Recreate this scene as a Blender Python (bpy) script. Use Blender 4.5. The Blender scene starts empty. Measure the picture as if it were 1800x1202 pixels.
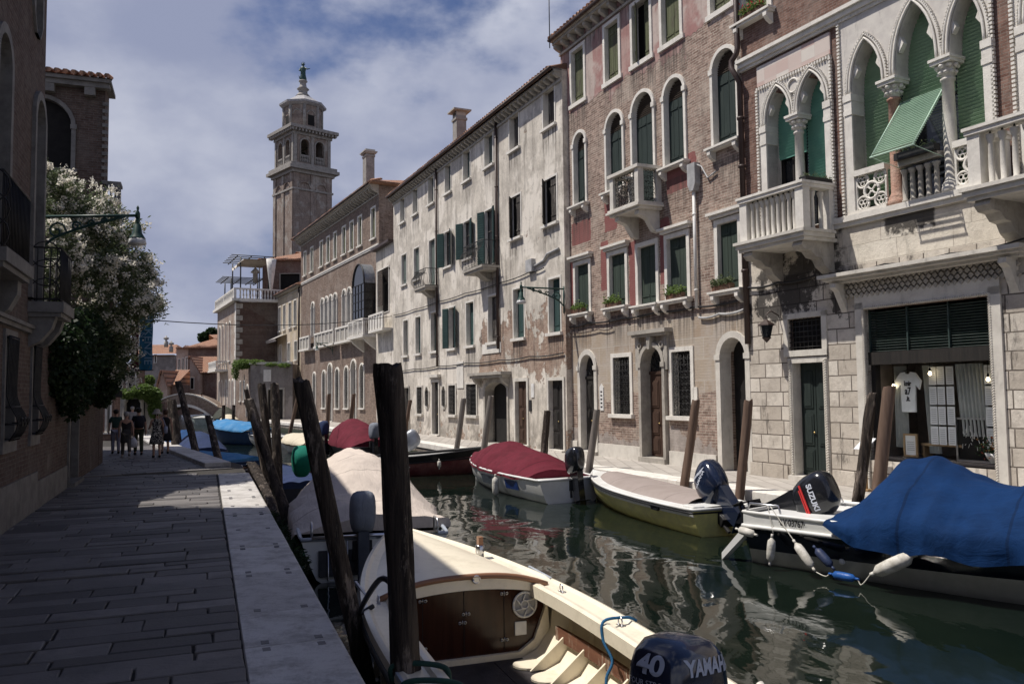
import bpy, bmesh, math, random
from mathutils import Vector, Matrix, noise
from mathutils.geometry import tessellate_polygon
R=math.radians; PI=math.pi; rnd=random.Random(7)
scene=bpy.context.scene
COL=scene.collection
WATER=-0.75
# ---------------------------------------------------------------- objects
def tag(o,label=None,cat=None,group=None,kind=None):
    if label: o['label']=label
    if cat: o['category']=cat
    if group: o['group']=group
    if kind: o['kind']=kind
    return o
def empty(name,loc=(0,0,0),rz=0,label=None,cat=None,group=None,parent=None):
    o=bpy.data.objects.new(name,None); COL.objects.link(o); o.location=loc; o.rotation_euler=(0,0,rz)
    o.empty_display_size=.2
    if parent: o.parent=parent
    return tag(o,label,cat,group)
def copy_tree(o,parent=None,data=True):
    c=o.copy(); COL.objects.link(c)
    if parent: c.parent=parent
    for ch in list(o.children): copy_tree(ch,c)
    return c
class MB:
    def __init__(s): s.v=[]; s.f=[]; s.m=[]; s.sm=[]; s.cur=0; s.smooth=False; s.marks=[]
    def mark(s): s.marks.append((len(s.v),len(s.f)))
    def add(s,vs,fs,smooth=None):
        b=len(s.v); s.v+= [tuple(v) for v in vs]
        for f in fs: s.f.append([b+i for i in f]); s.m.append(s.cur); s.sm.append(s.smooth if smooth is None else smooth)
    def box(s,x0,x1,y0,y1,z0,z1,M=None):
        if x0>x1:x0,x1=x1,x0
        if y0>y1:y0,y1=y1,y0
        if z0>z1:z0,z1=z1,z0
        vs=[(x0,y0,z0),(x1,y0,z0),(x1,y1,z0),(x0,y1,z0),(x0,y0,z1),(x1,y0,z1),(x1,y1,z1),(x0,y1,z1)]
        if M: vs=[M@Vector(v) for v in vs]
        s.add(vs,[(0,3,2,1),(4,5,6,7),(0,1,5,4),(1,2,6,5),(2,3,7,6),(3,0,4,7)],False)
    def tube(s,pts,rad,n=8,cap=True,smooth=True,flat=1.0):
        pts=[Vector(p) for p in pts]
        if not hasattr(rad,'__len__'): rad=[rad]*len(pts)
        rings=[]; up=None
        for i,p in enumerate(pts):
            t=(pts[min(i+1,len(pts)-1)]-pts[max(i-1,0)])
            if t.length<1e-9: t=Vector((0,0,1))
            t.normalize()
            if up is None:
                a=Vector((0,0,1)) if abs(t.z)<.9 else Vector((1,0,0))
            else: a=up
            x=t.cross(a)
            if x.length<1e-6: x=t.cross(Vector((1,0,0)))
            x.normalize(); y=x.cross(t).normalized(); up=y
            rings.append([p+(x*math.cos(2*PI*k/n)+y*math.sin(2*PI*k/n)*flat)*rad[i] for k in range(n)])
        vs=[q for r in rings for q in r]; fs=[]
        for i in range(len(pts)-1):
            for k in range(n):
                k2=(k+1)%n; fs.append((i*n+k,i*n+k2,(i+1)*n+k2,(i+1)*n+k))
        b=len(s.v); s.add(vs,fs,smooth)
        if cap: s.add([],[ ]); s.f.append([b+k for k in range(n)][::-1]); s.m.append(s.cur); s.sm.append(False); e=b+(len(pts)-1)*n; s.f.append([e+k for k in range(n)]); s.m.append(s.cur); s.sm.append(False)
    def lathe(s,prof,c=(0,0,0),n=16,smooth=True,sx=1,sy=1,rot=0):
        vs=[];fs=[]
        for r,z in prof:
            for k in range(n):
                a=2*PI*k/n+rot; vs.append((c[0]+r*math.cos(a)*sx,c[1]+r*math.sin(a)*sy,c[2]+z))
        for i in range(len(prof)-1):
            for k in range(n):
                k2=(k+1)%n; fs.append((i*n+k,i*n+k2,(i+1)*n+k2,(i+1)*n+k))
        fs.append(tuple(range(n))[::-1]); fs.append(tuple((len(prof)-1)*n+k for k in range(n)))
        s.add(vs,fs,smooth)
    def prism(s,poly,y0,y1,axis='y',smooth=False,caps=True):
        n=len(poly)
        def P(a,b,t): return (a,t,b) if axis=='y' else ((t,a,b) if axis=='x' else (a,b,t))
        vs=[P(a,b,y0) for a,b in poly]+[P(a,b,y1) for a,b in poly]
        s.add(vs,[(i,(i+1)%n,n+(i+1)%n,n+i) for i in range(n)],smooth)
        if caps:
            tri=tessellate_polygon([[Vector((a,b,0)) for a,b in poly]])
            s.add(vs,[t for t in tri]+[tuple(n+i for i in t[::-1]) for t in tri],False)
    def ring(s,inner,outer,y0,y1,yin=None):
        """frame between two outlines with the same number of points (open outlines): front at y0, back y1, inner face runs to yin"""
        n=len(inner); yin=y1 if yin is None else yin
        vs=[(a,y0,b) for a,b in inner]+[(a,y0,b) for a,b in outer]+[(a,y1,b) for a,b in outer]+[(a,yin,b) for a,b in inner]
        fs=[]
        for i in range(n-1):
            j=i+1
            fs+=[(i,j,n+j,n+i),(n+i,n+j,2*n+j,2*n+i),(i,3*n+i,3*n+j,j)]
        fs+=[(0,n,2*n,3*n),(n-1,4*n-1,3*n-1,2*n-1)]
        s.add(vs,fs,False)
    def grid(s,rows,smooth=True,close=False):
        n=len(rows[0]); vs=[p for r in rows for p in r]; fs=[]
        for i in range(len(rows)-1):
            for k in range(n-1 if not close else n):
                k2=(k+1)%n; fs.append((i*n+k,i*n+k2,(i+1)*n+k2,(i+1)*n+k))
        s.add(vs,fs,smooth)
    def build(s,name,mats,parent=None,loc=None,rot=None,bevel=0,fix=True):
        if not s.v: return None
        if len(s.marks)>1:
            ends=s.marks[1:]+[(len(s.v),len(s.f))]; r=[]
            for (v0,f0),(v1,f1) in zip(s.marks,ends):
                q=MB(); q.v=s.v[v0:v1]; q.f=[[i-v0 for i in f] for f in s.f[f0:f1]]; q.m=s.m[f0:f1]; q.sm=s.sm[f0:f1]
                r.append(q.build(name,mats,parent,loc,rot,bevel,fix))
            return r[0]
        me=bpy.data.meshes.new(name); me.from_pydata(s.v,[],s.f)
        if not isinstance(mats,(list,tuple)): mats=[mats]
        for m in mats: me.materials.append(m)
        me.polygons.foreach_set('material_index',s.m); me.polygons.foreach_set('use_smooth',s.sm)
        me.update()
        if fix:
            bm=bmesh.new(); bm.from_mesh(me); bmesh.ops.recalc_face_normals(bm,faces=bm.faces); bm.to_mesh(me); bm.free()
        o=bpy.data.objects.new(name,me); COL.objects.link(o)
        if parent: o.parent=parent
        if loc: o.location=loc
        if rot: o.rotation_euler=rot
        if bevel:
            b=o.modifiers.new('b','BEVEL'); b.width=bevel; b.segments=2; b.limit_method='ANGLE'; b.angle_limit=R(40)
        return o
# ---------------------------------------------------------------- camera model (same numbers as the real camera)
F_=1450.; CZ=2.2; PITCH=math.atan(89/1450); ROLL=.012
cp,sp=math.cos(PITCH),math.sin(PITCH); c_,s_=math.cos(ROLL),math.sin(ROLL)
CF=Vector((0,cp,sp)); CU0=Vector((0,-sp,cp)); CR0=Vector((1,0,0))
CR=CR0*c_-CU0*s_; CU=CR0*s_+CU0*c_
cam=bpy.data.cameras.new('camera'); co=bpy.data.objects.new('camera',cam); COL.objects.link(co)
co.matrix_world=Matrix(((CR.x,CU.x,-CF.x,0),(CR.y,CU.y,-CF.y,0),(CR.z,CU.z,-CF.z,CZ),(0,0,0,1)))
cam.sensor_width=36; cam.lens=36*F_/1800; cam.clip_end=6000; cam.clip_start=.05
scene.camera=co
def at(x,y,Y):
    v=CF+CR*((x-900)/F_)-CU*((y-601)/F_); v=v/v.y; return Vector((0,0,CZ))+v*Y
def gnd(x,y,z=0):
    v=CF+CR*((x-900)/F_)-CU*((y-601)/F_); return Vector((0,0,CZ))+v*((z-CZ)/v.z)
# facade frames: origin, unit direction along the facade (local x); local y runs into the house
PF=((6.2696,21.7599),(.42706,-.90422)); WF=((1.9862,30.2967),(.41577,-.90947)); SF=((6.2696,21.7599),(.45102,-.89251))
RF=((-9.7109,58.2505),(.46409,-.88579)); LF=((-8.4009,13.6356),(-.35648,.93430))
def frot(F): return math.atan2(F[1][1],F[1][0])
def fpt(F,u,v,z=0):
    (ox,oy),(dx,dy)=F; return Vector((ox+dx*u-dy*v,oy+dy*u+dx*v,z))
def uz(F,x,y,v=0):
    # where the line of sight through a photo position meets a facade plane (v metres behind it)
    d=at(x,y,1)-Vector((0,0,CZ)); (ox,oy),(dx,dy)=F; n=Vector((-dy,dx,0)); t=((ox*n.x+oy*n.y)+v)/(d.x*n.x+d.y*n.y); p=d*t
    return (p.x-ox)*dx+(p.y-oy)*dy,p.z+CZ
# ---------------------------------------------------------------- materials
class S:   # tiny socket algebra
    def __init__(s,nt,k): s.nt=nt; s.k=k
    def _m(s,op,o,r=False,clamp=False):
        n=s.nt.nodes.new('ShaderNodeMath'); n.operation=op; n.use_clamp=clamp
        a,b=(o,s) if r else (s,o)
        for i,q in enumerate((a,b)):
            if q is None: continue
            if isinstance(q,S): s.nt.links.new(q.k,n.inputs[i])
            else: n.inputs[i].default_value=q
        return S(s.nt,n.outputs[0])
    def __add__(s,o): return s._m('ADD',o)
    __radd__=__add__
    def __sub__(s,o): return s._m('SUBTRACT',o)
    def __rsub__(s,o): return s._m('SUBTRACT',o,True)
    def __mul__(s,o): return s._m('MULTIPLY',o)
    __rmul__=__mul__
    def clamp(s): return s._m('ADD',0.0,clamp=True)
    def gt(s,o): return s._m('GREATER_THAN',o)
    def lt(s,o): return s._m('LESS_THAN',o)
    def mx(s,o): return s._m('MAXIMUM',o)
    def mn(s,o): return s._m('MINIMUM',o)
    def pw(s,o): return s._m('POWER',o)
    def step(s,a,b):  # smooth ramp a..b -> 0..1
        n=s.nt.nodes.new('ShaderNodeMapRange'); n.interpolation_type='SMOOTHSTEP'
        s.nt.links.new(s.k,n.inputs[0]); n.inputs[1].default_value=a; n.inputs[2].default_value=b
        return S(s.nt,n.outputs[0])
class Mat:
    def __init__(s,name,rough=.8,spec=.3,metal=0,coord='Object'):
        s.m=bpy.data.materials.new(name); s.m.use_nodes=True; s.nt=s.m.node_tree
        s.b=s.nt.nodes['Principled BSDF']; s.b.inputs['Roughness'].default_value=rough
        s.b.inputs['Specular IOR Level'].default_value=spec; s.b.inputs['Metallic'].default_value=metal
        tc=s.nt.nodes.new('ShaderNodeTexCoord'); s.P=tc.outputs[coord]
        sx=s.nt.nodes.new('ShaderNodeSeparateXYZ'); s.nt.links.new(s.P,sx.inputs[0])
        s.x,s.y,s.z=[S(s.nt,sx.outputs[i]) for i in range(3)]
    def L(s,a,b): s.nt.links.new(a.k if isinstance(a,S) else a,b)
    def vec(s,x,y,z):
        n=s.nt.nodes.new('ShaderNodeCombineXYZ')
        for i,q in enumerate((x,y,z)):
            if isinstance(q,S): s.L(q,n.inputs[i])
            else: n.inputs[i].default_value=q
        return n.outputs[0]
    def noise(s,scale,detail=4,rough=.55,vec=None,dist=0,lo=None,hi=None):
        n=s.nt.nodes.new('ShaderNodeTexNoise'); s.L(vec or s.P,n.inputs['Vector']); n.inputs['Scale'].default_value=scale
        n.inputs['Detail'].default_value=detail; n.inputs['Roughness'].default_value=rough; n.inputs['Distortion'].default_value=dist
        o=S(s.nt,n.outputs[0]); return o.step(lo,hi) if lo is not None else o
    def voro(s,scale,vec=None,feat='F1'):
        n=s.nt.nodes.new('ShaderNodeTexVoronoi'); n.feature=feat; s.L(vec or s.P,n.inputs['Vector']); n.inputs['Scale'].default_value=scale
        return S(s.nt,n.outputs['Distance'])
    def mix(s,f,a,b,mode='MIX'):
        n=s.nt.nodes.new('ShaderNodeMix'); n.data_type='RGBA'; n.blend_type=mode
        if isinstance(f,S): s.L(f,n.inputs[0])
        else: n.inputs[0].default_value=f
        for i,q in ((6,a),(7,b)):
            if isinstance(q,(tuple,list)): n.inputs[i].default_value=(*q[:3],1)
            else: s.L(q,n.inputs[i])
        return n.outputs[2]
    def brick(s,w,h,mortar,c1,c2,cm,vec=None,off=.5,sq=1.0,smooth=.1,bias=0):
        n=s.nt.nodes.new('ShaderNodeTexBrick'); s.L(vec or s.vec(s.x+s.y,s.z,0.0),n.inputs['Vector'])
        n.offset=off; n.squash=sq
        for k,v in (('Scale',1),('Brick Width',w),('Row Height',h),('Mortar Size',mortar),('Mortar Smooth',smooth),('Bias',bias)): n.inputs[k].default_value=v
        for k,v in (('Color1',c1),('Color2',c2),('Mortar',cm)): n.inputs[k].default_value=(*v,1)
        return n.outputs['Color'],S(s.nt,n.outputs['Fac'])
    def col(s,c):
        if isinstance(c,(tuple,list)): s.b.inputs['Base Color'].default_value=(*c[:3],1)
        else: s.L(c,s.b.inputs['Base Color'])
        return s
    def bump(s,h,dist=.01,strength=1):
        n=s.nt.nodes.new('ShaderNodeBump'); s.L(h,n.inputs['Height']); n.inputs['Distance'].default_value=dist; n.inputs['Strength'].default_value=strength
        s.L(n.outputs[0],s.b.inputs['Normal']); return s
    def island(s):
        n=s.nt.nodes.new('ShaderNodeNewGeometry'); return S(s.nt,n.outputs['Random Per Island'])
_mc={}
def simple(name,c1,c2=None,scale=4,rough=.7,spec=.3,metal=0,b=.004,bs=30,lo=.35,hi=.65,isl=0):
    if name in _mc: return _mc[name]
    m=Mat(name,rough,spec,metal)
    if c2 is None: c2=tuple(x*.75 for x in c1)
    c=m.mix(m.noise(scale,5,.6,lo=lo,hi=hi),c1,c2)
    if isl: c=m.mix((m.island()*isl),c,tuple(x*.45 for x in c1))
    m.col(c)
    if b: m.bump(m.noise(bs,4,.6),b)
    _mc[name]=m.m; return m.m
# ================================================================= materials
def mk_brick(name,c1,c2,cm,plaster=None,thr=None,w=.27,h=.078,mort=.010,extra=None,dirt=.55):
    """brick wall; plaster=(colA,colB), thr = function(m)->S mask of where plaster remains"""
    m=Mat(name,.9,.15)
    wob=m.noise(1.7,2); wv=m.vec(m.x+m.y+wob*.03,m.z+m.noise(.9,2)*.05,0.0)
    c,f=m.brick(w,h,mort,c1,c2,cm,vec=wv)
    c=m.mix(m.noise(6,5,.7,lo=.35,hi=.7)*.6,c,tuple(x*.5 for x in c1))
    c=m.mix(m.noise(.7,6,.65,lo=.45,hi=.7)*.55,c,cm)
    st=m.noise(1,6,.75,vec=m.vec((m.x+m.y)*2.6,m.z*.35,0.0),lo=.47,hi=.75)
    c=m.mix(m.noise(18,4,.8,lo=.52,hi=.72)*.45,c,tuple(min(1,x*1.5) for x in c2)); c=m.mix(m.noise(11,5,.8,lo=.55,hi=.75)*.5,c,tuple(x*.35 for x in c1))
    c=m.mix(st*dirt,c,(.05,.042,.038))
    hgt=(1.0-f)*.6+m.noise(25,4)*.6
    if plaster:
        k=thr(m)
        pc=m.mix(m.noise(1.3,6,.7,lo=.38,hi=.62),plaster[0],plaster[1])
        pc=m.mix(m.noise(7,5,.7,lo=.5,hi=.75)*.5,pc,tuple(x*.6 for x in plaster[1]))
        if len(plaster)>2: pc=m.mix(m.noise(.45,4,.6,lo=.5,hi=.56),pc,plaster[2])
        pc=m.mix(m.noise(14,6,.85,lo=.54,hi=.70)*.55,pc,tuple(x*.45 for x in plaster[1])); pc=m.mix(m.noise(3.3,7,.8,lo=.55,hi=.62)*.5,pc,tuple(x*.62 for x in plaster[1]))
        pc=m.mix(st*dirt*.9,pc,(.07,.06,.05))
        c=m.mix(k,c,pc)
        hgt=hgt*(1.0-k)+k*(1.6+m.noise(9,5,.7)*.5)
    if extra: c=extra(m,c)
    m.col(c).bump(hgt,.012,.9)
    return m.m
WSILLS=[(-20.8,-19.8,12.3),(-18.3,-17.3,12.3),(-10.3,-9.3,12.3),(-7.5,-6.5,12.3),(-4.8,-3.8,12.3),(-1.6,-.6,12.3),(-4.8,-3.7,8.5),(-1.7,-.5,8.5),(-15.8,-14,7.4),(-8.2,-6,7.3),(-4.6,-3.5,4.3),(-1.4,-.3,4.3),(-20,-19.3,4.3),(-10,-9,4.3)]
def drips(m,c,L,col=(.075,.065,.057)):
    # rain streaks below sills and slabs
    s=m.noise(1,4,.75,vec=m.vec(m.x*11,m.z*.35,0.0),lo=.40,hi=.62); k=None
    for u0,u1,z in L:
        q=m.x.gt(u0-.1)*m.x.lt(u1+.1)*m.z.step(z-1.5,z-.1)*m.z.lt(z)
        k=q if k is None else k.mx(q)
    damp=m.z.step(1.5,.1)*m.noise(2,5,.7,lo=.35,hi=.6)*.55
    return m.mix((k*s*.85).mx(damp),c,col)
def edge(v,e,w=.03): return v.step(e-w,e+w)
# pink/brick house : remains of pink render high up and around the middle windows, ochre blocks low down
def thr_pink(m):
    n=m.noise(.55,7,.62); n2=m.noise(2.2,6,.65)
    top=edge(m.z+n*3.0+n2*.7,14.35,.04)
    return top
m_=None
def pink_extra(m,c):
    n=m.noise(.8,7,.65); n2=m.noise(3,6,.65)
    # ochre-grey painted blocks on the ground floor
    bc,bf=m.brick(.95,.62,.012,(.33,.25,.18),(.42,.36,.29),(.5,.46,.4))
    bc=m.mix(m.noise(1.1,6,.7,lo=.4,hi=.65),bc,(.42,.37,.32))
    low=edge(4.75-m.z-n2*.25,0.25,.03)*edge(m.z+n*1.8+n2*.5,3.25,.03)
    low2=edge(m.z-n2*1.2,-.35)*edge(.75-m.z+(n-.5)*3.0,.0,.03)
    c=m.mix(low,c,bc)
    c=m.mix(low2,c,m.mix(n,(.30,.25,.22),(.42,.38,.35)))
    # deep red render patches
    def rect(u0,u1,z0,z1,j=.25):
        a=m.noise(3,4)*j
        return (m.x-a).gt(u0)*(m.x+a).lt(u1)*(m.z-a*.5).gt(z0)*(m.z+a).lt(z1)
    k=rect(-9.5,-7.9,7.5,8.5)
    for r in ((-7.2,-6.2,7.6,9.2),(-3.6,-1.9,8.1,9.3),(-5.75,-5.1,4.9,7.2),(-4.0,-3.25,5.4,7.6),(-9.9,-9.2,5.0,7.2),(-7.5,-6.8,5.6,7.5)): k=k.mx(rect(*r))
    c=m.mix(k,c,m.mix(n2,(.20,.07,.065),(.26,.12,.11)))
    return drips(m,c,[(-9.3,-8.2,4.75),(-7,-5.7,4.75),(-5.3,-3.9,4.65),(-3.7,-2.4,4.65),(-1.3,-.2,4.65),(-9.2,-8.2,8.6),(-3.6,-2.4,8.6),(-1.2,-.1,8.6),(-9.3,-8.2,12.6),(-6.9,-5.8,12.6),(-5.3,-4,12.6),(-3.6,-2.5,12.6),(-10,0,15.2)])
mat_pinkbrick=mk_brick('brick_pink',(.19,.125,.10),(.42,.305,.25),(.50,.44,.37),((.33,.18,.165),(.40,.28,.25),(.46,.38,.34)),thr_pink,extra=pink_extra,dirt=.5)
def thr_white(m):
    n=m.noise(.5,7,.65,vec=m.vec(m.x*1.0,m.z*1.1,m.y)); n2=m.noise(2.0,6,.7)
    near=(m.x+9.0).clamp()   # brick shows mostly on the near half, low band
    band=edge(m.z,2.9,.6)*edge(5.6-m.z,0,.7)
    k=n*.8+n2*.5-band*near*.22-edge(m.z,13.9,.4)*.08-edge(1.0-m.z,0,.4)*.1
    return k.step(.49,.505)
mat_white=mk_brick('render_white',(.30,.19,.14),(.40,.29,.22),(.45,.39,.33),((.63,.58,.505),(.47,.43,.375),(.70,.65,.575)),thr_white,dirt=.8,extra=lambda m,c:drips(m,c,WSILLS))
mat_redbrick=mk_brick('brick_red',(.13,.09,.07),(.29,.21,.165),(.34,.29,.25),dirt=.45)
mat_sbrick=mk_brick('brick_dark_red',(.15,.08,.062),(.27,.165,.13),(.27,.23,.2),w=.24,h=.066,mort=.007,dirt=.45)
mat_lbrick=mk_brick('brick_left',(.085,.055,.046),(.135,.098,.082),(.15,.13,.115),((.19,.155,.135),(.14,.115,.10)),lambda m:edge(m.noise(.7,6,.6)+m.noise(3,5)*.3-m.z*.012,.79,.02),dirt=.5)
mat_ochre=mk_brick('render_ochre',(.35,.22,.16),(.42,.3,.22),(.4,.35,.3),((.50,.42,.30),(.42,.36,.27),(.52,.45,.36)),lambda m:edge(m.noise(.8,6,.6),.34,.02),dirt=.5)
mat_peach=mk_brick('render_peach',(.30,.2,.16),(.38,.28,.22),(.4,.35,.3),((.46,.34,.275),(.41,.30,.245),(.5,.39,.32)),lambda m:edge(m.noise(.8,6,.6),.25,.02),dirt=.3)
mat_greyrender=mk_brick('render_grey',(.25,.16,.13),(.3,.2,.16),(.3,.25,.2),((.25,.225,.21),(.20,.18,.165),(.30,.27,.25)),lambda m:edge(m.noise(.8,6,.6),.3,.02),dirt=.4)
def mk_ashlar(name,c1,c2,w,h,mort=.012,cm=(.2,.17,.14),stain=.75,rough_rows=True,patch=None):
    m=Mat(name,.85,.2)
    wob=m.noise(2,2)
    c,f=m.brick(w,h,mort,c1,c2,cm,vec=m.vec(m.x+m.y+wob*.03,m.z+m.noise(1.3,2)*.04,0.0),sq=1.25,smooth=.3)
    c=m.mix(m.noise(3,6,.7,lo=.4,hi=.7)*.6,c,tuple(x*.72 for x in c1))
    st=m.noise(1,7,.75,vec=m.vec((m.x+m.y)*1.6,m.z*.5,3.0),lo=.55,hi=.68)
    c=m.mix(st*stain,c,(.06,.055,.05))
    if patch: c=patch(m,c)
    m.col(c).bump((1.0-f)*.8+m.noise(14,6,.7)*.9,.02,.9)
    return m.m
def black_patch(m,c):
    n=m.noise(1.4,7,.72); n2=m.noise(9,4)
    k=edge(m.z+(n-.5)*3,4.1,.1)*edge(6.6-m.z,0,.3)*edge(3.2-m.x+(n-.5)*1.5,.0,.2)
    k=k*n.step(.42,.5)
    k2=edge(m.x+(n2-.5)*.15,4.35,.04)*edge(5.55-m.x+(n2-.5)*.15,0,.04)*edge(m.z+n2*.6,5.85,.08)*edge(6.1-m.z,0,.02)
    return m.mix(k.mx(k2)*.9,c,(.028,.025,.024))
mat_rustic=mk_ashlar('stone_blocks',(.44,.39,.33),(.68,.63,.555),.58,.36,mort=.016,cm=(.12,.10,.085),stain=.9,patch=black_patch)
mat_ashlar=mk_ashlar('stone_ashlar_smooth',(.62,.56,.47),(.70,.65,.56),1.05,.42,mort=.005,cm=(.35,.3,.25),stain=.35,patch=black_patch)
def mk_stone(name,c1,c2,stain=.4,b=.006):
    m=Mat(name,.7,.3)
    c=m.mix(m.noise(2.5,6,.7,lo=.35,hi=.7),c1,c2)
    st=m.noise(1,6,.72,vec=m.vec(m.x*5,m.y*5,m.z*1.2),lo=.52,hi=.75)
    c=m.mix(st*stain,c,(.10,.09,.08))
    m.col(c).bump(m.noise(22,6,.7),b); return m.m
mat_istria=mk_stone('istrian_stone',(.62,.59,.53),(.50,.47,.42))
mat_istria_w=mk_stone('istrian_stone_clean',(.72,.69,.63),(.58,.55,.50),.25)
mat_marblewall=mk_stone('marble_panel',(.60,.57,.52),(.47,.44,.41),.5,.002)
mat_redmarble=mk_stone('red_marble',(.38,.20,.14),(.48,.33,.26),.5,.03)
mat_darkstone=mk_stone('weathered_stone',(.42,.39,.34),(.28,.26,.23),.6)
mat_palebrick=mk_brick('brick_pale',(.30,.21,.165),(.40,.31,.25),(.44,.39,.34),((.42,.36,.30),(.36,.30,.26)),lambda m:edge(m.noise(.6,6,.6),.5,.02),dirt=.5)
mat_cheq=(lambda m:(m.col(m.mix(m.noise(5,4)*.4,m.brick(.42,.3,.004,(.66,.62,.56),(.50,.33,.29),(.5,.45,.4),off=0)[0],(.45,.4,.36))),m.m)[1])(Mat('chequer_marble',.6,.3))
def mk_wood(name,c1,c2,grain='z',rough=.75,plank=0,wear=None,b=.006):
    m=Mat(name,rough,.25)
    a={'z':(m.x*14,m.y*14,m.z*.9),'x':(m.x*.9,m.y*14,m.z*14),'y':(m.x*14,m.y*.9,m.z*14)}[grain]
    n=m.noise(1,6,.7,vec=m.vec(*a))
    c=m.mix(n.step(.3,.7),c1,c2)
    c=m.mix(m.island()*.45,c,tuple(x*.55 for x in c1))
    if wear: c=m.mix(m.noise(1,6,.75,vec=m.vec(m.x*6,m.y*6,m.z*1.3),lo=.52,hi=.62)*.8,c,wear)
    h=n*1.0
    if name=='post_wood': c=m.mix(m.z.step(1.7,.95)*.85,c,(.012,.018,.010))
    m.col(c).bump(h,b); return m.m
mat_green=mk_wood('shutter_green',(.035,.052,.042),(.06,.08,.062),wear=None)
mat_green_d=mk_wood('shutter_dark_green',(.018,.03,.028),(.035,.05,.045))
mat_olive=mk_wood('shutter_olive_faded',(.10,.115,.06),(.15,.155,.09),wear=(.07,.06,.045))
mat_grey_sh=mk_wood('shutter_grey_worn',(.045,.04,.037),(.09,.08,.072),wear=(.25,.23,.2))
mat_greengrey=mk_wood('shutter_grey_green',(.10,.125,.115),(.15,.175,.16))
mat_teal=mk_wood('shutter_teal',(.03,.065,.062),(.05,.09,.085))
mat_doorbrown=mk_wood('door_brown',(.05,.028,.02),(.085,.05,.035))
mat_doordark=mk_wood('door_dark',(.018,.017,.016),(.035,.03,.027))
mat_louvre=mk_wood('louvre_brown',(.06,.045,.035),(.11,.085,.065),grain='x')
mat_post=mk_wood('post_wood',(.014,.011,.010),(.085,.064,.05),wear=(.22,.18,.15),b=.05)
mat_towerstone=mk_stone('tower_stone',(.33,.305,.275),(.20,.185,.165),.7)
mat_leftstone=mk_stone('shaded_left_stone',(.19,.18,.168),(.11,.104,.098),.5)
mat_postbrown=mk_wood('post_wood_brown',(.11,.07,.05),(.17,.115,.085),b=.008)
mat_postgrey=mk_wood('post_wood_grey',(.14,.125,.11),(.24,.21,.19),b=.012)
mat_iron=simple('wrought_iron',(.012,.012,.013),(.025,.024,.024),rough=.5,b=0)
mat_rustpipe=simple('pipe_brown',(.045,.028,.024),(.06,.04,.035),rough=.5,b=.002)
mat_pipegrey=simple('pipe_grey',(.42,.42,.42),(.3,.3,.3),rough=.5,b=0)
mat_steel=simple('steel',(.62,.62,.64),(.5,.5,.5),rough=.28,metal=1,b=0)
mat_white_p=simple('white_paint',(.72,.71,.69),(.62,.61,.58),rough=.45,b=.002)
mat_greenlamp=simple('lamp_green',(.02,.055,.045),(.03,.07,.06),rough=.45,b=0)
mat_glass=simple('window_glass_dark',(.012,.014,.017),(.02,.022,.026),rough=.08,spec=.6,b=.001,bs=2)
mat_dark=simple('dark_interior',(.01,.009,.009),(.015,.014,.013),rough=.9,b=0)
def mk_tile():
    m=Mat('roof_tiles',.85,.15)
    # rows run down the slope: local x across, local y up-slope
    wv=m.nt.nodes.new('ShaderNodeTexWave'); wv.bands_direction='X'; wv.inputs['Scale'].default_value=1.0/.22*.16*2; m.L(m.vec(m.x,0.0,0.0),wv.inputs['Vector'])
    w=S(m.nt,wv.outputs['Fac'])
    c=m.mix(m.noise(7,4,.7,lo=.35,hi=.65),(.36,.17,.105),(.46,.29,.20)); c=m.mix(m.noise(1.2,5,.7,lo=.5,hi=.7)*.7,c,(.2,.15,.12))
    c=m.mix((1.0-w).step(.55,.95)*.75,c,(.08,.05,.04))
    m.col(c).bump(w+m.noise(10,3)*.4,.06); return m.m
mat_tile=mk_tile()
def mk_pave():
    m=Mat('trachyte_slabs',.62,.35)
    i=m.island()
    c=m.mix(i,(.065,.060,.058),(.19,.175,.165)); c=m.mix(m.noise(1.5,6,.7,lo=.4,hi=.7)*.6,c,(.07,.065,.062)); c=m.mix(m.noise(40,4,.8,lo=.5,hi=.8)*.5,c,(.16,.15,.145))
    m.col(c).bump(m.noise(30,6,.75)+m.noise(4,4,.6)*1.2,.012); return m.m
mat_pave=mk_pave()
mat_joint=simple('joint_mortar',(.03,.028,.026),(.05,.045,.04),b=.01,rough=.95)
mat_kerb=(lambda m:(m.col(m.mix(m.noise(60,3,.8,lo=.62,hi=.75)*.5,m.mix(m.noise(2.3,8,.8,lo=.42,hi=.64)*.9,m.mix(m.island(),(.50,.48,.455),(.62,.60,.57)),(.33,.31,.29)),(.2,.19,.18))).bump(m.noise(14,7,.75)+m.noise(60,3,.7)*.4,.014),m.m)[1])(Mat('kerb_stone',.7,.3))
def mk_canalwall():
    m=Mat('canal_wall',.6,.4)
    c,f=m.brick(.5,.25,.015,(.2,.17,.14),(.28,.24,.2),(.08,.07,.06))
    wet=m.z.step(-.15,-.45)
    wl=edge(-.3-m.z-m.noise(3,4)*.25,0,.06)
    c=m.mix(wl,c,m.mix(m.noise(8,5),(.02,.03,.015),(.045,.05,.025)))
    m.col(c).bump((1.0-f)+m.noise(12,5),.03); return m.m
mat_canalwall=mk_canalwall()
def mk_rpave():
    m=Mat('right_pavement',.8,.2)
    c,f=m.brick(.8,.38,.01,(.36,.335,.30),(.44,.41,.37),(.18,.16,.14),vec=m.vec(m.y,m.x,0.0))
    c=m.mix(m.noise(1.2,6,.7,lo=.4,hi=.65)*.6,c,(.33,.30,.27))
    m.col(c).bump((1.0-f)+m.noise(20,5)*.6,.01); return m.m
mat_rpave=mk_rpave()
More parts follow.
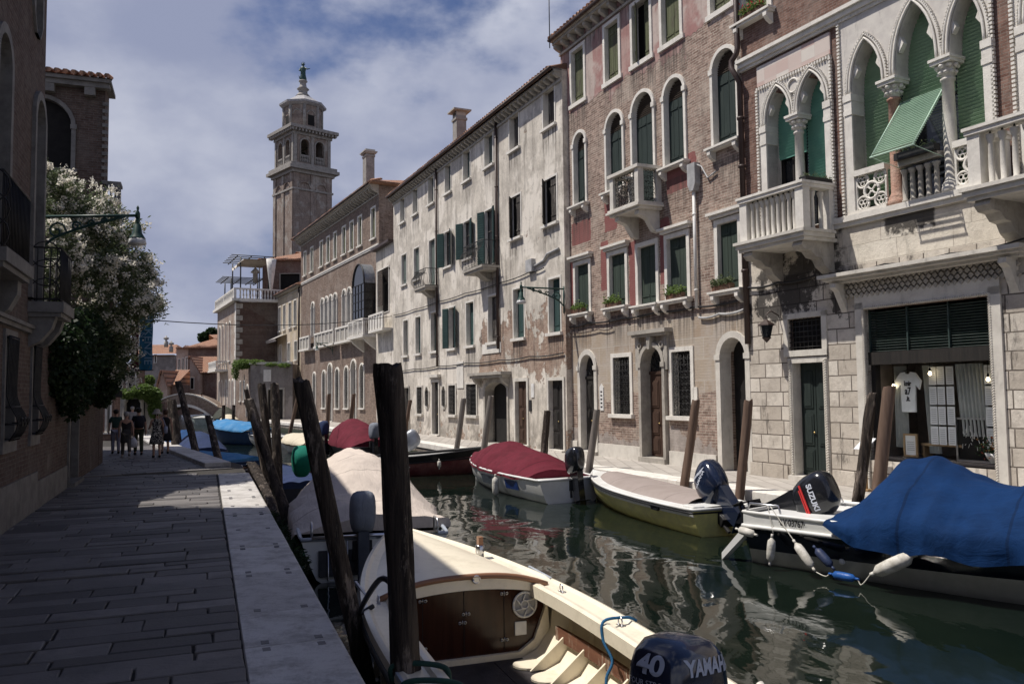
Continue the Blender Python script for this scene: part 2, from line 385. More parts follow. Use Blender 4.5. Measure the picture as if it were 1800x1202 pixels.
def mk_water():
    m=Mat('canal_water',.04,.5,coord='Object'); m.b.inputs['IOR'].default_value=1.45
    n=m.noise(.35,3,.5,lo=.3,hi=.7)
    m.col(m.mix(n,(.004,.008,.006),(.008,.013,.009)))
    v=m.vec(m.x*1.0,m.y*.55,0.0)
    far=m.y.step(12,30)
    h=m.noise(.7,2.0,.5,vec=v,dist=.9)*.55+m.noise(2.4,2,.5,vec=v,dist=.6)*.075+m.noise(9,2,.5,vec=m.vec(m.x,m.y*.8,0.0))*.012
    m.bump(h,.085,.85); return m.m
mat_water=mk_water()
# ================================================================= world, sun, setting
SUNV=Vector((-1,.03,math.tan(R(62)))).normalized()
w=bpy.data.worlds.new('World'); scene.world=w; w.use_nodes=True; nt=w.node_tree
bg=nt.nodes['Background']; sky=nt.nodes.new('ShaderNodeTexSky'); sky.sky_type='NISHITA'; sky.sun_disc=False
sky.sun_elevation=R(62); sky.sun_rotation=math.atan2(SUNV.x,SUNV.y); sky.air_density=1.2; sky.dust_density=1.5; sky.ozone_density=2
tc=nt.nodes.new('ShaderNodeTexCoord')
def wm(op,a,b=None,clamp=False):
    n=nt.nodes.new('ShaderNodeMath'); n.operation=op; n.use_clamp=clamp
    for i,q in enumerate((a,b)):
        if q is None: continue
        if isinstance(q,(int,float)): n.inputs[i].default_value=q
        else: nt.links.new(q,n.inputs[i])
    return n.outputs[0]
sep=nt.nodes.new('ShaderNodeSeparateXYZ'); nt.links.new(tc.outputs['Generated'],sep.inputs[0])
cv=nt.nodes.new('ShaderNodeCombineXYZ'); nt.links.new(sep.outputs[0],cv.inputs[0]); nt.links.new(sep.outputs[1],cv.inputs[1]); nt.links.new(wm('MULTIPLY',sep.outputs[2],1.7),cv.inputs[2])
def wnoise(scale,detail,rough,off):
    mp=nt.nodes.new('ShaderNodeVectorMath'); mp.operation='ADD'; nt.links.new(cv.outputs[0],mp.inputs[0]); mp.inputs[1].default_value=off
    n=nt.nodes.new('ShaderNodeTexNoise'); nt.links.new(mp.outputs[0],n.inputs['Vector']); n.inputs['Scale'].default_value=scale; n.inputs['Detail'].default_value=detail; n.inputs['Roughness'].default_value=rough
    return n.outputs[0]
def wr(s,a,b):
    n=nt.nodes.new('ShaderNodeMapRange'); n.interpolation_type='SMOOTHSTEP'; nt.links.new(s,n.inputs[0]); n.inputs[1].default_value=a; n.inputs[2].default_value=b; return n.outputs[0]
CLOUD_OFF=(7.4,2.9,0)
cover=wr(wm('SUBTRACT',wnoise(2.3,9,.54,CLOUD_OFF),wm('MULTIPLY',wr(sep.outputs[2],.33,.66),.26)),.30,.40)
body=wr(wnoise(3.0,9,.52,(CLOUD_OFF[0]+.12,CLOUD_OFF[1]-.05,.3)),.36,.68)
mixc=nt.nodes.new('ShaderNodeMix'); mixc.data_type='RGBA'; nt.links.new(body,mixc.inputs[0])
mixc.inputs[6].default_value=(5.0,5.6,8.0,1); mixc.inputs[7].default_value=(10.2,10.6,12.2,1)
mx=nt.nodes.new('ShaderNodeMix'); mx.data_type='RGBA'; nt.links.new(cover,mx.inputs[0])
tint=nt.nodes.new('ShaderNodeMix'); tint.data_type='RGBA'; tint.blend_type='MULTIPLY'; tint.inputs[0].default_value=1; tint.inputs[7].default_value=(.80,.86,1.18,1); nt.links.new(sky.outputs[0],tint.inputs[6]); nt.links.new(tint.outputs[2],mx.inputs[6]); nt.links.new(mixc.outputs[2],mx.inputs[7])
nt.links.new(mx.outputs[2],bg.inputs[0]); bg.inputs[1].default_value=.055
sun=bpy.data.lights.new('sun','SUN'); sun.energy=5.0; sun.angle=R(.5); sun.color=(1,.94,.86)
so=bpy.data.objects.new('sun',sun); COL.objects.link(so); so.rotation_euler=SUNV.to_track_quat('Z','Y').to_euler()
scene.view_settings.view_transform='Standard'; scene.view_settings.look='None'; scene.view_settings.exposure=.10; scene.view_settings.gamma=1
# ---- water
b=MB(); b.add([(-400,-60,0),(400,-60,0),(400,700,0),(-400,700,0)],[(0,1,2,3)]); tag(b.build('water',mat_water,loc=(0,0,WATER)),kind='structure')
# lines of the two quays
LK=[(.40,1.95),(-1.18,6.43),(-7.67,23.96),(-8.87,27.1),(-15.7,37.9),(-24.5,54.5),(-39.5,90)]
KO=2.6
rk=[fpt(SF,14,-KO),fpt(SF,0.2,-KO),fpt(PF,-.1,-KO),fpt(PF,-10.04,-KO),fpt(WF,-.1,-KO),fpt(WF,-26,-KO),fpt(RF,-6,-3.4),fpt(RF,-23.5,-3.9)]
RK=[(p.x,p.y) for p in rk]
def sheet(name,poly,z,mat,zb=-3,side=None):
    b=MB(); tri=tessellate_polygon([[Vector((x,y,0)) for x,y in poly]]); n=len(poly)
    b.add([(x,y,z) for x,y in poly],tri); b.cur=1
    b.add([(x,y,z) for x,y in poly]+[(x,y,zb) for x,y in poly],[(i,(i+1)%n,n+(i+1)%n,n+i) for i in range(n)])
    return tag(b.build(name,[mat,side or mat_canalwall]),kind='structure')
# left ground body (joint-coloured; the slabs lie on it)
sheet('left_pavement_bed',[(x-.02,y) for x,y in LK]+[(-400,90),(-400,-30),(.4,-30),(1.2,-.3)],-.035,mat_joint)
far=[fpt(RF,-23.5,-3.9),fpt(RF,-23.5,0)]
sheet('right_pavement',RK+[(-4,84),(60,84),(120,20),(60,-8),(14.6,-8)],-.012,mat_rpave)
sheet('far_ground',[(-400,93),(-38.5,93),(-38.9,96),(-60,150),(-60,400),(-400,400)],0.0,mat_joint)
sheet('far_ground_right',[(-28.6,85.3),(-34.8,97.2),(-50,140),(-50,400),(400,400),(400,84),(-4,84),(-20.5,78)],0.0,mat_joint)
# ---- slabs of the near pavement: rows across the walk
def lerp(a,b,t): return a+(b-a)*t
def kx(y,off=0):
    for (x0,y0),(x1,y1) in zip(LK,LK[1:]):
        if y0<=y<=y1: return lerp(x0,x1,(y-y0)/(y1-y0))+off
    return LK[0][0]+off
def wallx(y): return LF[0][0]+(y-LF[0][1])*(-.35648/.9343)
b=MB(); dv=Vector((-.35,.937)); nv=Vector((.937,.35))
def slab_rows(s0,s1,vleft,vright,b,rowh=.36):
    s=s0
    o=Vector((-1.18,6.43))
    while s<s1:
        h=rnd.choice((.26,.3,.36,.42))*rowh/.36; L=vleft(s)-rnd.random()*.9; e=vright(s)
        x=L; sk=rnd.uniform(-.02,.02)
        while x<e-.02:
            wd=rnd.uniform(.45,1.35); x2=min(x+wd,e)
            if e-x2<.2: x2=e
            z=rnd.uniform(-.007,.004); t1,t2=rnd.uniform(-.003,.003),rnd.uniform(-.004,.004); g=.008
            j=lambda:rnd.uniform(-.01,.01)
            P=[(x+g+j(),s+g+j()*.7),(x2-g+j(),s+g+j()*.7),(x2-g+j(),s+h-g+j()*.7),(x+g+j(),s+h-g+j()*.7)]
            zz=[z-t1-t2,z+t1-t2,z+t1+t2,z-t1+t2]
            top=[];bot=[];mid=[]
            cx=sum(p[0] for p in P)/4; cy=sum(p[1] for p in P)/4
            for (a,c),q in zip(P,zz):
                skew=sk*(a)
                w1=o+nv*(cx+(a-cx)*(1-.012/abs(a-cx) if abs(a-cx)>.05 else 1))+dv*(cy+(c-cy)*.93+skew)
                w2=o+nv*a+dv*(c+skew)
                top.append((w1.x,w1.y,q)); mid.append((w2.x,w2.y,q-.008)); bot.append((w2.x,w2.y,-.05))
            b.add(top+mid+bot,[(0,1,2,3)]+[(4+i,4+(i+1)%4,(i+1)%4,i) for i in range(4)]+[(8+i,8+(i+1)%4,4+(i+1)%4,4+i) for i in range(4)])
            x=x2
        s+=h
slab_rows(-9,19.3,lambda s:-4.4,lambda s:-.80 if s<18.6 else -1.3,b)
tag(b.build('pavement',mat_pave),kind='structure')
# far walk, bends with the canal
b=MB(); o2=Vector((-8.87,27.1)); save=(dv.copy(),nv.copy())
def rows2(p0,p1,wd):
    global dv,nv
    p0=Vector(p0);p1=Vector(p1); d=(p1-p0).normalized(); n=Vector((d.y,-d.x)); L=(p1-p0).length; s=-1.5
    while s<L+.5:
        h=rnd.uniform(.3,.5); x=-wd
        while x<-.6:
            x2=min(x+rnd.uniform(.5,1.3),-.6)
            g=.012; z=rnd.uniform(-.004,.004)
            q=[p0+n*(a)+d*(c) for a,c in ((x+g,s+g),(x2-g,s+g),(x2-g,s+h-g),(x+g,s+h-g))]
            b.add([(v.x,v.y,z) for v in q]+[(v.x,v.y,-.05) for v in q],[(0,1,2,3)]+[(4+i,4+(i+1)%4,(i+1)%4,i) for i in range(4)])
            x=x2
        s+=h
rows2(LK[3],LK[4],7.5)
tag(b.build('far_pavement',mat_pave),kind='structure')
# ---- kerb blocks with iron cramps
b=MB(); cr=MB()
def kerb(p0,p1,wd,z=0.0,th=.24,cramps=True,l=(.9,2.4),ov=.04):
    p0=Vector(p0[:2]);p1=Vector(p1[:2]); d=(p1-p0).normalized(); n=Vector((d.y,-d.x)); L=(p1-p0).length; s=0
    if ((n.x*1+n.y*0)<0) != (wd<0): pass
    while s<L-.01:
        e=min(s+rnd.uniform(*l),L)
        if L-e<.5: e=L
        g=.005; zz=z+rnd.uniform(-.006,.006); bv=.018
        def P(a,c,zq):
            v=p0+n*a+d*c; return (v.x,v.y,zq)
        a0,a1=sorted((-wd,ov)); 
        c0,c1=s+g,e-g
        lo=[(a0,c0),(a1,c0),(a1,c1),(a0,c1)]
        hi=[(a0+bv*.5,c0+bv*.4),(a1-bv*1.5,c0+bv*.4),(a1-bv*1.5,c1-bv*.4),(a0+bv*.5,c1-bv*.4)]
        b.add([P(x,y,zz) for x,y in hi]+[P(x,y,zz-bv) for x,y in lo]+[P(x,y,z-th) for x,y in lo],[(0,1,2,3)]+[(4+i,4+(i+1)%4,(i+1)%4,i) for i in range(4)]+[(8+i,8+(i+1)%4,4+(i+1)%4,4+i) for i in range(4)])
        if cramps and s>0:
            for f in (.22,.78):
                a=a0+(a1-a0)*f
                for t in (-.16,.06):
                    q=[P(a-.034,s+t,0),P(a+.034,s+t,0),P(a+.034,s+t+.10,0),P(a-.034,s+t+.10,0)]
                    cr.add([(x,y,zz+.004) for x,y,_ in q]+[(x,y,zz-.02) for x,y,_ in q],[(0,1,2,3)]+[(4+i,4+(i+1)%4,(i+1)%4,i) for i in range(4)])
        s=e
kerb(LK[0],LK[1],.80,l=(.9,1.6)); kerb(LK[1],LK[2],.80)
tag(b.build('near_kerb',mat_kerb),kind='structure')
b2=b; b=MB()
# the landing step between the two kerbs and the raised far kerb
kerb((-7.67-.55,23.96-.25),(-8.87,27.1),1.5,z=-.05,l=(1.2,1.6),cramps=False)
tag(b.build('landing_kerb',mat_kerb),kind='structure')
b=MB(); kerb((-8.95,26.2),LK[4],.75,z=.13,th=.3,cramps=False); 
kerb(LK[4],LK[5],.7,z=.05,cramps=False); kerb(LK[5],LK[6],.7,z=0.03,cramps=False)
tag(b.build('far_kerb',mat_kerb),kind='structure')
b=MB()
for a,c in zip(RK,RK[1:]): kerb(c,a,.55,z=.012,th=.22,cramps=False,ov=.05)
tag(b.build('right_kerb',mat_istria_w),kind='structure')
tag(cr.build('kerb_cramps',simple('cramp_lead',(.07,.065,.07),(.12,.115,.12),rough=.5)),kind='structure')
# ================================================================= facade kit
def outline(u0,u1,z0,z1,kind='rect',rise=None,n=12,g=0.0):
    """closed outline (counter-clockwise from bottom left); z1 is the top of the arch"""
    u0-=g;u1+=g;z1+=g
    w=u1-u0; c=(u0+u1)/2
    if kind=='rect': return [(u0,z0),(u0,z1),(u1,z1),(u1,z0)]
    if kind=='oct':
        q=.3*w; return [(u0,z0+q*1.3),(u0,z1-q*1.3),(u0+q,z1),(u1-q,z1),(u1,z1-q*1.3),(u1,z0+q*1.3),(u1-q,z0),(u0+q,z0),(u0,z0+q*1.3)]
    r=rise if rise else w/2
    pts=[(u0,z0)]
    if kind=='arch':
        for i in range(n+1):
            a=PI-PI*i/n; pts.append((c+w/2*math.cos(a),z1-r+r*math.sin(a)))
    elif kind=='ogee':   # pointed gothic arch with a small reverse curve at the tip
        L=[]
        for i in range(n//2+1):
            q=(i/(n//2))**.8; f=1-.86*q**2.6-.14*q**7
            if q>.93: f*=.9
            L.append((w/2*f,z1-r+r*q))
        pts+=[(c-x,z) for x,z in L]+[(c+x,z) for x,z in L[::-1][1:]]
    pts.append((u1,z0)); return pts
def wall_sheet(b,outer,holes,y=0,depth=.3):
    loops=[[Vector((x,z,0)) for x,z in outer]]+[[Vector((x,z,0)) for x,z in h] for h in holes]
    tri=tessellate_polygon(loops); flat=[p for l in loops for p in l]
    b.add([(p.x,y,p.y) for p in flat],[t for t in tri],False)
    for h in holes:
        n=len(h); b.add([(x,y,z) for x,z in h]+[(x,y+depth,z) for x,z in h],[(i,(i+1)%n,n+(i+1)%n,n+i) for i in range(n)],False)
def clean(h):
    r=[]
    for p in h:
        if not r or (abs(p[0]-r[-1][0])+abs(p[1]-r[-1][1]))>1e-5: r.append(p)
    if abs(r[0][0]-r[-1][0])+abs(r[0][1]-r[-1][1])<1e-5: r.pop()
    return r
def at_z(poly,z):   # clip helper: width of arch outline at height z
    xs=[]
    n=len(poly)
    for i in range(n):
        (x0,z0),(x1,z1)=poly[i],poly[(i+1)%n]
        if (z0-z)*(z1-z)<=0 and z0!=z1: xs.append(x0+(x1-x0)*(z-z0)/(z1-z0))
    return (min(xs),max(xs)) if xs else None
class House:
    def __init__(s,name,label,cat,F,u0,u1,ztop,depth,mat,group=None,zb=-.06,v=0,loc=None):
        s.F=F; s.root=empty(name,(0,0,0),0,label,cat,group)
        p=fpt(F,0,v); s.root.location=(p.x,p.y,0); s.root.rotation_euler=(0,0,frot(F))
        s.u0,s.u1,s.zt,s.dp,s.mat,s.zb=u0,u1,ztop,depth,mat,zb; s.holes=[]; s.side=[]
    def hole(s,o): s.holes.append(clean(o))
    def part(s,b,name,mat,parent=None,**k): return b.build(name,mat,parent or s.root,**k)
    def finish(s,mats=None,top=True,extra=None,front=None):
        b=MB(); u0,u1,zb,zt,d=s.u0,s.u1,s.zb,s.zt,s.dp
        outer=front or [(u0,zb),(u0,zt),(u1,zt),(u1,zb)]
        wall_sheet(b,outer,s.holes,0,.34)
        b.add([(u0,0,zb),(u0,d,zb),(u0,d,zt),(u0,0,zt),(u1,0,zb),(u1,d,zb),(u1,d,zt),(u1,0,zt)],[(0,1,2,3),(5,4,7,6),(1,5,6,2),(3,2,6,7)],False)
        # dark void behind the openings
        b.cur=1; b.add([(u0+.02,.42,zb),(u1-.02,.42,zb),(u1-.02,.42,zt-.02),(u0+.02,.42,zt-.02)],[(0,1,2,3)],False)
        o=b.build('wall',[s.mat,mat_dark],s.root,fix=False); return o
    # --- one window with all it has
    def win(s,u0,u1,z0,z1,kind='rect',rise=None,fw=.13,ft=.05,fmat=None,rv=.16,fill='shut',smat=None,sill=.12,sillp=.14,brackets=False,planks=3,fs=3,hood=None,name='window',grille=False,keep=None,slat_z=None,caps=False,ajar=False,label=None,lmat=None):
        fmat=fmat or mat_istria_w; smat=smat or mat_green; fw*=.82
        inn=outline(u0,u1,z0,z1,kind,rise); out=outline(u0,u1,z0,z1,kind,(rise or (u1-u0)/2)+fw if kind!='rect' else None,g=fw)
        s.hole([(x,z) for x,z in outline(u0,u1,z0-.02,z1,kind,(rise or (u1-u0)/2)+.02 if kind!='rect' and kind!='oct' else rise,g=.02)])
        b=MB(); b.ring(inn,out,-ft,.015,rv+.16)
        if caps:   # imposts at springing
            zs=z1-(rise or (u1-u0)/2)
            for a in (u0-fw/2,u1+fw/2): b.box(a-fw/2-.03,a+fw/2+.03,-ft-.03,.0,zs-.08,zs+.07)
        if kind=='rect' and fill!='door': b.box(u0-fw+.001,u1+fw-.001,-ft+.003,rv+.15,z0-.0,z0-.001-fw*.55)
        w=b.build(name,fmat,s.root,fix=True)
        if label: w['label']=label
        if sill and name=='window':
            b=MB(); b.box(u0-fw-.07,u1+fw+.07,-sillp,rv+.1,z0-sill-.001,z0-.002)
            if brackets:
                b.box(u0-fw-.11,u1+fw+.11,-sillp-.05,-.001,z0-.06,z0+.0)
                for a in (u0-fw+.06,u1+fw-.06):
                    b.prism([(-.001,z0-sill),(-sillp-.02,z0-sill),(-sillp-.02,z0-sill-.10),(-sillp*.6,z0-sill-.20),(-.001,z0-sill-.27)],a-.065,a+.065,'x')
            b.build('sill',fmat,w)
        if hood:
            b=MB(); b.box(u0-fw-.16,u1+fw+.16,-.20,0.0,z1+fw+hood,z1+fw+hood+.08); b.box(u0-fw-.10,u1+fw+.10,-.12,0.0,z1+fw+hood-.09,z1+fw+hood); b.build('cornice',fmat,w)
        poly=inn
        def panel(nm,mat,ua,ub,za,zb_,y,n,th=.03,Mx=None):
            b=MB(); pw=(ub-ua)/n
            for i in range(n):
                dy=rnd.uniform(-.004,.004); b.box(ua+pw*i+.004,ua+pw*(i+1)-.004,y+dy,y+th+dy,za,zb_,Mx)
            if fs:
                for zz in ([za+.25,zb_-.3] if (zb_-za)>1 else [(za+zb_)/2]): b.box(ua+.03,ub-.03,y-.02,y,zz,zz+.05,Mx)
            b.build(nm,mat,w)
        if fill in('shut','shut_louvre'):
            zs=z1 if kind=='rect' else (slat_z or z1-(rise or (u1-u0)/2)+.02)
            m=(u0+u1)/2
            if fill=='shut' and kind=='arch' and not slat_z:
                b=MB(); b.prism(clean(poly),rv,rv+.03); b.build('shutter',smat,w)
            else:
                if ajar:
                    a=R(38); M1=Matrix.Translation((u0,rv,0))@Matrix.Rotation(-a,4,'Z')@Matrix.Translation((-u0,-rv,0)); panel('shutter',smat,u0+.01,m,z0+.02,zs-.02,rv,planks,Mx=M1); panel('shutter',smat,m,u1-.01,z0+.02,zs-.02,rv,planks)
                else:
                    panel('shutter',smat,u0+.005,m-.006,z0+.02,zs-.015,rv,planks); panel('shutter',smat,m+.006,u1-.005,z0+.02,zs-.015,rv,planks)
                if kind!='rect':
                    b=MB(); z=zs+.02
                    while z<z1-.04:
                        r_=at_z(poly,z+.03)
                        if r_: 
                            M=Matrix.Translation((0,rv,z))@Matrix.Rotation(R(-35),4,'X'); b.box(r_[0]+.005,r_[1]-.005,-.008,.05,-.006,.012,M)
                        z+=.062
                    b.build('louvre',lmat or mat_louvre,w)
            b=MB(); b.prism(clean(poly),rv+.1,rv+.11); b.build('pane',mat_dark,w)
        if fill in ('glass','dark','open','grille','door_glass'):
            b=MB(); b.prism(clean(poly),rv+.03,rv+.04); pn=b.build('pane',mat_glass if fill!='dark' else mat_dark,w)
            if fill!='dark':
                b=MB(); m=(u0+u1)/2; b.box(m-.02,m+.02,rv,rv+.029,z0,z1-.03 if kind=='rect' else z1-.1)
                r_=z0+(z1-z0)*.62; b.box(u0,u1,rv,rv+.028,r_,r_+.03)
                for e in (u0,u1-.035): b.box(e,e+.035,rv-.002,rv+.027,z0,z1-(0 if kind=='rect' else (rise or (u1-u0)/2)))
                b.build('casement',mat_grey_sh if fill!='glass' else mat_doordark,w)
        if fill=='open':   # open shutters folded against the wall
            pw=(u1-u0)/2
            for sgn,hx in ((-1,u0),(1,u1)):
                b=MB(); a=R(rnd.uniform(12,32)); M1=Matrix.Translation((hx+sgn*.01,-ft-.02,0))@Matrix.Rotation(-sgn*a,4,'Z')
                if sgn>0: b.box(0,pw,-.035,0,z0+.02,z1-.02,M1)
                else: b.box(-pw,0,-.035,0,z0+.02,z1-.02,M1)
                for k in range(int((z1-z0)/.11)):
                    zz=z0+.06+k*.11
                    b.box(.03*sgn,(pw-.03)*sgn,-.05,-.034,zz,zz+.05,M1@Matrix.Rotation(0,4,'X'))
                b.build('shutter',smat,w)
        if grille or fill=='grille':
            b=MB(); W=u1-u0; nu=max(3,int(W/.16)); nz=max(3,int((z1-z0)/.19)); yy=-.0+.02
            if grille=='grid' :
                for i in range(1,nu): b.tube([(u0+W*i/nu,yy,z0),(u0+W*i/nu,yy,z1)],.011,5)
                for k in range(1,nz): b.tube([(u0,yy,z0+(z1-z0)*k/nz),(u1,yy,z0+(z1-z0)*k/nz)],.011,5)
            else:   # wrought iron with curls
                for i in range(0,nu+1):
                    x=min(max(u0+W*i/nu,u0+.012),u1-.012); r_=z1
                    if kind!='rect':
                        for q in range(30):
                            e=at_z(poly,r_)
                            if e and e[0]<=x<=e[1]: break
                            r_-=.03
                    b.tube([(x,yy,z0),(x,yy,r_)],.009,4)
                for k in range(0,nz+1):
                    zz=z0+(z1-z0)*k/nz; e=at_z(poly,min(zz,z1-.01)) or (u0,u1)
                    b.tube([(e[0],yy,zz),(e[1],yy,zz)],.009,4)
                for i in range(nu):
                    for k in range(nz):
                        cx=u0+W*(i+.5)/nu; cz=z0+(z1-z0)*(k+.5)/nz; e=at_z(poly,cz)
                        if not e or cx<e[0]+.03 or cx>e[1]-.03: continue
                        r0=min(W/nu,(z1-z0)/nz)*.42; sg=1 if (i+k)%2 else -1
                        b.tube([(cx+sg*r0*math.cos(t)*(1-t/9),yy-.012,cz+r0*1.1*math.sin(t)*(1-t/9)) for t in [j*.75 for j in range(8)]],.009,4)
            b.build('grille',mat_iron,w)
        if fill=='door':
            m=(u0+u1)/2; zs=z1 if kind=='rect' else z1-(rise or (u1-u0)/2)-.03
            if keep: zs=keep
            for (a,e) in ((u0+.02,m-.008),(m+.008,u1-.02)):
                b=MB(); b.box(a,e,rv,rv+.05,z0+.02,zs)
                hh=(zs-z0-.1)
                for (f0,f1) in ((.03,.22),(.26,.55),(.60,.94)):
                    p0,p1=z0+.05+hh*f0,z0+.05+hh*f1
                    b.box(a+.07,e-.07,rv-.022,rv,p0,p1); b.box(a+.12,e-.12,rv-.036,rv-.022,p0+.05,p1-.05)
                d=b.build('door_leaf',smat,w,bevel=.006)
                if a<m-.1: 
                    b=MB(); b.lathe([(.0,0),(.03,.005),(.03,.02),(0,.035)],(0,0,0),8); b.build('handle',simple('brass',(.45,.33,.15),rough=.35,metal=1,b=0),d,loc=(e-.05,rv-.02,z0+1.05),rot=(R(90),0,0))
            if zs<z1-.15:
                b=MB(); b.box(u0,u1,rv-.03,rv+.06,zs,zs+.1); b.build('transom',smat,w)
                b=MB(); pp=[p for p in clean(poly) if p[1]>zs+.1]; pp=[(u0,zs+.1)]+pp+[(u1,zs+.1)]; b.prism(clean(pp),rv+.04,rv+.05); b.build('pane',mat_glass,w)
                b=MB()
                for k in range(1,9):
                    a=PI*k/9; cx=(u0+u1)/2; rr=(z1-zs-.1)
                    b.tube([(cx,rv-.01,zs+.1),(cx+(u1-u0)/2*math.cos(a)*.97,rv-.01,zs+.1+rr*math.sin(a)*.93)],.011,4)
                for q in (.4,.7): b.tube([(cx+(u1-u0)/2*math.cos(PI*j/12)*q,rv-.012,zs+.1+rr*math.sin(PI*j/12)*q) for j in range(13)],.010,4)
                b.build('fanlight_grille',mat_iron,w)
            b=MB(); b.box(u0-fw,u1+fw,-.18,rv+.1,-.02,z0); b.build('step',fmat,w)
        return w
    def cornice(s,z,u0=None,u1=None,pr=.35,mod=True,sp=.42,mat=None,tile=True,h=.16,mh=.2):
        u0=s.u0 if u0 is None else u0; u1=s.u1 if u1 is None else u1; mat=mat or mat_darkstone
        b=MB()
        b.box(u0,u1,-pr,-.001,z-h*.5,z); b.box(u0,u1,-pr*.8,-.001,z-h,z-h*.5-.001)
        if mod:
            n=int((u1-u0)/sp)
            for i in range(n+1):
                x=u0+.1+(u1-u0-.2)*i/n
                b.prism([(-.001,z-h-.001),(-pr*.72,z-h-.001),(-pr*.72,z-h-mh*.4),(-pr*.5,z-h-mh*.65),(-.001,z-h-mh)],x-.07,x+.07,'x')
        b.box(u0,u1,-.07,-.002,z-h-mh-.09,z-h-mh-.001)
        b.build('cornice',mat,s.root)
        if tile:
            b=MB(); N=int((u1-u0)/.2)
            b.tube([(u0,-pr-.06,z-.03),(u1,-pr-.06,z-.03)],.06,8); b.build('gutter',mat_rustpipe,s.root)
    def roof(s,z,ov=.4,slope=.38,hip=True,u0=None,u1=None,d=None,mat=None):
        u0=(s.u0 if u0 is None else u0)-(ov if hip else 0); u1=(s.u1 if u1 is None else u1)+(ov if hip else 0); d=d or s.dp
        h=(d/2+ov)*slope
        b=MB(); hx=(d/2) if hip else 0
        v=[(u0,-ov,z),(u1,-ov,z),(u1,d+ov,z),(u0,d+ov,z),(u0+hx,d/2,z+h),(u1-hx,d/2,z+h)]
        b.add(v,[(0,1,5,4),(2,3,4,5),(1,2,5),(3,0,4)],False)
        b.add([(x,y,q-.08) for x,y,q in v[:4]]+v[:4],[(0,1,2,3),(0,1,5,4),(1,2,6,5),(2,3,7,6),(3,0,4,7)],False)
        r_=b.build('roof',mat or mat_tile,s.root)
        # barrel tiles: half-round ridges along the eave
        b=MB(); N=int((u1-u0)/.24)
        for i in range(N):
            x=u0+.12+i*.24+rnd.uniform(-.015,.015); L=rnd.uniform(.7,.9)
            b.tube([(x,-ov-.07,z+.02+rnd.uniform(-.01,.01)),(x,-ov+L,z+.02+(L)*slope)],[.085,.075],6,flat=.8)
        b.build('eave_tiles',mat or mat_tile,r_)
        return r_
    def pipe(s,u,z0,z1,r=.055,y=-.09,mat=None,name='drainpipe'):
        b=MB(); b.tube([(u,y,z0),(u,y,z1)],r,10)
        z=z0+.5
        while z<z1: b.tube([(u,y,z),(u,y,z+.05)],r*1.25,10); z+=2.2
        return b.build(name,mat or mat_rustpipe,s.root)
    def string(s,z,u0=None,u1=None,h=.14,p=.10,mat=None,name='string_course',v0=0):
        u0=s.u0 if u0 is None else u0; u1=s.u1 if u1 is None else u1
        b=MB(); b.box(u0,u1,-p,-.001+v0,z+h*.55,z+h); b.box(u0,u1,-p*.6,-.001+v0,z,z+h*.55-.001)
        return b.build(name,mat or mat_istria_w,s.root)
def balustrade_posts(b,kind,x0,x1,y,z0,z1,n,r=.045,axis='x'):
    for i in range(n):
        t=(i+.5)/n
        c=(x0+(x1-x0)*t,y,z0) if axis=='x' else (y,x0+(x1-x0)*t,z0)
        H=z1-z0
        if kind=='col': prof=[(r*1.35,0),(r*1.35,.04*H),(r*.95,.07*H),(r*1.05,.3*H),(r*.9,.74*H),(r*1.25,.78*H),(r*1.5,.84*H),(r*1.5,.87*H),(r*.5,.885*H)]
        else: prof=[(r*1.2,0),(r*1.2,.08*H),(r*.6,.14*H),(r*1.35,.36*H),(r*.55,.72*H),(r*1.15,.86*H),(r*1.2,H)]
        b.lathe(prof,c,8)
# ================================================================= the pink and brick house
H=House('brick_house','tall brick house with patchy pink render, green arched shutters and one small stone balcony','house',PF,-10.04,0.0,15.55,10,mat_pinkbrick)
pk=H
for i,(a,c) in enumerate([(-9.17,-8.29),(-6.82,-5.97),(-5.12,-4.15),(-3.50,-2.60),(-1.17,-.30)]):
    H.win(a,c,12.82,14.78,fw=.15,ft=.04,smat=mat_olive,sill=.15,sillp=.07,rv=.13,ajar=(i==2))
for i,(a,c,z0) in enumerate([(-9.08,-8.27,8.97),(-6.82,-5.83,8.97),(-5.22,-4.07,8.02),(-3.46,-2.50,8.97),(-1.15,-.19,8.97)]):
    H.win(a,c,z0,11.63+(.12 if i==2 else 0),'arch',fw=.13,ft=.06,smat=mat_green_d,fill='shut_louvre',slat_z=11.05,brackets=(i!=2),sill=.10 if i!=2 else 0,sillp=.2,caps=True,rv=.14,planks=2)
for i,(a,c,z0) in enumerate([(-9.14,-8.18,5.02),(-6.80,-5.83,5.02),(-5.08,-4.10,4.92),(-3.50,-2.54,4.92),(-1.14,-.30,4.92)]):
    H.win(a,c,z0,6.80,fw=.17,ft=.04,smat=mat_green,brackets=True,sillp=.2,hood=.12 if i not in(2,) else None,rv=.1,planks=3)
H.win(-8.88,-7.92,.12,3.52,'arch',fw=.22,ft=.05,smat=mat_doordark,fill='door',name='door',caps=True,rv=.2,fmat=mat_istria,keep=2.65)
H.win(-6.68,-5.68,1.45,3.33,fw=.17,ft=.04,fill='dark',grille='curl',rv=.2,fmat=mat_istria_w)
H.win(-4.93,-3.80,.14,3.58,'arch',fw=.16,ft=.12,smat=mat_doorbrown,fill='door',name='door',caps=True,rv=.24,fmat=mat_darkstone,keep=2.72)
H.win(-3.40,-2.49,1.45,3.36,fw=.17,ft=.04,fill='dark',grille='curl',rv=.2,fmat=mat_istria_w)
w_=H.win(-1.15,-.13,.0,3.62,'arch',fw=.22,ft=.06,fill='none',name='passage_arch',caps=True,rv=.5,fmat=mat_istria,sill=0)
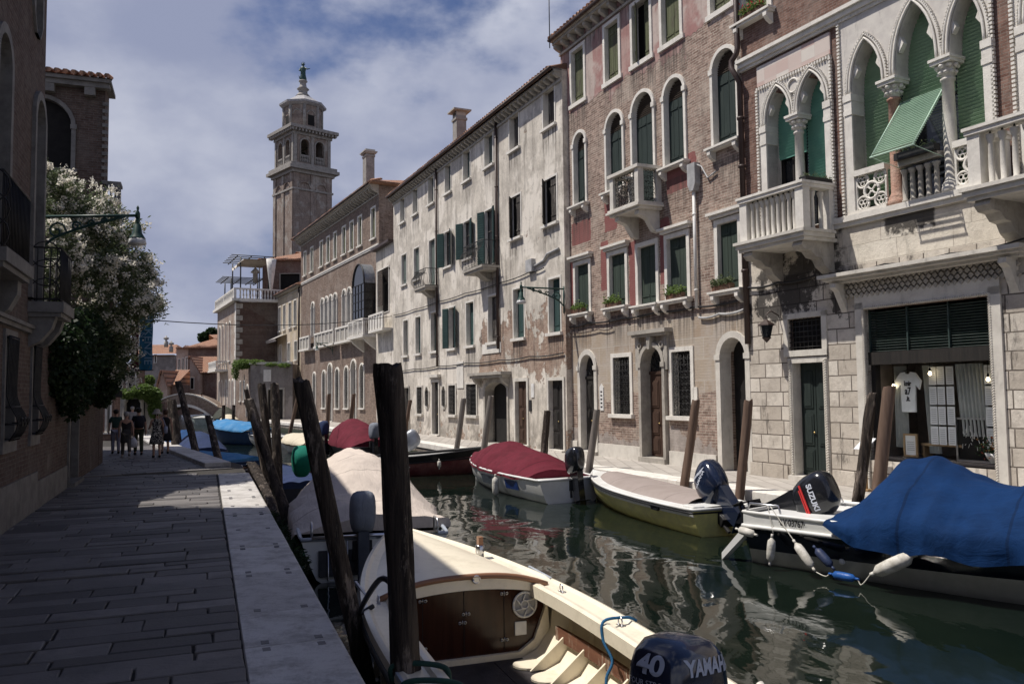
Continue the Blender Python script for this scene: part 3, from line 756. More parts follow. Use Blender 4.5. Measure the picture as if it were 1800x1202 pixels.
# passage interior: a rough brick vault running in
b=MB(); b.box(-1.15,-1.12,.34,5,0,3.7); b.box(-.13,-.10,.34,5,0,3.7); b.box(-1.15,-.1,.34,5,3.62,3.66); b.box(-1.15,-.1,4.9,5,0,3.7); b.build('passage_wall',mat_redbrick,w_)
H.finish()
b=MB()   # stone plinth
for (a,c) in [(-7.68,-5.13),(-3.58,-1.42),(-10.0,-9.14)]: b.mark(); b.box(a,c,-.06,-.001,-.02,.42+rnd.uniform(-.03,.03))
H.part(b,'plinth',mat_istria)
b=MB(); b.box(-5.35,-3.35,-.30,-.001,3.98,4.10); b.box(-5.25,-3.45,-.22,-.001,3.90,3.979)
for q in (-5.12,-3.62): b.box(q-.1,q+.1,-.1,-.001,2.85,3.9)
b.lathe([(.10,0),(.10,.03),(.05,.04)],(-4.98,-.02,3.45),12); 
for cx in (-4.95,-3.78): b.tube([(cx+.09*math.cos(t*PI/6),-.13,3.62+.09*math.sin(t*PI/6)) for t in range(13)],.02,5)
b.prism([(-4.42,3.5),(-4.48,3.88),(-4.26,3.88),(-4.32,3.5)],-.2,-.001)
H.part(b,'door_surround',mat_darkstone)
H.cornice(15.55,pr=.45,sp=.55,mh=.28,h=.2); H.roof(15.56,ov=.5,hip=False)
# balcony with stone corner posts and wrought iron panels
B=empty('balcony',parent=H.root); x0,x1,zb,zt,yo=-5.36,-3.74,7.98,9.12,-.86
b=MB(); b.box(x0-.12,x1+.12,yo-.1,-.001,zb-.14,zb-.07); b.box(x0-.08,x1+.08,yo-.05,-.001,zb-.069,zb); b.box(x0-.03,x1+.03,yo,-.001,zb-.22,zb-.141); b.build('slab',mat_istria,B)
b=MB()
for (a,y0,y1) in ((x0,yo,yo+.2),(x1-.2,yo,yo+.2),(x0,-.16,-.001),(x1-.2,-.16,-.001)): b.box(a,a+.2,y0,y1,zb+.001,zt-.101)
b.box(x0-.06,x1+.06,yo-.06,yo+.24,zt-.1,zt); b.box(x0-.06,x0+.24,yo+.24,-.001,zt-.1,zt); b.box(x1-.24,x1+.06,yo+.24,-.001,zt-.1,zt); b.build('parapet',mat_istria,B)
def iron_panel(b,p0,p1,z0,z1,n,flat=True):
    p0=Vector(p0);p1=Vector(p1); L=(p1-p0).length; d=(p1-p0)/L
    nz=max(2,int((z1-z0)/.16)); nu=max(2,int(L/.16))
    for i in range(nu+1): q=p0+d*L*i/nu; b.tube([(q.x,q.y,z0),(q.x,q.y,z1)],.008,4)
    for i in range(nu):
        for k in range(nz):
            c=p0+d*L*(i+.5)/nu; cz=z0+(z1-z0)*(k+.5)/nz; r0=.078; sg=1 if (i+k)%2 else -1
            b.tube([(c.x+d.x*sg*r0*math.cos(t)*(1-t/9),c.y+d.y*sg*r0*math.cos(t)*(1-t/9),cz+r0*math.sin(t)*(1-t/9)) for t in [j*.8 for j in range(8)]],.011,4)
b=MB(); iron_panel(b,(x0+.2,yo+.1,0),(x1-.2,yo+.1,0),zb+.02,zt-.1,8); iron_panel(b,(x1-.1,yo+.2,0),(x1-.1,-.16,0),zb+.02,zt-.1,5); iron_panel(b,(x0+.1,yo+.2,0),(x0+.1,-.16,0),zb+.02,zt-.1,5); b.build('railing',mat_iron,B)
b=MB()
for a in (x0+.15,x1-.35): b.mark(); b.prism([(-.001,zb-.22),(yo+.1,zb-.22),(yo+.08,zb-.36),(yo+.25,zb-.42),(yo*.5,zb-.5),(-.2,zb-.85),(-.001,zb-.9)],a,a+.22,'x')
b.build('bracket',mat_istria,B)
H.pipe(-2.05,4.55,8.15,.05,mat=mat_white_p)
b=MB(); b.box(-2.2,-1.85,-.2,-.001,8.15,8.75); b.prism([(-2.2,8.15),(-1.85,8.15),(-1.95,7.95),(-2.1,7.95)],-.2,-.001); b.tube([(-1.9,-.12,8.7),(-1.7,-.08,8.6),(-1.45,-.06,8.2),(-1.1,-.05,8.3)],.025,6); H.part(b,'junction_box',mat_pipegrey)
b=MB(); b.prism([(-7.58,1.55),(-7.58,2.35),(-7.46,2.47),(-7.34,2.35),(-7.34,1.55)],-.03,-.001)
for k in range(5): b.cur=1; b.box(-7.52,-7.40,-.034,-.031,1.65+k*.13,1.70+k*.13)
H.part(b,'doorbell_plate',[mat_white_p,mat_iron])
b=MB(); b.box(-2.38,-2.2,-.04,-.001,1.9,2.3); H.part(b,'doorbell_plate',mat_istria_w)
# ================================================================= the long white house
H=House('rendered_house','long white rendered house with stained peeling plaster and two bulging iron balconies','house',WF,-22.2,0.0,14.3,10,mat_white)
wh=H
for (a,c) in [(-20.72,-19.82),(-18.25,-17.37),(-15.48,-14.6),(-12.83,-11.95),(-10.22,-9.32),(-7.52,-6.58),(-4.75,-3.83),(-1.55,-.6)]:
    H.win(a,c,12.42,13.9,fw=.1,ft=.03,smat=mat_greengrey if a<-5.5 else mat_grey_sh,sill=.1,sillp=.12,rv=.22,planks=2,lmat=None)
Wl=[(-20.5,-19.55,'shut',mat_greengrey),(-18.09,-17.14,'shut',mat_greengrey),(-15.4,-14.45,'shut',mat_greengrey),(-12.95,-12.0,'open',mat_teal),(-10.24,-9.3,'open',mat_teal),(-7.54,-6.6,'open',mat_teal)]
for i,(a,c,f,m) in enumerate(Wl): H.win(a,c,8.65 if i not in(2,5) else 7.9,10.44,fw=.09,ft=.02,smat=m,fill=f,sill=.1,sillp=.1,rv=.12,planks=2)
H.win(-4.70,-3.75,8.65,10.42,fw=.1,ft=.02,smat=mat_grey_sh,fill='shut',sill=.1,rv=.02,ajar=True); H.win(-1.6,-.55,8.63,10.4,fw=.1,ft=.02,smat=mat_grey_sh,fill='shut',sill=.1,rv=.02,ajar=True)
for i,(a,c) in enumerate([(-20.17,-19.3),(-17.86,-16.95),(-15.21,-14.25),(-12.4,-11.5),(-10.0,-9.05),(-7.3,-6.35),(-4.57,-3.55),(-1.32,-.38)]):
    H.win(a,c,4.45,6.5,fw=.1,ft=.02,smat=[mat_green_d,mat_teal,mat_green_d,mat_teal,mat_teal,mat_grey_sh,mat_teal,mat_teal][i],fill='open' if i==3 else 'shut',sill=.12,sillp=.12,rv=.2,planks=2)
H.win(-20.1,-19.1,.02,2.55,fw=.12,fill='door',name='door',smat=mat_doordark,rv=.14,fmat=mat_darkstone)
H.win(-17.62,-16.7,1.1,2.57,fw=.13,fill='dark',grille='curl',fmat=mat_istria)
H.win(-16.2,-15.6,1.35,2.56,'oct',fw=.1,fill='dark',grille='curl',sill=0,fmat=mat_istria)
H.win(-15.0,-14.0,.06,2.8,fw=.16,fill='door',name='door',smat=mat_doordark,rv=.14,fmat=mat_istria)
H.win(-13.5,-12.95,1.38,2.56,'oct',fw=.1,fill='dark',grille='curl',sill=0,fmat=mat_istria)
H.win(-12.47,-11.5,1.15,2.6,fw=.13,fill='dark',grille='curl',fmat=mat_istria)
H.win(-10.03,-8.75,1.17,2.62,fw=.13,fill='dark',grille='curl',fmat=mat_istria)
w_=H.win(-7.7,-5.3,.0,2.66,'arch',rise=.35,fw=.2,fill='none',name='passage_arch',rv=.4,fmat=mat_darkstone,sill=0)
b=MB(); b.box(-7.74,-7.7,.34,4.5,0,2.8); b.box(-5.3,-5.26,.34,4.5,0,2.8); b.box(-7.7,-5.3,.34,4.5,2.66,2.7); b.box(-7.7,-5.3,4.4,4.5,0,2.8); b.build('passage_wall',mat_redbrick,w_)
H.win(-4.45,-3.35,.08,2.66,fw=.17,fill='door',name='door',smat=mat_doorbrown,rv=.12,fmat=mat_istria)
H.win(-1.4,-.25,.05,2.64,fw=.15,fill='door',name='door',smat=mat_doordark,rv=.14,fmat=mat_istria)
H.finish()
b=MB(); b.box(-8.73,-4.86,-.5,-.001,2.98,3.10); b.box(-8.65,-4.95,-.4,-.001,2.86,2.979)
for a in (-8.3,-5.2): b.prism([(-.001,2.86),(-.38,2.86),(-.3,2.7),(-.001,2.45)],a-.12,a+.12,'x')
H.part(b,'door_hood',mat_darkstone)
b=MB(); b.box(-15.35,-13.65,-.22,-.001,3.05,3.2); b.box(-15.2,-13.8,-.1,-.001,2.97,3.049); H.part(b,'door_hood',mat_istria)
for (a,c,z0,z1) in ((-11.3,-10.4,2.45,3.75),(-8.0,-5.9,3.95,4.4)):
    b=MB(); b.box(a,c,-.035,-.001,z0,z1); H.part(b,'wall_panel',mat_istria_w)
b=MB(); b.box(-2.95,-2.7,-.03,-.001,2.0,2.55); H.part(b,'number_plate',mat_white_p)
b=MB(); b.box(-3.75+.62,-2.95,-.04,-.001,1.45,1.9); H.part(b,'doorbell_plate',mat_iron)
for i in range(5):
    u=rnd.uniform(-19,-3)
H.cornice(14.32,pr=.42,sp=.40,mh=.24,h=.14,mat=mat_darkstone); H.roof(14.33,ov=.45,hip=False,slope=.34)
H.pipe(-14.0,3.6,14.2,.06); H.pipe(-6.05,4.1,14.2,.065); 
b=MB(); b.tube([(-.35,-.06,7.55),(-1.3,-.06,7.5),(-1.6,-.05,7.3),(-2.4,-.05,7.2)],.05,8); b.box(-3.0,-2.45,-.18,-.001,7.0,7.5); H.part(b,'junction_box',mat_pipegrey)
def bulge_balcony(H,u0,u1,z0,z1,yo):
    B=empty('balcony',parent=H.root)
    b=MB(); b.box(u0,u1,yo,-.001,z0-.1,z0); b.box(u0+.06,u1-.06,yo+.06,-.001,z0-.2,z0-.101)
    b.prism([(-.001,z0-.2),(yo*.75,z0-.2),(yo*.6,z0-.32),(yo*.25,z0-.5),(-.001,z0-.55)],(u0+u1)/2-.3,(u0+u1)/2+.3,'x'); b.build('slab',mat_darkstone,B)
    b=MB(); yi=yo+.06
    for zz,o in ((z0+.02,0),(z1,0)): b.tube([(u0+.05,-.01,zz),(u0+.05,yi,zz),(u1-.05,yi,zz),(u1-.05,-.01,zz)],.02,6)
    n=int((u1-u0)/.13)
    def bar(x,y,ox,oy): 
        pts=[]
        for t in range(9):
            f=t/8; k=math.sin(PI*min(1,f*1.25))**1*(.22 if f<.8 else 0)*(1 if f<.8 else 0)
            pts.append((x+ox*k,y+oy*k,z0+.02+(z1-z0-.02)*f))
        b.tube(pts,.011,4)
    for i in range(n+1): bar(u0+.05+(u1-u0-.1)*i/n,yi,0,-1)
    for i in range(1,5):
        for x,s in ((u0+.05,-1),(u1-.05,1)): bar(x,yi+(-.01-yi)*i/5,s,0)
    b.build('railing',mat_iron,B)
bulge_balcony(H,-15.9,-13.95+.0,7.85,8.75,-.75); bulge_balcony(H,-8.3,-5.95,7.75,8.85,-.85)
# chimneys: things of their own on the roofs
def chimney(name_label,p,w,d,h,rz,mat=mat_redbrick,cap='slab'):
    t=empty('chimney',p,rz,name_label,'chimney','chimneys on the roofs')
    b=MB(); b.box(-w/2,w/2,-d/2,d/2,0,h); b.box(-w/2-.05,w/2+.05,-d/2-.05,d/2+.05,h-.25,h-.12); b.build('stack',mat,t)
    b=MB()
    if cap=='slab':
        for sx in (-1,1): b.box(sx*w*.42-.05,sx*w*.42+.05,-d*.5,d*.5,h,h+.22)
        b.box(-w/2-.22,w/2+.22,-d/2-.22,d/2+.22,h+.22,h+.3)
    else:
        b.box(-w/2-.12,w/2+.12,-d/2-.12,d/2+.12,h,h+.1); b.box(-w/2-.2,w/2+.2,-d/2-.2,d/2+.2,h+.1,h+.18); b.box(-w/2-.05,w/2+.05,-d/2-.05,d/2+.05,h+.18,h+.34)
    b.build('cap',mat_darkstone,t); return t
p=at(808,262,43.5); chimney('brick chimney with a flat stone cap on the eave of the white house',p,.6,.55,1.75,frot(WF),mat_towerstone)
# ================================================================= stone palace at the right
H=House('stone_palace','pale stone palace with gothic windows, carved balconies and a shop on the ground floor','palace',SF,0.005,15.0,13.6,10,mat_sbrick)
st=H
# panel geometry: marble slabs with arched openings
def gothic(H,panel,ops,z_spring,cols,zbot,rope=True):
    """panel u0,u1,z0,z1 ; ops list of (u0,u1,ztop)"""
    u0,u1,z0,z1=panel
    hs=[outline(a,c,zbot,zt,'ogee',rise=zt-z_spring,n=20) for a,c,zt in ops]
    one=[(ops[0][0],zbot)]
    for h in hs: one+=h[1:-1]
    one+=[(ops[-1][1],zbot)]
    # the wall is pierced by a plain rectangle, the marble sheet carries the pointed openings
    H.hole([(u0+.1,zbot-.0),(u0+.1,z1-.25),(u1-.1,z1-.25),(u1-.1,zbot)])
    b=MB(); wall_sheet(b,[(u0,z0),(u0,z1),(u1,z1),(u1,z0)],[clean(one)],-.05,.46)
    b.add([(u0,-.05,z0),(u0,0,z0),(u0,0,z1),(u0,-.05,z1),(u1,-.05,z0),(u1,0,z0),(u1,0,z1),(u1,-.05,z1)],[(0,1,2,3),(4,5,6,7),(3,2,6,7)])
    W=b.build('window',mat_marblewall,H.root,fix=False)
    # arch mouldings: outer dog-tooth band and inner roll
    b=MB()
    for h,(a,c,zt) in zip(hs,ops):
        pts=[p for p in h if p[1]>=z_spring-.01]
        cx=(a+c)/2
        def off(g): return [(cx+(x-cx)*(1+g/(c-a)*2),z_spring+(z-z_spring)*(1+g/(zt-z_spring)*1.15)) for x,z in pts]
        b.tube([(x,-.075,z) for x,z in off(.13)],.035,6); b.tube([(x,-.085,z) for x,z in off(.045)],.030,6)
        q=off(.165)
        for (xa,za),(xb,zb) in zip(q,q[1:]):
            L=math.hypot(xb-xa,zb-za); n=max(1,int(L/.055))
            for k in range(n):
                t=k/n; b.box(xa+(xb-xa)*t-.014,xa+(xb-xa)*t+.014,-.115,-.05,za+(zb-za)*t-.016,za+(zb-za)*t+.016)
        # cusps
        rr=c-a
        for sg in (-1,1):
            zc=z_spring+(zt-z_spring)*.50; e=at_z(clean(h),zc)
            ex=e[0] if sg<0 else e[1]
            b.prism([(ex,zc+.30*rr),(ex-sg*.13*rr,zc-.02),(ex,zc-.20*rr)] if sg<0 else [(ex,zc-.22*rr),(ex-sg*.13*rr,zc-.02),(ex,zc+.30*rr)],-.03,.10)
    b.build('arch_moulding',mat_istria_w,W)
    if rope:
        b=MB()
        for x in (u0,u1):
            z=z0
            while z<z1: b.box(x-.035,x+.035,-.10,-.03,z,z+.05); z+=.085
        x=u0
        while x<u1: b.box(x,x+.05,-.10,-.03,z1-.03,z1+.04); x+=.085
        b.build('dog_tooth_trim',mat_istria_w,W)
    for (cu,r,mat,full) in cols:
        b=MB()
        zc=z_spring
        b.lathe([(r*1.55,0),(r*1.55,.12),(r*1.35,.13),(r*1.45,.18),(r*1.15,.24),(r,.28),(r*.98,(zc-zbot)*.5),(r*.9,zc-zbot-.42),(r*1.12,zc-zbot-.40),(r*1.12,zc-zbot-.36),(r*.92,zc-zbot-.34)],(cu,.08,zbot),18)
        col=b.build('column',mat,W)
        b=MB(); b.lathe([(r*.92,-.36),(r*1.1,-.2),(r*1.45,-.08)],(cu,.08,zc),14)
        for k in range(8):
            a=k*PI/4; b.lathe([(0,-.055),(.05,-.03),(.062,0),(.05,.03),(0,.055)],(cu+math.cos(a)*r*1.4,.08+math.sin(a)*r*1.4,zc-.12),7)
            a+=PI/8; b.lathe([(0,-.05),(.04,-.03),(.05,0),(0,.05)],(cu+math.cos(a)*r*1.2,.08+math.sin(a)*r*1.2,zc-.24),7)
        b.box(cu-r*1.75,cu+r*1.75,-.16,.30,zc-.07,zc+.0); b.box(cu-r*1.9,cu+r*1.9,-.19,.31,zc+.001,zc+.06); b.build('capital',mat_istria_w,col)
    # pilasters at the two jambs
    b=MB()
    for x,a in ((ops[0][0],-1),(ops[-1][1],1)):
        xa,xb=(x-.19,x) if a<0 else (x,x+.19); b.mark()
        b.box(xa,xb,-.10,.3,zbot,z_spring-.42); b.box(xa-.02,xb+.02,-.13,.3,z_spring-.10,z_spring+.06); b.box(xa-.01,xb+.01,-.11,.3,z_spring-.30,z_spring-.101); b.box(xa-.02,xb+.02,-.12,.3,z_spring-.42,z_spring-.301)
    b.build('pilaster',mat_istria_w,W)
    return W
def blinds(W,u0,u1,z0,z1,y,mat,curve=None):
    b=MB(); z=z0
    while z<z1:
        M=Matrix.Translation((0,y,z))@Matrix.Rotation(R(30),4,'X'); b.box(u0,u1,-.006,.006,0,.078,M); z+=.078
    b.box(u0,u1,y-.01,y+.02,z0-.03,z0); return b.build('roller_blind',mat,W)
mat_bl1=simple('blind_green',(.24,.37,.235),(.28,.41,.27),rough=.6,b=0); mat_bl2=simple('blind_teal',(.13,.33,.26),(.16,.36,.28),rough=.6,b=0); mat_bl3=simple('blind_light',(.44,.60,.48),(.40,.55,.44),rough=.6,b=0)
ZB=6.14
W1=gothic(H,(.62,3.03,ZB-.02,10.02),[(.93,1.72,9.86),(2.02,2.83,9.86)],8.92,[(1.87,.115,mat_istria,1)],ZB)
b=MB(); b.tube([(1.87+.17*math.cos(t*PI/8),-.07,9.72+.17*math.sin(t*PI/8)) for t in range(17)],.03,6); b.build('roundel',mat_istria_w,W1)
b=MB(); b.box(.62,3.03,-.05,-.001,10.1,10.62); b.build('frieze',mat_cheq,W1)
blinds(W1,.93,1.86,8.15,9.8,.37,mat_bl2); blinds(W1,1.90,2.83,7.1,9.8,.37,mat_bl2)
b=MB(); b.box(.9,2.86,.50,.52,ZB,9.9); b.build('pane',mat_glass,W1)
b=MB(); 
for x in (.95,1.3,1.66,2.05,2.4,2.78): b.box(x-.03,x+.03,.45,.49,ZB,8.9)
b.build('casement',mat_doordark,W1)
W2=gothic(H,(3.30,6.93,ZB-.02,10.72),[(3.62,4.42,10.02),(4.78,5.72,10.36),(6.04,6.74,10.10)],8.86,[(4.60,.13,mat_redmarble,1),(5.88,.13,mat_istria,1)],ZB)
blinds(W2,3.60,4.58,6.4,10.1,.37,mat_bl1); blinds(W2,4.62,5.86,8.35,10.4,.37,mat_bl1); blinds(W2,5.90,6.76,6.4,10.1,.37,mat_bl1)
b=MB(); b.box(3.55,6.85,.50,.52,ZB,10.5); b.build('pane',mat_glass,W2)
b=MB()   # the blind pushed out over the middle opening
for k in range(26):
    t0=k/26; M=Matrix.Translation((0,.12-1.02*t0,8.36-1.30*t0+.02))@Matrix.Rotation(R(-38-90),4,'X'); b.box(4.76,5.74,-.004,.004,0,.066,M)
b.box(4.76,4.785,-.92,.12,7.05,7.07,Matrix.Identity(4)) if False else None
b.tube([(4.75,.1,8.36),(4.75,-.9,7.06)],.014,6); b.tube([(5.75,.1,8.36),(5.75,-.9,7.06)],.014,6); b.tube([(4.72,-.9,7.05),(5.78,-.9,7.05)],.018,6); b.tube([(4.75,-.9,7.05),(4.75,.1,6.9)],.008,5); b.tube([(5.75,-.9,7.05),(5.75,.1,6.9)],.008,5); b.build('awning_blind',mat_bl3,W2)
W3=gothic(H,(7.32,10.4,ZB-.02,10.72),[(7.6,8.45,10.1),(8.8,9.65,10.1)],8.86,[(8.62,.13,mat_istria,1)],ZB)
blinds(W3,7.58,8.60,6.5,10.1,.37,mat_bl1); b=MB(); b.box(7.5,9.8,.50,.52,ZB,10.2); b.build('pane',mat_glass,W3)
# traceried parapets of the triple window
def tracery(b,u0,u1,z0,z1,y):
    cx,cz=(u0+u1)/2,(z0+z1)/2; w,h=(u1-u0)/2,(z1-z0)/2
    def ringm(x,z,r,t=.035,n=20): b.tube([(x+r*math.cos(2*PI*k/n),y,z+r*math.sin(2*PI*k/n)) for k in range(n+1)],t,6,flat=1)
    ringm(cx,cz,min(w,h)*.50)
    for k in range(4):
        a=k*PI/2+PI/4; ringm(cx+math.cos(PI/2*k)*.11,cz+math.sin(PI/2*k)*.11,.085,.018,12)
    for sx in (-1,1):
        for sz in (-1,1):
            x,z=cx+sx*w*.62,cz+sz*h*.66; ringm(x,z,min(w,h)*.40,.028)
            for k in range(3): a=k*2*PI/3+.5; ringm(x+math.cos(a)*.06,z+math.sin(a)*.06,.05,.014,10)
b=MB()
for a,c in ((3.62,4.44),(6.04,6.76)): b.mark(); tracery(b,a+.04,c-.02,6.22,6.98,-.04); b.box(a,c,-.12,.08,6.99,7.12); b.box(a,c,-.10,.06,6.14,6.215); b.box(a,a+.04,-.06,.0,6.215,6.99); b.box(c-.04,c,-.06,.0,6.215,6.99)
b.build('parapet',mat_istria_w,W2)
b=MB(); b.box(4.78,5.72,-.12,.08,6.92,7.05); balustrade_posts(b,'col',4.78,5.72,-.03,6.15,6.95,5,.055); b.build('balustrade',mat_darkstone,W2)
H.hole([(1.45,3.16),(1.45,3.92),(2.5,3.92),(2.5,3.16)])
H.win(1.53,2.50,.10,2.84,fw=.16,ft=.07,smat=mk_wood('door_green_black',(.016,.024,.022),(.028,.04,.036)),fill='door',name='door',rv=.2,fmat=mat_istria)
H.hole([(3.72,.62),(3.72,3.96),(6.62,3.96),(6.62,.62)])
# upper floor window with flowers above the string course, partly in view
H.win(.15,1.05,12.0,13.4,fw=.2,fill='shut',brackets=True,sillp=.22,smat=mat_olive)
H.finish()
# ground floor: rusticated blocks; middle band smooth ashlar
b=MB()
def cl(pts): return pts
wall_sheet(b,[(-.0,-.06),(0,5.0),(15,5.0),(15,-.06)],[[(1.53-.16,-.03),(1.53-.16,3.0),(1.45,3.0),(1.45,3.92),(2.5,3.92),(2.5,3.0),(2.66,3.0),(2.66,-.03)],[(3.72,.62),(3.72,3.96),(6.62,3.96),(6.62,.62)]],-.05,.05)
b.add([(0,-.05,-.06),(0,0,-.06),(0,0,5),(0,-.05,5)],[(0,1,2,3)]); b.build('rusticated_base',mat_rustic,H.root,fix=False)
b=MB(); b.box(0.0,15,-.045,-.001,5.001,5.9); b.build('ashlar_band',mat_ashlar,H.root)
b=MB(); 
for (a,c) in ((0,1.3),(2.75,3.5),(6.9,9)): b.mark(); b.box(a,c,-.09,-.051,-.03,.32)
b.build('plinth',mat_rustic,H.root)
b=MB(); b.box(3.0,15,-.17,-.046,6.0,6.13); b.box(3.0,15,-.12,-.046,5.9,5.999); H.part(b,'string_course',mat_istria_w)
b=MB(); b.box(0.01,15,-.22,-.001,10.90,10.99); b.box(0.01,15,-.15,-.001,10.78,10.899); b.box(0.01,15,-.09,-.001,10.70,10.779); H.part(b,'string_course',mat_istria_w)
b=MB(); b.box(1.45,2.5,.10,.12,3.16,3.92); H.part(b,'fanlight_pane',mat_dark)
b=MB()
for i in range(8): b.tube([(1.45+1.05*(i+.5)/8,-.02,3.16),(1.45+1.05*(i+.5)/8,-.02,3.92)],.012,5)
for i in range(6): b.tube([(1.45,-.025,3.16+.76*(i+.5)/6),(2.5,-.025,3.16+.76*(i+.5)/6)],.012,5)
b.build('fanlight_grille',mat_iron,H.root)
b=MB()
for a,c in ((1.30,1.44),(2.51,2.66)): b.box(a,c,-.09,-.05,3.02,4.05)
b.box(1.30,2.66,-.09,-.05,3.93,4.06); b.box(1.30,2.66,-.1,-.05,3.0,3.15)
z=.1
for x in (1.46,2.57):
    z=.1
    while z<2.9: b.tube([(x-.04,-.075,z),(x+.04,-.09,z+.06)],.022,5); z+=.06
b.build('door_surround',mat_istria,H.root)
# shop front
SH=empty('shop_front',parent=H.root)
b=MB(); b.box(3.50,3.72,-.10,.30,-.03,4.12); b.box(6.62,6.86,-.10,.30,-.03,4.12); b.box(3.5,6.86,-.10,.3,3.97,4.30)
for x in (3.70,6.64):
    z=.2
    while z<3.95: b.tube([(x-.03,-.09,z),(x+.03,-.105,z+.05)],.016,5); z+=.05
x=3.75
while x<6.6: b.tube([(x,-.10,3.96),(x+.05,-.11,4.01)],.016,5); x+=.05
b.build('stone_frame',mat_istria,SH)
b=MB()
for row in range(4):
    x=3.1+(.07 if row%2 else 0)
    while x<7.2:
        b.lathe([(.07,0),(.055,.03),(.02,.06)],(0,0,0),6) if False else b.prism([(x,4.30+row*.1),(x+.06,4.36+row*.1),(x+.12,4.30+row*.1),(x+.06,4.24+row*.1+.0)],-.12,-.051); x+=.14
b.build('carved_frieze',mat_darkstone,SH)
b=MB(); b.box(2.85,7.55,-.55,-.051,4.72,4.80); b.box(2.92,7.48,-.46,-.051,4.66,4.719); b.box(2.98,7.4,-.3,-.051,4.60,4.659)
for x in (3.10,7.05): b.prism([(-.051,4.60),(-.40,4.60),(-.42,4.50),(-.30,4.42),(-.16,4.15),(-.051,3.95)],x,x+.16,'x')
b.build('hood',mat_istria,SH)
b=MB(); z=3.02
while z<3.93: 
    M=Matrix.Translation((0,.12,z))@Matrix.Rotation(R(-40),4,'X'); b.box(3.72,6.62,-.004,.05,-.004,.004,M); z+=.058
for x in (3.72,4.68,5.64,6.59): b.box(x,x+.03,.07,.12,3.0,3.95)
b.build('louvre_screen',simple('louvre_dark_green',(.03,.05,.045),(.05,.07,.065),rough=.4,b=0),SH)
b=MB(); b.box(3.72,6.62,.02,.25,2.72,3.0); b.box(3.72,3.84,.10,.25,.62,2.72); b.box(6.55,6.62,.1,.25,.62,2.72); b.box(3.72,6.62,-.02,.28,.5,.62); b.build('window_frame',mat_doordark,SH)
b=MB(); b.box(3.84,6.55,.25,.262,.62,2.72); mg=Mat('shop_glass',.02,.5); mg.b.inputs['Transmission Weight'].default_value=1; mg.b.inputs['IOR'].default_value=1.02; mg.col((.95,.97,.97)); b.build('pane',mg.m,SH)
b=MB(); # recessed room
b.box(3.7,6.7,1.6,1.65,.3,3.0); b.box(3.66,3.7,.3,1.65,.3,3.0); b.box(6.66,6.7,.3,1.65,.3,3.0); b.box(3.7,6.7,.3,1.65,.62,.68); b.box(3.7,6.7,.28,1.65,2.95,3.0); b.build('display_room',simple('shop_room',(.20,.17,.15),(.26,.22,.19)),SH)
o=[q for q in H.root.children if q.name.startswith('wall')][0]
# cut the dark backing where the shop room is (rebuild the backing as two sheets)
me=o.data; bm=bmesh.new(); bm.from_mesh(me); bm.faces.ensure_lookup_table()
for f in [f for f in bm.faces if f.material_index==1]: bm.faces.remove(f)
vs=lambda a,c,z0,z1:[bm.verts.new((a,.8,z0)),bm.verts.new((c,.8,z0)),bm.verts.new((c,.8,z1)),bm.verts.new((a,.8,z1))]
for q in ((.02,3.6,-.05,5),(6.75,14.9,-.05,5),(.02,14.9,5.01,13.5)): f=bm.faces.new(vs(*q)); f.material_index=1
bm.to_mesh(me); bm.free()
# carved balconies
def stone_balcony(H,u0,u1,zb,zt,yo,ncol,side=2,mat=mat_istria_w):
    B=empty('balcony',parent=H.root)
    b=MB(); b.box(u0-.12,u1+.12,yo-.14,-.18,zb-.02,zb+.05); b.box(u0-.08,u1+.08,yo-.09,-.18,zb-.12,zb-.021); b.box(u0-.03,u1+.03,yo-.03,-.051,zb-.20,zb-.121); b.build('slab',mat_istria,B)
    b=MB()
    for a in (u0,u1-.24): b.box(a,a+.24,yo,yo+.22,zb+.051,zt-.14)
    for a in (u0,u1-.2): b.box(a,a+.2,-.24,-.101,zb+.051,zt-.14)
    b.box(u0-.06,u1+.06,yo-.07,yo+.26,zt-.06,zt); b.box(u0-.03,u1+.03,yo-.04,yo+.24,zt-.139,zt-.061)
    for a,c in ((u0-.06,u0+.26),(u1-.26,u1+.06)): b.box(a,c,yo+.26,-.101,zt-.06,zt); b.box(a+.03,c-.03,yo+.24,-.101,zt-.139,zt-.061)
    b.build('parapet',mat,B)
    b=MB(); balustrade_posts(b,'col',u0+.27,u1-.27,yo+.11,zb+.05,zt-.06,ncol,.052)
    for a in (u0+.12,u1-.12): balustrade_posts(b,'col',yo+.28,-.26,a,zb+.05,zt-.06,side,.05,'y')
    b.build('baluster_row',mat_istria,B)
    b=MB()   # dark spearhead caps between the colonnettes
    n=ncol
    for i in range(n):
        x=u0+.27+(u1-u0-.54)*(i+.5)/n; b.lathe([(.02,0),(.048,.04),(.03,.10),(.008,.19)],(x,yo+.11,zt-.30),6)
    b.build('finial_row',mat_iron,B)
    b=MB()
    for a in (u0+.08,u1-.38): b.mark(); b.prism([(-.051,zb-.2),(yo+.05,zb-.2),(yo+.0,zb-.30),(yo+.10,zb-.40),(yo*.72,zb-.42),(yo*.60,zb-.55),(yo*.42,zb-.58),(yo*.33,zb-.75),(-.051,zb-.95)],a,a+.3,'x')
    b.build('bracket',mat_darkstone,B)
    return B
stone_balcony(H,.95,3.02,5.80,6.97,-1.08,9); stone_balcony(H,7.0,10.2,5.80,6.97,-1.08,12)
# brown drainpipe at the corner of the stone palace
b=MB(); b.tube([(.05,-.16,16),(.05,-.16,11.35),(.05,-.2,11.2),(-.12,-.22,11.05),(-.12,-.24,10.85),(.05,-.26,10.6),(.07,-.14,10.4),(.07,-.12,3.4)],.075,10)
for z in (13.2,9.4,8.1,6.6,5.3): b.tube([(.06,-.13,z),(.06,-.13,z+.07)],.1,10)
H.part(b,'drainpipe',mat_rustpipe)
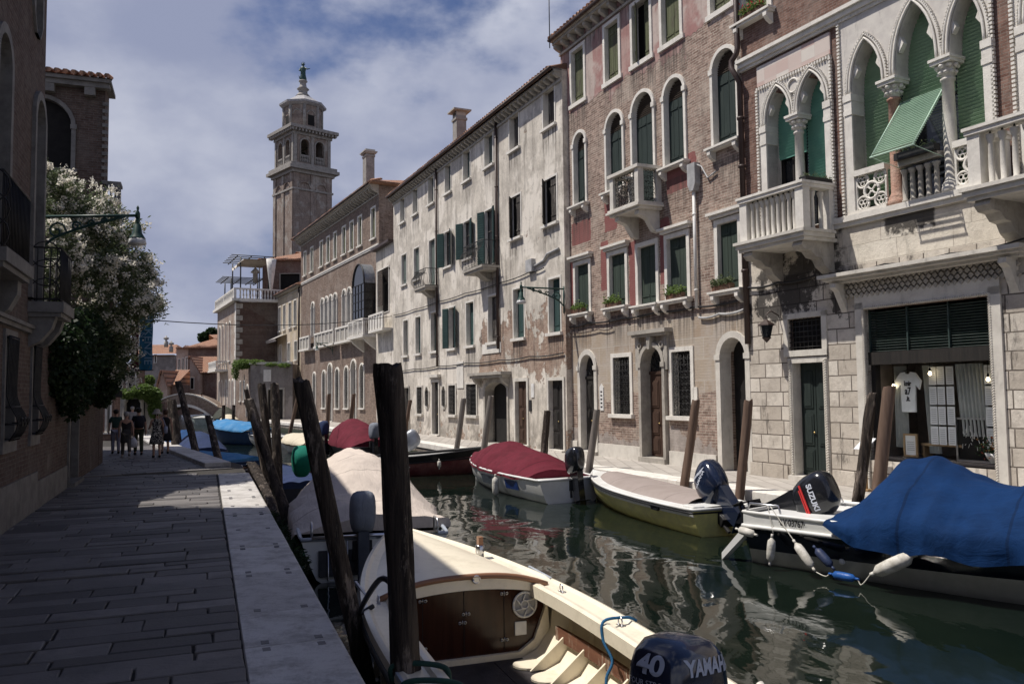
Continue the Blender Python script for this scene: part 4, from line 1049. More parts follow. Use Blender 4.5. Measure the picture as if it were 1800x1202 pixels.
# ================================================================= red brick palace further along the right bank
H=House('brick_palace','long red brick palace with rows of white arched windows and a white parapet balcony','palace',RF,-22.1,1.0,16.9,9,mat_redbrick); rp=H
for (a,c) in [(-18.4,-17.5),(-15.05,-14.15),(-12.85,-11.95),(-10.65,-9.8),(-8.1,-7.2),(-6.0,-5.1),(-3.85,-3.0),(-.7,.2),(-20.9,-20.1)]: H.win(a,c,13.32,15.5,fw=.16,ft=.04,smat=mat_olive,sill=.1,rv=.12,planks=2)
A=[(-17.85,-16.9),(-14.5,-13.65),(-13.2,-12.35),(-11.85,-11.0),(-10.5,-9.6),(-7.9,-7.05),(-6.5,-5.65),(-5.1,-4.25)]
for (a,c) in A: H.win(a,c,7.5,10.45,'arch',fw=.15,ft=.1,fill='glass',sill=0,rv=.25,caps=True)
G=[(-17.3,-16.4,1.05,4.15,0),(-14.1,-13.1,1.1,4.22,0),(-12.3,-11.0,0.02,4.75,1),(-10.0,-8.95,1.1,4.3,0),(-7.4,-6.4,1.15,4.35,0),(-5.65,-4.35,.02,4.78,1),(-3.4,-2.4,1.2,4.4,0)]
for a,c,z0,z1,d in G: H.win(a,c,z0,z1,'arch',fw=.16,ft=.08,fill='door' if d else 'dark',grille=None if d else 'grid',name='door' if d else 'window',smat=mat_doordark,sill=.1,rv=.25,caps=bool(d))
H.finish(); H.string(12.55,h=.22); H.cornice(17.0,pr=.75,sp=.62,mh=.42,h=.26,mat=mat_darkstone); H.roof(17.02,ov=.75,slope=.3)
for (a,c) in ((-20.6,-17.0),(-15.2,-9.1),(-8.5,-3.2)):
    B=empty('balcony',parent=H.root); b=MB(); b.box(a-.08,c+.08,-.55,-.001,6.2,6.36); b.build('slab',mat_istria_w,B)
    b=MB(); b.box(a,c,-.5,-.30,7.35,7.5); n=max(3,int((c-a)/1.1)); 
    for i in range(n+1): x=a+(c-a-.16)*i/n; b.box(x,x+.16,-.48,-.32,6.36,7.349)
    for s_ in (a,c-.14): b.box(s_,s_+.14,-.30,-.001,7.35,7.5)
    b.build('parapet',mat_istria_w,B)
    b=MB(); b.box(a+.16,c-.16,-.42,-.38,6.37,7.34); b.build('parapet_panel',mat_darkstone,B)
B=empty('balcony',parent=H.root); b=MB(); a,c=-2.9,.75; b.box(a-.1,c+.1,-1.15,-.001,6.18,6.36); b.prism([(-.001,6.18),(-1.0,6.18),(-.8,5.9),(-.3,5.5),(-.001,5.3)],a+.2,a+.5,'x'); b.prism([(-.001,6.18),(-1.0,6.18),(-.8,5.9),(-.3,5.5),(-.001,5.3)],c-.5,c-.2,'x'); b.build('slab',mat_istria_w,B)
b=MB(); b.box(a,c,-1.1,-.92,7.35,7.52); b.box(a,a+.18,-.92,-.001,7.35,7.52); b.box(c-.18,c,-.92,-.001,7.35,7.52)
for x,y in ((a,-1.1),(a+1.2,-1.1),(a+2.4,-1.1),(c-.18,-1.1),(c-.18,-.5)): b.box(x,x+.18,y,y+.18,6.36,7.349)
b.build('parapet',mat_istria_w,B); b=MB(); balustrade_posts(b,'bal',a+.2,c-.2,-1.01,6.36,7.35,14,.06); balustrade_posts(b,'bal',-.9,-.05,c-.09,6.36,7.35,5,.06,'y'); b.build('baluster_row',mat_istria_w,B)
# glazed bay with a round zinc top standing on the balcony
B=empty('glazed_bay',parent=H.root); b=MB(); a,c=-2.6,.2; r=(c-a)/2
for x in [a+(c-a)*i/4 for i in range(5)]: b.box(x-.03,x+.03,-.86,-.80,7.52,10.0)
for z in (7.6,8.2,8.8,9.4,10.0): b.box(a,c,-.85,-.81,z,z+.05); b.box(c-.03,c+.03,-.85,-.001,z,z+.05); b.box(a-.03,a+.03,-.85,-.001,z,z+.05)
b.tube([(a+r+r*math.cos(PI-PI*k/12),-.83,10+r*1.1*math.sin(PI*k/12)) for k in range(13)],.06,6); b.build('frame',mat_iron,B)
b=MB(); b.box(a+.02,c-.02,-.82,-.79,7.5,10); b.box(c-.02,c-.01,-.8,-.001,7.5,10); b.box(a+.01,a+.02,-.8,-.001,7.5,10); b.build('pane',mat_glass,B)
b=MB(); b.grid([[(a+r+r*math.cos(PI-PI*k/14),y,10.02+r*1.1*math.sin(PI*k/14)) for k in range(15)] for y in (-.84,0)]); b.build('zinc_roof',simple('zinc',(.22,.25,.28),(.35,.37,.4),rough=.35,metal=.6),B)
b=MB(); b.prism([(a+r+r*math.cos(PI-PI*k/14),10.02+r*1.1*math.sin(PI*k/14)) for k in range(15)],-.80,-.78); b.build('lunette',mat_glass,B)
p=at(648,345,66); chimney('tall dark chimney with a flared cap behind the brick palace eave',p,.9,.7,3.4,frot(RF),mat_towerstone,'flare')
# ================================================================= slim house between them
H=House('narrow_house','narrow plastered house with a shaded wooden veranda between brick palace and white house','house',WF,-26.3,-22.22,11.6,9,mat_white)
u0,_=uz(WF,672,500); 
H.win(-25.8,-23.2,7.4,10.2,fw=.1,fill='dark',sill=0,rv=.3); H.finish()
b=MB()
for k in range(16): z=7.9+k*.14; b.box(-25.7,-24.6,-.05,-.02,z,z+.1)
b.build('louvre_screen',mat_louvre,H.root)
b=MB(); M=Matrix.Translation((0,-.03,10.1))@Matrix.Rotation(R(28),4,'X'); b.box(-24.7,-23.0,-.02,.02,-2.2,0,M); 
for k in range(9): b.box(-24.7,-23.0,-.04,-.021,-2.1+k*.25,-2.0+k*.25,M)
b.build('awning_blind',mat_louvre,H.root)
b=MB(); b.box(-26.0,-22.6,-.62,-.001,6.15,6.3); b.box(-26.0,-22.6,-.6,-.5,7.2,7.32)
for i in range(6): x=-26+3.28*i/5; b.box(x,x+.12,-.6,-.5,6.3,7.199)
b.box(-26,-22.6,-.54,-.52,6.31,7.19); b.build('balcony_parapet',mat_istria_w,H.root)
b=MB(); b.box(-26.4,-22.2,-.35,.2,11.6,11.75); H.part(b,'eave',mat_rustpipe)
# ================================================================= ochre house, low terrace house, corner palace
H=House('ochre_house','ochre rendered house with tall dark windows and a canvas awning beyond the brick palace','house',RF,-32.5,-22.15,12.6,8,mat_ochre)
for u in (-31.8,-29.7,-27.1,-24.9): 
    H.win(u,u+1.0,8.9,11.4,fw=.14,fill='shut' if u>-31 else 'dark',smat=mat_green_d,sill=.1,planks=2)
for u in (-31.5,-27.6,-24.6): H.win(u,u+1.1,5.6,7.4,fw=.12,fill='dark' if u<-30 else 'shut',smat=mat_greengrey,sill=.1,planks=2)
H.finish(); H.cornice(12.7,pr=.4,sp=.5,mod=False); H.roof(12.72,ov=.4,slope=.25)
b=MB(); M=Matrix.Translation((0,-.05,8.45))@Matrix.Rotation(R(25),4,'X'); b.box(-33.2,-28.0,-1.3,0,-.03,.0,M); b.box(-33.2,-28.0,-1.3,-1.27,-.3,-.03,M); b.build('awning',simple('canvas_grey',(.5,.48,.45)),H.root)
H.pipe(-22.6,5,12.5,.08)
# low building with a planted terrace; front faces the camera
c0=at(440,745,76.5); c1=at(514,745,76.5); FL=((c0.x,c0.y),(1.0,0.0)); wL=c1.x-c0.x
H=House('terrace_house','low grey rendered house with a door and a planted roof terrace facing down the quay','house',FL,0,wL,5.1,9.9,mat_greyrender,zb=-.8)
H.win(1.6,3.0,.02,2.75,fw=.2,fill='door',name='door',smat=mat_doordark,fmat=mat_darkstone); H.finish(); 
b=MB(); b.box(-.12,wL,-.12,.25,5.101,5.3); b.box(-.12,.2,.25,9.8,5.101,5.3); H.part(b,'coping',mat_istria)
b=MB(); b.box(1.2,1.9,-.04,-.001,3.5,4.6); H.part(b,'wall_panel',mat_istria_w)
# its canal side, slanting back to the corner palace
cp_=Vector((-28.6,85.3)); cL=Vector((c0.x,c0.y)); dL=(cL-cp_); LL=dL.length; dL/=LL; FS=((cp_.x,cp_.y),(dL.x,dL.y))
H=House('canal_side_house','pink brick wall of low house rising straight from the canal with two small windows','house',FS,0,LL-.05,5.09,5,mat_redbrick,zb=-1.2)
for u in (3.2,5.6): H.win(u,u+.8,1.7,3.6,fw=.12,fill='dark',sill=.1)
H.win(LL-2.4,LL-1.2,.2,3.2,'arch',fw=.15,fill='dark',sill=0); H.finish(); b=MB(); b.box(0,LL,-.1,.25,5.1,5.3); H.part(b,'coping',mat_istria)
# corner palace with the roof terrace: canal face + camera face
far=Vector((-34.8,97.2)); dP=(cp_-far); LP=dP.length; dP/=LP; FP=((far.x,far.y),(dP.x,dP.y))
H=House('corner_palace','corner palace of pale brick with stone quoins and a white balustraded roof terrace','palace',FP,0,LP,12.0,11,mat_palebrick,zb=-1.2)
for u in (1.6,4.0,6.4,8.8): H.win(u,u+1.0,6.0,10.2,'arch',fw=.16,fill='glass',sill=.1)
for u in (1.6,3.6,6.6,9.0,11.0): H.win(u,u+.9,.6,3.9,'arch',fw=.16,fill='dark',sill=.1)
H.finish()
b=MB(); b.box(2.0,8.0,-1.3,-.001,4.9,5.1); b.box(2,8,-1.25,-1.1,5.9,6.05); balustrade_posts(b,'bal',2,8,-1.17,5.1,5.9,24,.06); b.box(7.85,8,-1.1,-.001,5.9,6.05); balustrade_posts(b,'bal',-1.1,0,7.92,5.1,5.9,5,.06,'y'); b.build('balcony',mat_istria_w,H.root)
b=MB(); 
for k in range(20): b.box(LP-.5-(.25 if k%2 else 0),LP+.03,-.05,-.001,-.5+k*.62,.1+k*.62)
b.build('quoins',mat_istria_w,H.root)
# camera-facing flank
FQ=((cp_.x,cp_.y),(-dP.y,dP.x)); 
wq=(Vector((FQ[1][0],FQ[1][1]))); 
b=MB(); S_=empty('flank',parent=H.root)
W_=House('palace_flank','shaded dark brick flank of the corner palace with one tall pointed opening','palace',FQ,.02,9.5,12.0,10,mat_sbrick,zb=-1.2)
W_.win(4.5,7.2,5.6,9.4,'rect',fw=.05,fill='dark',fmat=mat_darkstone,sill=.1); W_.finish()
bpy.data.objects.remove(S_)
b=MB(); 
for k in range(20): b.box(0.0,.35+(.3 if k%2 else 0),-.05,-.001,-.5+k*.62,.0+k*.62)
b.build('quoins',mat_darkstone,W_.root)
T=empty('roof_terrace',(cp_.x,cp_.y,0),frot(FP),'white stone balustrade of the roof terrace above the corner palace','balustrade')
b=MB(); b.box(-LP-.3,.5,-.5,0.3,12.01,12.3); b.build('cornice',mat_istria_w,T)
b=MB(); b.box(-LP,.3,-.3,-.1,13.25,13.4); balustrade_posts(b,'bal',-LP,.3,-.2,12.3,13.25,30,.08)
for x in (-LP,-LP/2,.05): b.box(x,x+.3,-.32,-.05,12.3,13.25)
b.build('canal_parapet',mat_istria_w,T)
b=MB(); b.box(.1,.32,-.3,10,13.25,13.4); b.box(.0,.5,-.3,10,12.01,12.3); balustrade_posts(b,'bal',.2,4.6,.2,12.3,13.25,14,.08,'y'); b.box(.15,.28,4.7,10,12.3,13.24); b.build('front_parapet',mat_istria_w,T)
# pergola and parasol on the terrace
T2=empty('roof_pergola',(cp_.x,cp_.y,12.3),frot(FP),'thin dark metal pergola frame standing on the roof terrace','pergola')
for (xa,xb,h0) in ((-12,-7.5,3.1),(-6.5,-1.2,4.6)):
    b=MB()
    for x in (xa,xb):
        for y in (.6,3.5): b.tube([(x,y,0),(x,y,h0)],.07,6)
    for y in (.2,1.6,3.0,3.9): b.tube([(xa-.5,y,h0),(xb+.5,y,h0)],.06,6)
    for k in range(6): x=xa-.3+(xb-xa+.6)*k/5; b.tube([(x,-.4,h0+.12),(x,4.2,h0+.12)],.05,6)
    b.build('frame',mat_iron,T2)
b=MB(); rows=[[(-5.8+5.0*i/8,y,4.35-.5*math.sin(PI*i/8)*.6-(.5 if y<.5 else 0)+.15*math.sin(i*2)) for i in range(9)] for y in (.3,.9,2,3.4)]; b.grid(rows); b.build('canvas_shade',simple('canvas_cream',(.52,.47,.40),(.45,.41,.35)),T2)
pb=MB(); pb.lathe([(.55,4.3),(.42,3.2),(.16,1.2),(.05,.9),(.05,0)],(0,0,0),10); tag(pb.build('closed_parasol',simple('parasol_white',(.7,.68,.64)),loc=tuple(cp_+Vector((3.2,1.4)))+(12.3,)),'closed white parasol standing at the terrace balustrade','parasol')
# tall brick block behind, with a tiled roof
c2=at(470,600,92); c3=at(545,600,92)
H=House('tall_brick_house','tall shaded brick house with low tiled roof between the corner palace and the bell tower','house',((c2.x,c2.y),(1,0)),-.6,c3.x-c2.x+1.2,17.3,9,mat_sbrick)
H.win(1.4,3.6,13.2,15.8,fw=.1,fill='dark',fmat=mat_darkstone); H.finish(); H.roof(17.32,ov=.5,slope=.35)
b=MB(); q=H; b.lathe([(.28,0),(.28,1.0),(.55,1.1),(.1,1.6),(.05,1.9)],(0,0,0),8); tag(b.build('chimney',mat_darkstone,loc=tuple(at(449,470,90))[:2]+(14.6,)),'small flared chimney pot left of the tall brick house roof','chimney','chimneys on the roofs')
# ================================================================= bell tower
cx,cy=at(515,400,133).x,133.0
th=math.atan2(.663,.749); T=empty('bell_tower',(cx,cy,0),th,'tall brick bell tower with a stone belfry, octagonal lantern and lead cap','bell tower')
a=7.0
mt=mk_brick('brick_tower',(.22,.16,.13),(.30,.24,.2),(.38,.33,.29),((.40,.365,.325),(.28,.25,.22)),lambda m:edge(m.noise(.35,6,.7)+m.noise(1.5,5)*.3,.72,.03),dirt=.75)
b=MB(); b.box(0,a,0,a,0,37.2); b.build('shaft',mt,T)
b=MB()
for i in range(4):   # pilaster strips and blind arches on both seen faces
    x=.0+(a-.9)*i/3 if i<3 else a-.9
for x in (0,3.1,6.1): b.box(x,x+.9,-.18,-.001,0,37.1); 
for y in (.001,3.1,6.1): b.box(-.18,-.001,y,y+.9,0,37.1)
for x in (2.0,5.0): b.tube([(x+1.1*math.cos(PI*k/10),-.1,34.6+1.1*math.sin(PI*k/10)) for k in range(11)],.14,6)
for y in (2.0,5.0): b.tube([(-.1,y+1.1*math.cos(PI*k/10),34.6+1.1*math.sin(PI*k/10)) for k in range(11)],.14,6)
b.build('pilaster_strips',mt,T)
b=MB(); b.box(-.25,a+.25,-.25,a+.25,34.3,34.6); b.build('string_course',mat_towerstone,T)
b=MB(); b.box(-.4,a+.4,-.4,a+.4,37.0,37.5); b.box(-1.0,a+1.0,-1.0,a+1.0,37.501,38.0); b.box(-.7,a+.7,-.7,a+.7,38.001,38.5); b.build('lower_cornice',mat_towerstone,T)
s0,s1=.15,a-.15
F0=MB(); W=s1-s0
def belf(axis):
    hs=[outline(s0+W*(.17+.40*i),s0+W*(.17+.40*i)+1.75,38.9,42.7,'arch') for i in range(2)]
    b=MB(); wall_sheet(b,[(s0,38.5),(s0,43.2),(s1,43.2),(s1,38.5)],[clean(h) for h in hs],s0,.7)
    b.smooth=False
    bb=MB()
    for h in hs: bb.tube([(x,s0-.06,z) for x,z in h],.13,6)
    for i in range(3): x=s0+(W-.5)*i/2; bb.box(x,x+.5,s0-.16,s0-.001,38.5,43.2)
    for i in range(2):
        x=s0+W*(.17+.40*i); bb.box(x,x+1.75,s0-.1,s0+.1,39.9,40.05); balustrade_posts(bb,'bal',x,x+1.75,s0,38.9,39.9,6,.1)
    if axis=='x':
        for q in (b,bb): q.v=[(y,x,z) for x,y,z in q.v]
    return b,bb
for ax in 'yx':
    q,qq=belf(ax); q.build('belfry_wall',mt,T,fix=False); qq.build('belfry_arcade',mat_towerstone,T)
b=MB(); b.box(a-.5,s1,s0+.7,s1,38.5,43.2); b.box(s0+.7,a-.5,s1-.35,s1,38.5,43.2); b.build('belfry_back',mt,T)
b=MB(); b.lathe([(.2,1.2),(.5,.9),(.6,.3),(.9,0),(.85,0)],(a/2,a/2,40.3),14); b.tube([(a/2,1,41.8),(a/2,a-.8,41.8)],.12,6); b.build('bell',simple('bronze',(.09,.08,.05),(.05,.07,.05),rough=.5,metal=.8,b=0),T)
b=MB(); b.box(-.1,a+.1,-.1,a+.1,43.201,43.6); b.box(-.9,a+.9,-.9,a+.9,44.0,44.5)
for i in range(14):
    x=-.6+(a+1.2-.3)*i/13; b.box(x,x+.3,-.75,-.1,43.601,43.999); b.box(-.75,-.1,x,x+.3,43.601,43.999)
b.box(0,a,0,a,43.6,44.0); b.build('upper_cornice',mat_towerstone,T)
b=MB(); r8=3.15; c8=(a/2,a/2,0)
b.lathe([(r8,44.5),(r8,48.6)],c8,8,smooth=False,rot=PI/8)
b.build('lantern_drum',mt,T)
b=MB()
for k in range(8):
    an=PI/8+k*PI/4; x,y=a/2+math.cos(an)*r8,a/2+math.sin(an)*r8; b.lathe([(.28,44.5),(.28,48.5)],(x,y,0),6)
    an=k*PI/4; x,y=a/2+math.cos(an)*r8*.93,a/2+math.sin(an)*r8*.93
    t=Vector((-math.sin(an),math.cos(an),0)); b.tube([Vector((x,y,46.9))+t*.75*math.cos(PI*j/8)+Vector((0,0,.75*math.sin(PI*j/8))) for j in range(9)],.1,5)
b.build('lantern_pilasters',mat_towerstone,T)
b=MB()
for k in range(8):
    if k%2==0: b.mark()
    an=k*PI/4; c=Vector((a/2+math.cos(an)*r8*.925,a/2+math.sin(an)*r8*.925,0)); t=Vector((-math.sin(an),math.cos(an),0)); n_=Vector((math.cos(an),math.sin(an),0))*.03
    if k%2==0: vs=[c-t*.6+n_,c+t*.6+n_]; b.add([vs[0]+Vector((0,0,45.2)),vs[1]+Vector((0,0,45.2)),vs[1]+Vector((0,0,46.9)),vs[0]+Vector((0,0,46.9))],[(0,1,2,3)])
b.build('lantern_opening',mat_dark,T)
b=MB(); b.lathe([(r8+.2,48.5),(r8+.75,48.8),(r8+.8,49.1),(r8+.2,49.3),(2.2,50.0),(1.3,50.6)],c8,8,smooth=False,rot=PI/8); b.build('lantern_roof',simple('lead',(.40,.39,.39),(.26,.25,.25),rough=.6),T)
b=MB(); b.lathe([(1.35,50.6),(1.0,51.0),(.75,51.2),(.75,51.7),(1.05,51.9),(.6,52.3),(.5,53.0),(.75,53.2),(.7,53.35)],c8,12); b.build('pinnacle',mat_towerstone,T)
sp_=T.matrix_world if False else Matrix.Translation((cx,cy,0))@Matrix.Rotation(th,4,'Z'); T.scale=(1,1,1.045); top=sp_@Vector((a/2,a/2,53.35*1.045))
ST=empty('statue',tuple(top),0,'dark bronze statue with an outstretched arm on top of the bell tower','statue')
mb=simple('bronze_green',(.02,.05,.045),(.03,.07,.06),rough=.5,b=0)
b=MB(); b.lathe([(.55,0),(.62,.25),(.45,1.0),(.42,1.5),(.5,2.05),(.42,2.35),(.16,2.5),(.14,2.6),(.22,2.72),(.24,2.9),(.16,3.08),(0,3.14)],(0,0,0),12,sy=.8); b.tube([(.3,-.1,2.25),(.75,-.2,1.95),(1.25,-.25,2.0)],[.15,.11,.06],8); b.tube([(-.35,0,2.25),(-.6,-.15,1.75),(-.3,-.35,1.6)],[.16,.13,.09],8); b.tube([(-.45,0,.3),(-.7,0,.9),(-.5,0,.2)],.08,6); b.build('figure',mb,ST)
b=MB(); b.tube([(.32*math.cos(k*PI/8),0,2.95+.32*math.sin(k*PI/8)) for k in range(17)],.035,5); b.build('halo',mb,ST)
# ================================================================= bridge and the houses past it
def xz(x,y,Y): p=at(x,y,Y); return p.x,p.z
BR=empty('footbridge',(0,92,0),0,'low arched brick footbridge over the canal with a white stone arch band','bridge')
xs=[at(x,700,92).x for x in (262,382)]
n=24; ar=[];tp=[]
xa,xb=xs[0],xs[1]; mid=(xa+xb)/2
for i in range(n+1):
    t=i/n; x=xa+(xb-xa)*t; ar.append((x,-.9+2.0*math.sin(PI*t)**.8)); 
    tp.append((x,1.0+1.45*math.sin(PI*min(max((t-.0)/1.0,0),1))**.9))
b=MB(); b.prism([(xa-5,-1.2),(xa,-1.2)]+ar+[(xb,-1.2),(xb+2.5,-1.2),(xb+2.5,.7)]+tp[::-1]+[(xa-5,.6)],0,3.2); b.build('span',mat_redbrick,BR)
b=MB(); b.ring(ar,[(x,z+.28) for x,z in ar],-.08,-.001); b.build('arch_band',mat_istria_w,BR)
b=MB(); b.ring(tp,[(x,z+.14) for x,z in tp],-.12,.25); b.build('parapet_coping',mat_istria,BR)
def block(name,label,x0,x1,Y,ytop,mat,d=8,wins=(),roof=.35,cat='house',zb=-.06,ang=0,hip=True,ov=.3):
    p=at(x0,700,Y); q=at(x1,700,Y); L=(q.x-p.x)/math.cos(ang); zt=at((x0+x1)/2,ytop,Y).z
    H=House(name,label,cat,((p.x,Y),(math.cos(ang),math.sin(ang))),0,L,zt,d,mat,zb=zb)
    for (a,c,ya,yb,f) in wins:
        ua,za=uz(H.F,a,ya);uc,zc=uz(H.F,c,yb); H.win(ua,uc,za,zc,fw=.12,fill=f,smat=mat_green_d,sill=.08,planks=1,fs=0)
    H.finish()
    if roof: H.roof(zt+.02,ov=ov,slope=roof,hip=hip)
    return H
def gable(name,label,Y,pts,depth,mat,roofmat=None,wins=()):
    """house whose gable wall faces the camera: pts = photo outline of the gable (bl, tl, apex, tr, br)"""
    P=[at(x,y,Y) for x,y in pts]; T=empty(name,(P[0].x,Y,0),0,label,'house')
    L=[(p.x-P[0].x,p.z) for p in P]; L[0]=(L[0][0],-.1); L[-1]=(L[-1][0],-.1)
    b=MB(); b.prism(L,0,depth); b.build('wall',mat,T)
    b=MB()
    for (x0,z0),(x1,z1) in ((L[1],L[2]),(L[2],L[3])):
        d=Vector((x1-x0,z1-z0)).normalized(); n=Vector((-d.y,d.x)); n=n if n.y>0 else -n
        o=.25
        e0=(x0-d.x*o*(1 if (x0,z0)==L[1] else 0),z0-d.y*o*(1 if (x0,z0)==L[1] else 0)); e1=(x1+d.x*o*(1 if (x1,z1)==L[3] else 0),z1+d.y*o*(1 if (x1,z1)==L[3] else 0))
        b.prism([e0,e1,(e1[0]+n.x*.16,e1[1]+n.y*.16),(e0[0]+n.x*.16,e0[1]+n.y*.16)],-.3,depth+.2)
    b.build('roof',roofmat or mat_tile,T)
    for (x0,y0,x1,y1) in wins:
        a=at(x0,y0,Y);c=at(x1,y1,Y); b=MB(); b.box(a.x-P[0].x-.1,c.x-P[0].x+.1,-.05,.02,a.z-.1,c.z+.1); w_=b.build('window',mat_istria_w,T); b=MB(); b.box(a.x-P[0].x,c.x-P[0].x,-.06,-.051,a.z,c.z); b.build('pane',mat_dark,w_)
    return T
block('peach_house','tall peach rendered house with red tiled roof and three narrow windows past the bridge',309,331,112,612,mat_peach,d=9,wins=[(313.5,316,650,631,'dark'),(320.5,323,650,630,'dark'),(327,329,650,628,'dark')],hip=False,roof=.01)
c=at(331,612,112); 
H=House('peach_house_flank','shaded side of peach house under red hipped roof beside the corner palace','house',((c.x+.02,112),(1,0)),0,5.0,at(340,612,112).z,9,mat_sbrick); H.finish(); H.roof(at(340,612,112).z+.02,ov=.6,slope=.42)
gable('low_peach_house','low peach house with sloping brown tiled roof leaning on the taller peach house',106,[(334,705),(334,628),(334.5,627),(351,654),(351,705)],9,mat_peach,wins=[(335.5,683,340.5,664)])
H=block('low_house_flank','dark shaded flank of low house with brown tiled roof next to the canal palace',351,378,107,654,mat_sbrick,d=5,roof=None)
b=MB(); zt=at(364,654,107).z; x0=at(331,654,107).x-at(351,654,107).x; x1=at(378,654,107).x-at(351,654,107).x
z2=at(345,630,107).z; b.add([(0,-.5,zt),(x1,-.5,zt),(x1,3.2,z2+.4),(x0,3.2,z2+.4),(0,-.5,zt-.15),(x1,-.5,zt-.15)],[(0,1,2,3),(0,1,5,4)]); b.build('roof',mat_tile,H.root)
gable('small_gabled_house','small peach house with bright orange tiled gable roof left of the peach house',100,[(276,705),(276,686),(285,651),(294,676),(294,705)],10,mat_peach)
H=block('orange_roof_house','low brown house under bright orange tiled roof slope left of the peach house',294.5,311,101,676,mat_sbrick,d=4,roof=None)
b=MB(); zt=at(300,676,101).z; z2=at(300,651,101).z; xl=at(285,651,101).x-at(294.5,651,101).x; xr=at(311,660,101).x-at(294.5,651,101).x
b.add([(0,-.4,zt),(xr,-.4,zt),(xr,4,z2+.2),(xl,4,z2+.2)],[(0,1,2,3)]); b.build('roof',mat_tile,H.root)
H=block('grey_villa','grey rendered villa with brown tiled roof and stone urns on the ridge beyond the bridge',240,306,128,625,mat_greyrender,d=9,wins=[(272,274.5,637,624,'dark')],roof=.001,hip=False)
b=MB(); zt=at(280,622,128).z; z2=at(280,603,128).z; X=lambda x:at(x,620,128).x-at(240,620,128).x
b.add([(X(240)-.5,-.5,zt),(X(306)+.3,-.5,zt),(X(291),4,z2),(X(240)-.5,4,z2),(X(306)+.3,9,zt)],[(0,1,2,3),(1,4,2)]); b.build('roof',mat_tile,H.root)
for x in (292,301):
    b=MB(); b.lathe([(.3,-.6),(.3,.25),(.15,.3),(.12,.45),(.4,.65),(.42,.8),(.15,.9),(.08,1.1),(0,1.15)],(0,0,0),10); p=at(x,603 if x<295 else 612,126); tag(b.build('stone_urn',mat_darkstone,loc=(p.x,p.y,p.z)),'stone urn on the ridge of the grey villa','urn','urns on the villa ridge')
b=MB(); p=at(262,690,127); q=at(306,690,127); b.box(p.x,q.x,0,.4,0,at(280,672,127).z); tag(b.build('garden_wall',mat_greyrender,loc=(0,126,0)),'pale grey wall behind the pergola greenery before the grey villa','wall')
H=block('shaded_quay_house','dark shaded house far behind the low house beside the canal at the bridge',372,384,110,640,mat_sbrick,d=3,roof=None)
# ================================================================= left bank houses
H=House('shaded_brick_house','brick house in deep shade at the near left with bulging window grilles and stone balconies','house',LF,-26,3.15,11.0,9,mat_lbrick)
def bulge_grille(H,w,u0,u1,z0,z1):
    b=MB(); n=7
    def prof(f): return -.03-.05*f-.20*math.exp(-((f-.16)/.16)**2)
    for i in range(n+1):
        x=u0+(u1-u0)*i/n; b.tube([(x,prof(1-k/12)if False else prof(k/12.0),z0+(z1-z0)*k/12) for k in range(13)],.014,5)
    for f in (.02,.16,.32,.98):
        z=z0+(z1-z0)*f; b.tube([(u0,-.0,z),(u0,prof(f),z),(u1,prof(f),z),(u1,-.0,z)],.016,5)
    for i in range(3):
        cx=u0+(u1-u0)*(i+.5)/3; b.tube([(cx+.1*math.cos(t*.8)*(1-t/12),prof(.16)-.03,z0+(z1-z0)*.17+.1*math.sin(t*.8)*(1-t/12)) for t in range(10)],.013,4)
    b.build('grille',mat_iron,w)
for (a,c,z1) in ((-2.9,-2.0,3.25),(-.05,.72,3.25),(2.35,3.02,3.25)):
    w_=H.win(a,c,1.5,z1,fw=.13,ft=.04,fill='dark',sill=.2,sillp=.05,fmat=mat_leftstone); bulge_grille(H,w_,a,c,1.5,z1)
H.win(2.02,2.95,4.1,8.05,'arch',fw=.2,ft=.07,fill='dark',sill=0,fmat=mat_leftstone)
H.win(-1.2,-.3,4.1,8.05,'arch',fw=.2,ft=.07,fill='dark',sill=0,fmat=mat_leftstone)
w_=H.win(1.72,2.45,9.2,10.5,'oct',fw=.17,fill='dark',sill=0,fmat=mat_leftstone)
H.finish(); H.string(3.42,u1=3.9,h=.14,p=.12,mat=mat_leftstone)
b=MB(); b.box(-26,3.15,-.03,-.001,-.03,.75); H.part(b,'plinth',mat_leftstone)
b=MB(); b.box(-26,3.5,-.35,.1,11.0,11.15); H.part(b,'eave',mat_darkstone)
def irailing(H,u0,u1,z0,z1,yo,slabmat=mat_leftstone):
    B=empty('balcony',parent=H.root); b=MB(); b.box(u0,u1,yo-.05,-.001,z0-.2,z0); b.box(u0+.05,u1-.05,yo,-.001,z0-.28,z0-.201); b.build('slab',slabmat,B)
    b=MB()
    for a in (u0+.12,u1-.42): b.mark(); b.prism([(-.001,z0-.28),(yo+.1,z0-.28),(yo*.7,z0-.5),(yo*.35,z0-.75),(-.001,z0-.85)],a,a+.3,'x')
    b.build('bracket',slabmat,B)
    b=MB()
    for z in (z0+.05,z1): b.tube([(u0+.04,-.0,z),(u0+.04,yo+.02,z),(u1-.04,yo+.02,z),(u1-.04,0,z)],.018,5)
    n=int((u1-u0)/.11)
    for i in range(n+1): x=u0+.04+(u1-u0-.08)*i/n; b.tube([(x,yo+.02,z0),(x,yo+.02,z1)],.010,4)
    n=int(-yo/.11)
    for i in range(n): 
        for x in (u0+.04,u1-.04): y=yo*(i+.3)/n; b.tube([(x,y,z0),(x,y,z1)],.010,4)
    for i in range(3):
        cz=z0+.2+.35*i
        for x in (u0+.04,): b.tube([(x,yo*.5+.25*math.cos(t*PI/6),cz+.25*math.sin(t*PI/6)) for t in range(13)],.012,4)
    b.build('railing',mat_iron,B)
irailing(H,-2.2,-.1,4.38,5.5,-.36); irailing(H,1.85,3.3,4.02,5.05,-.55)
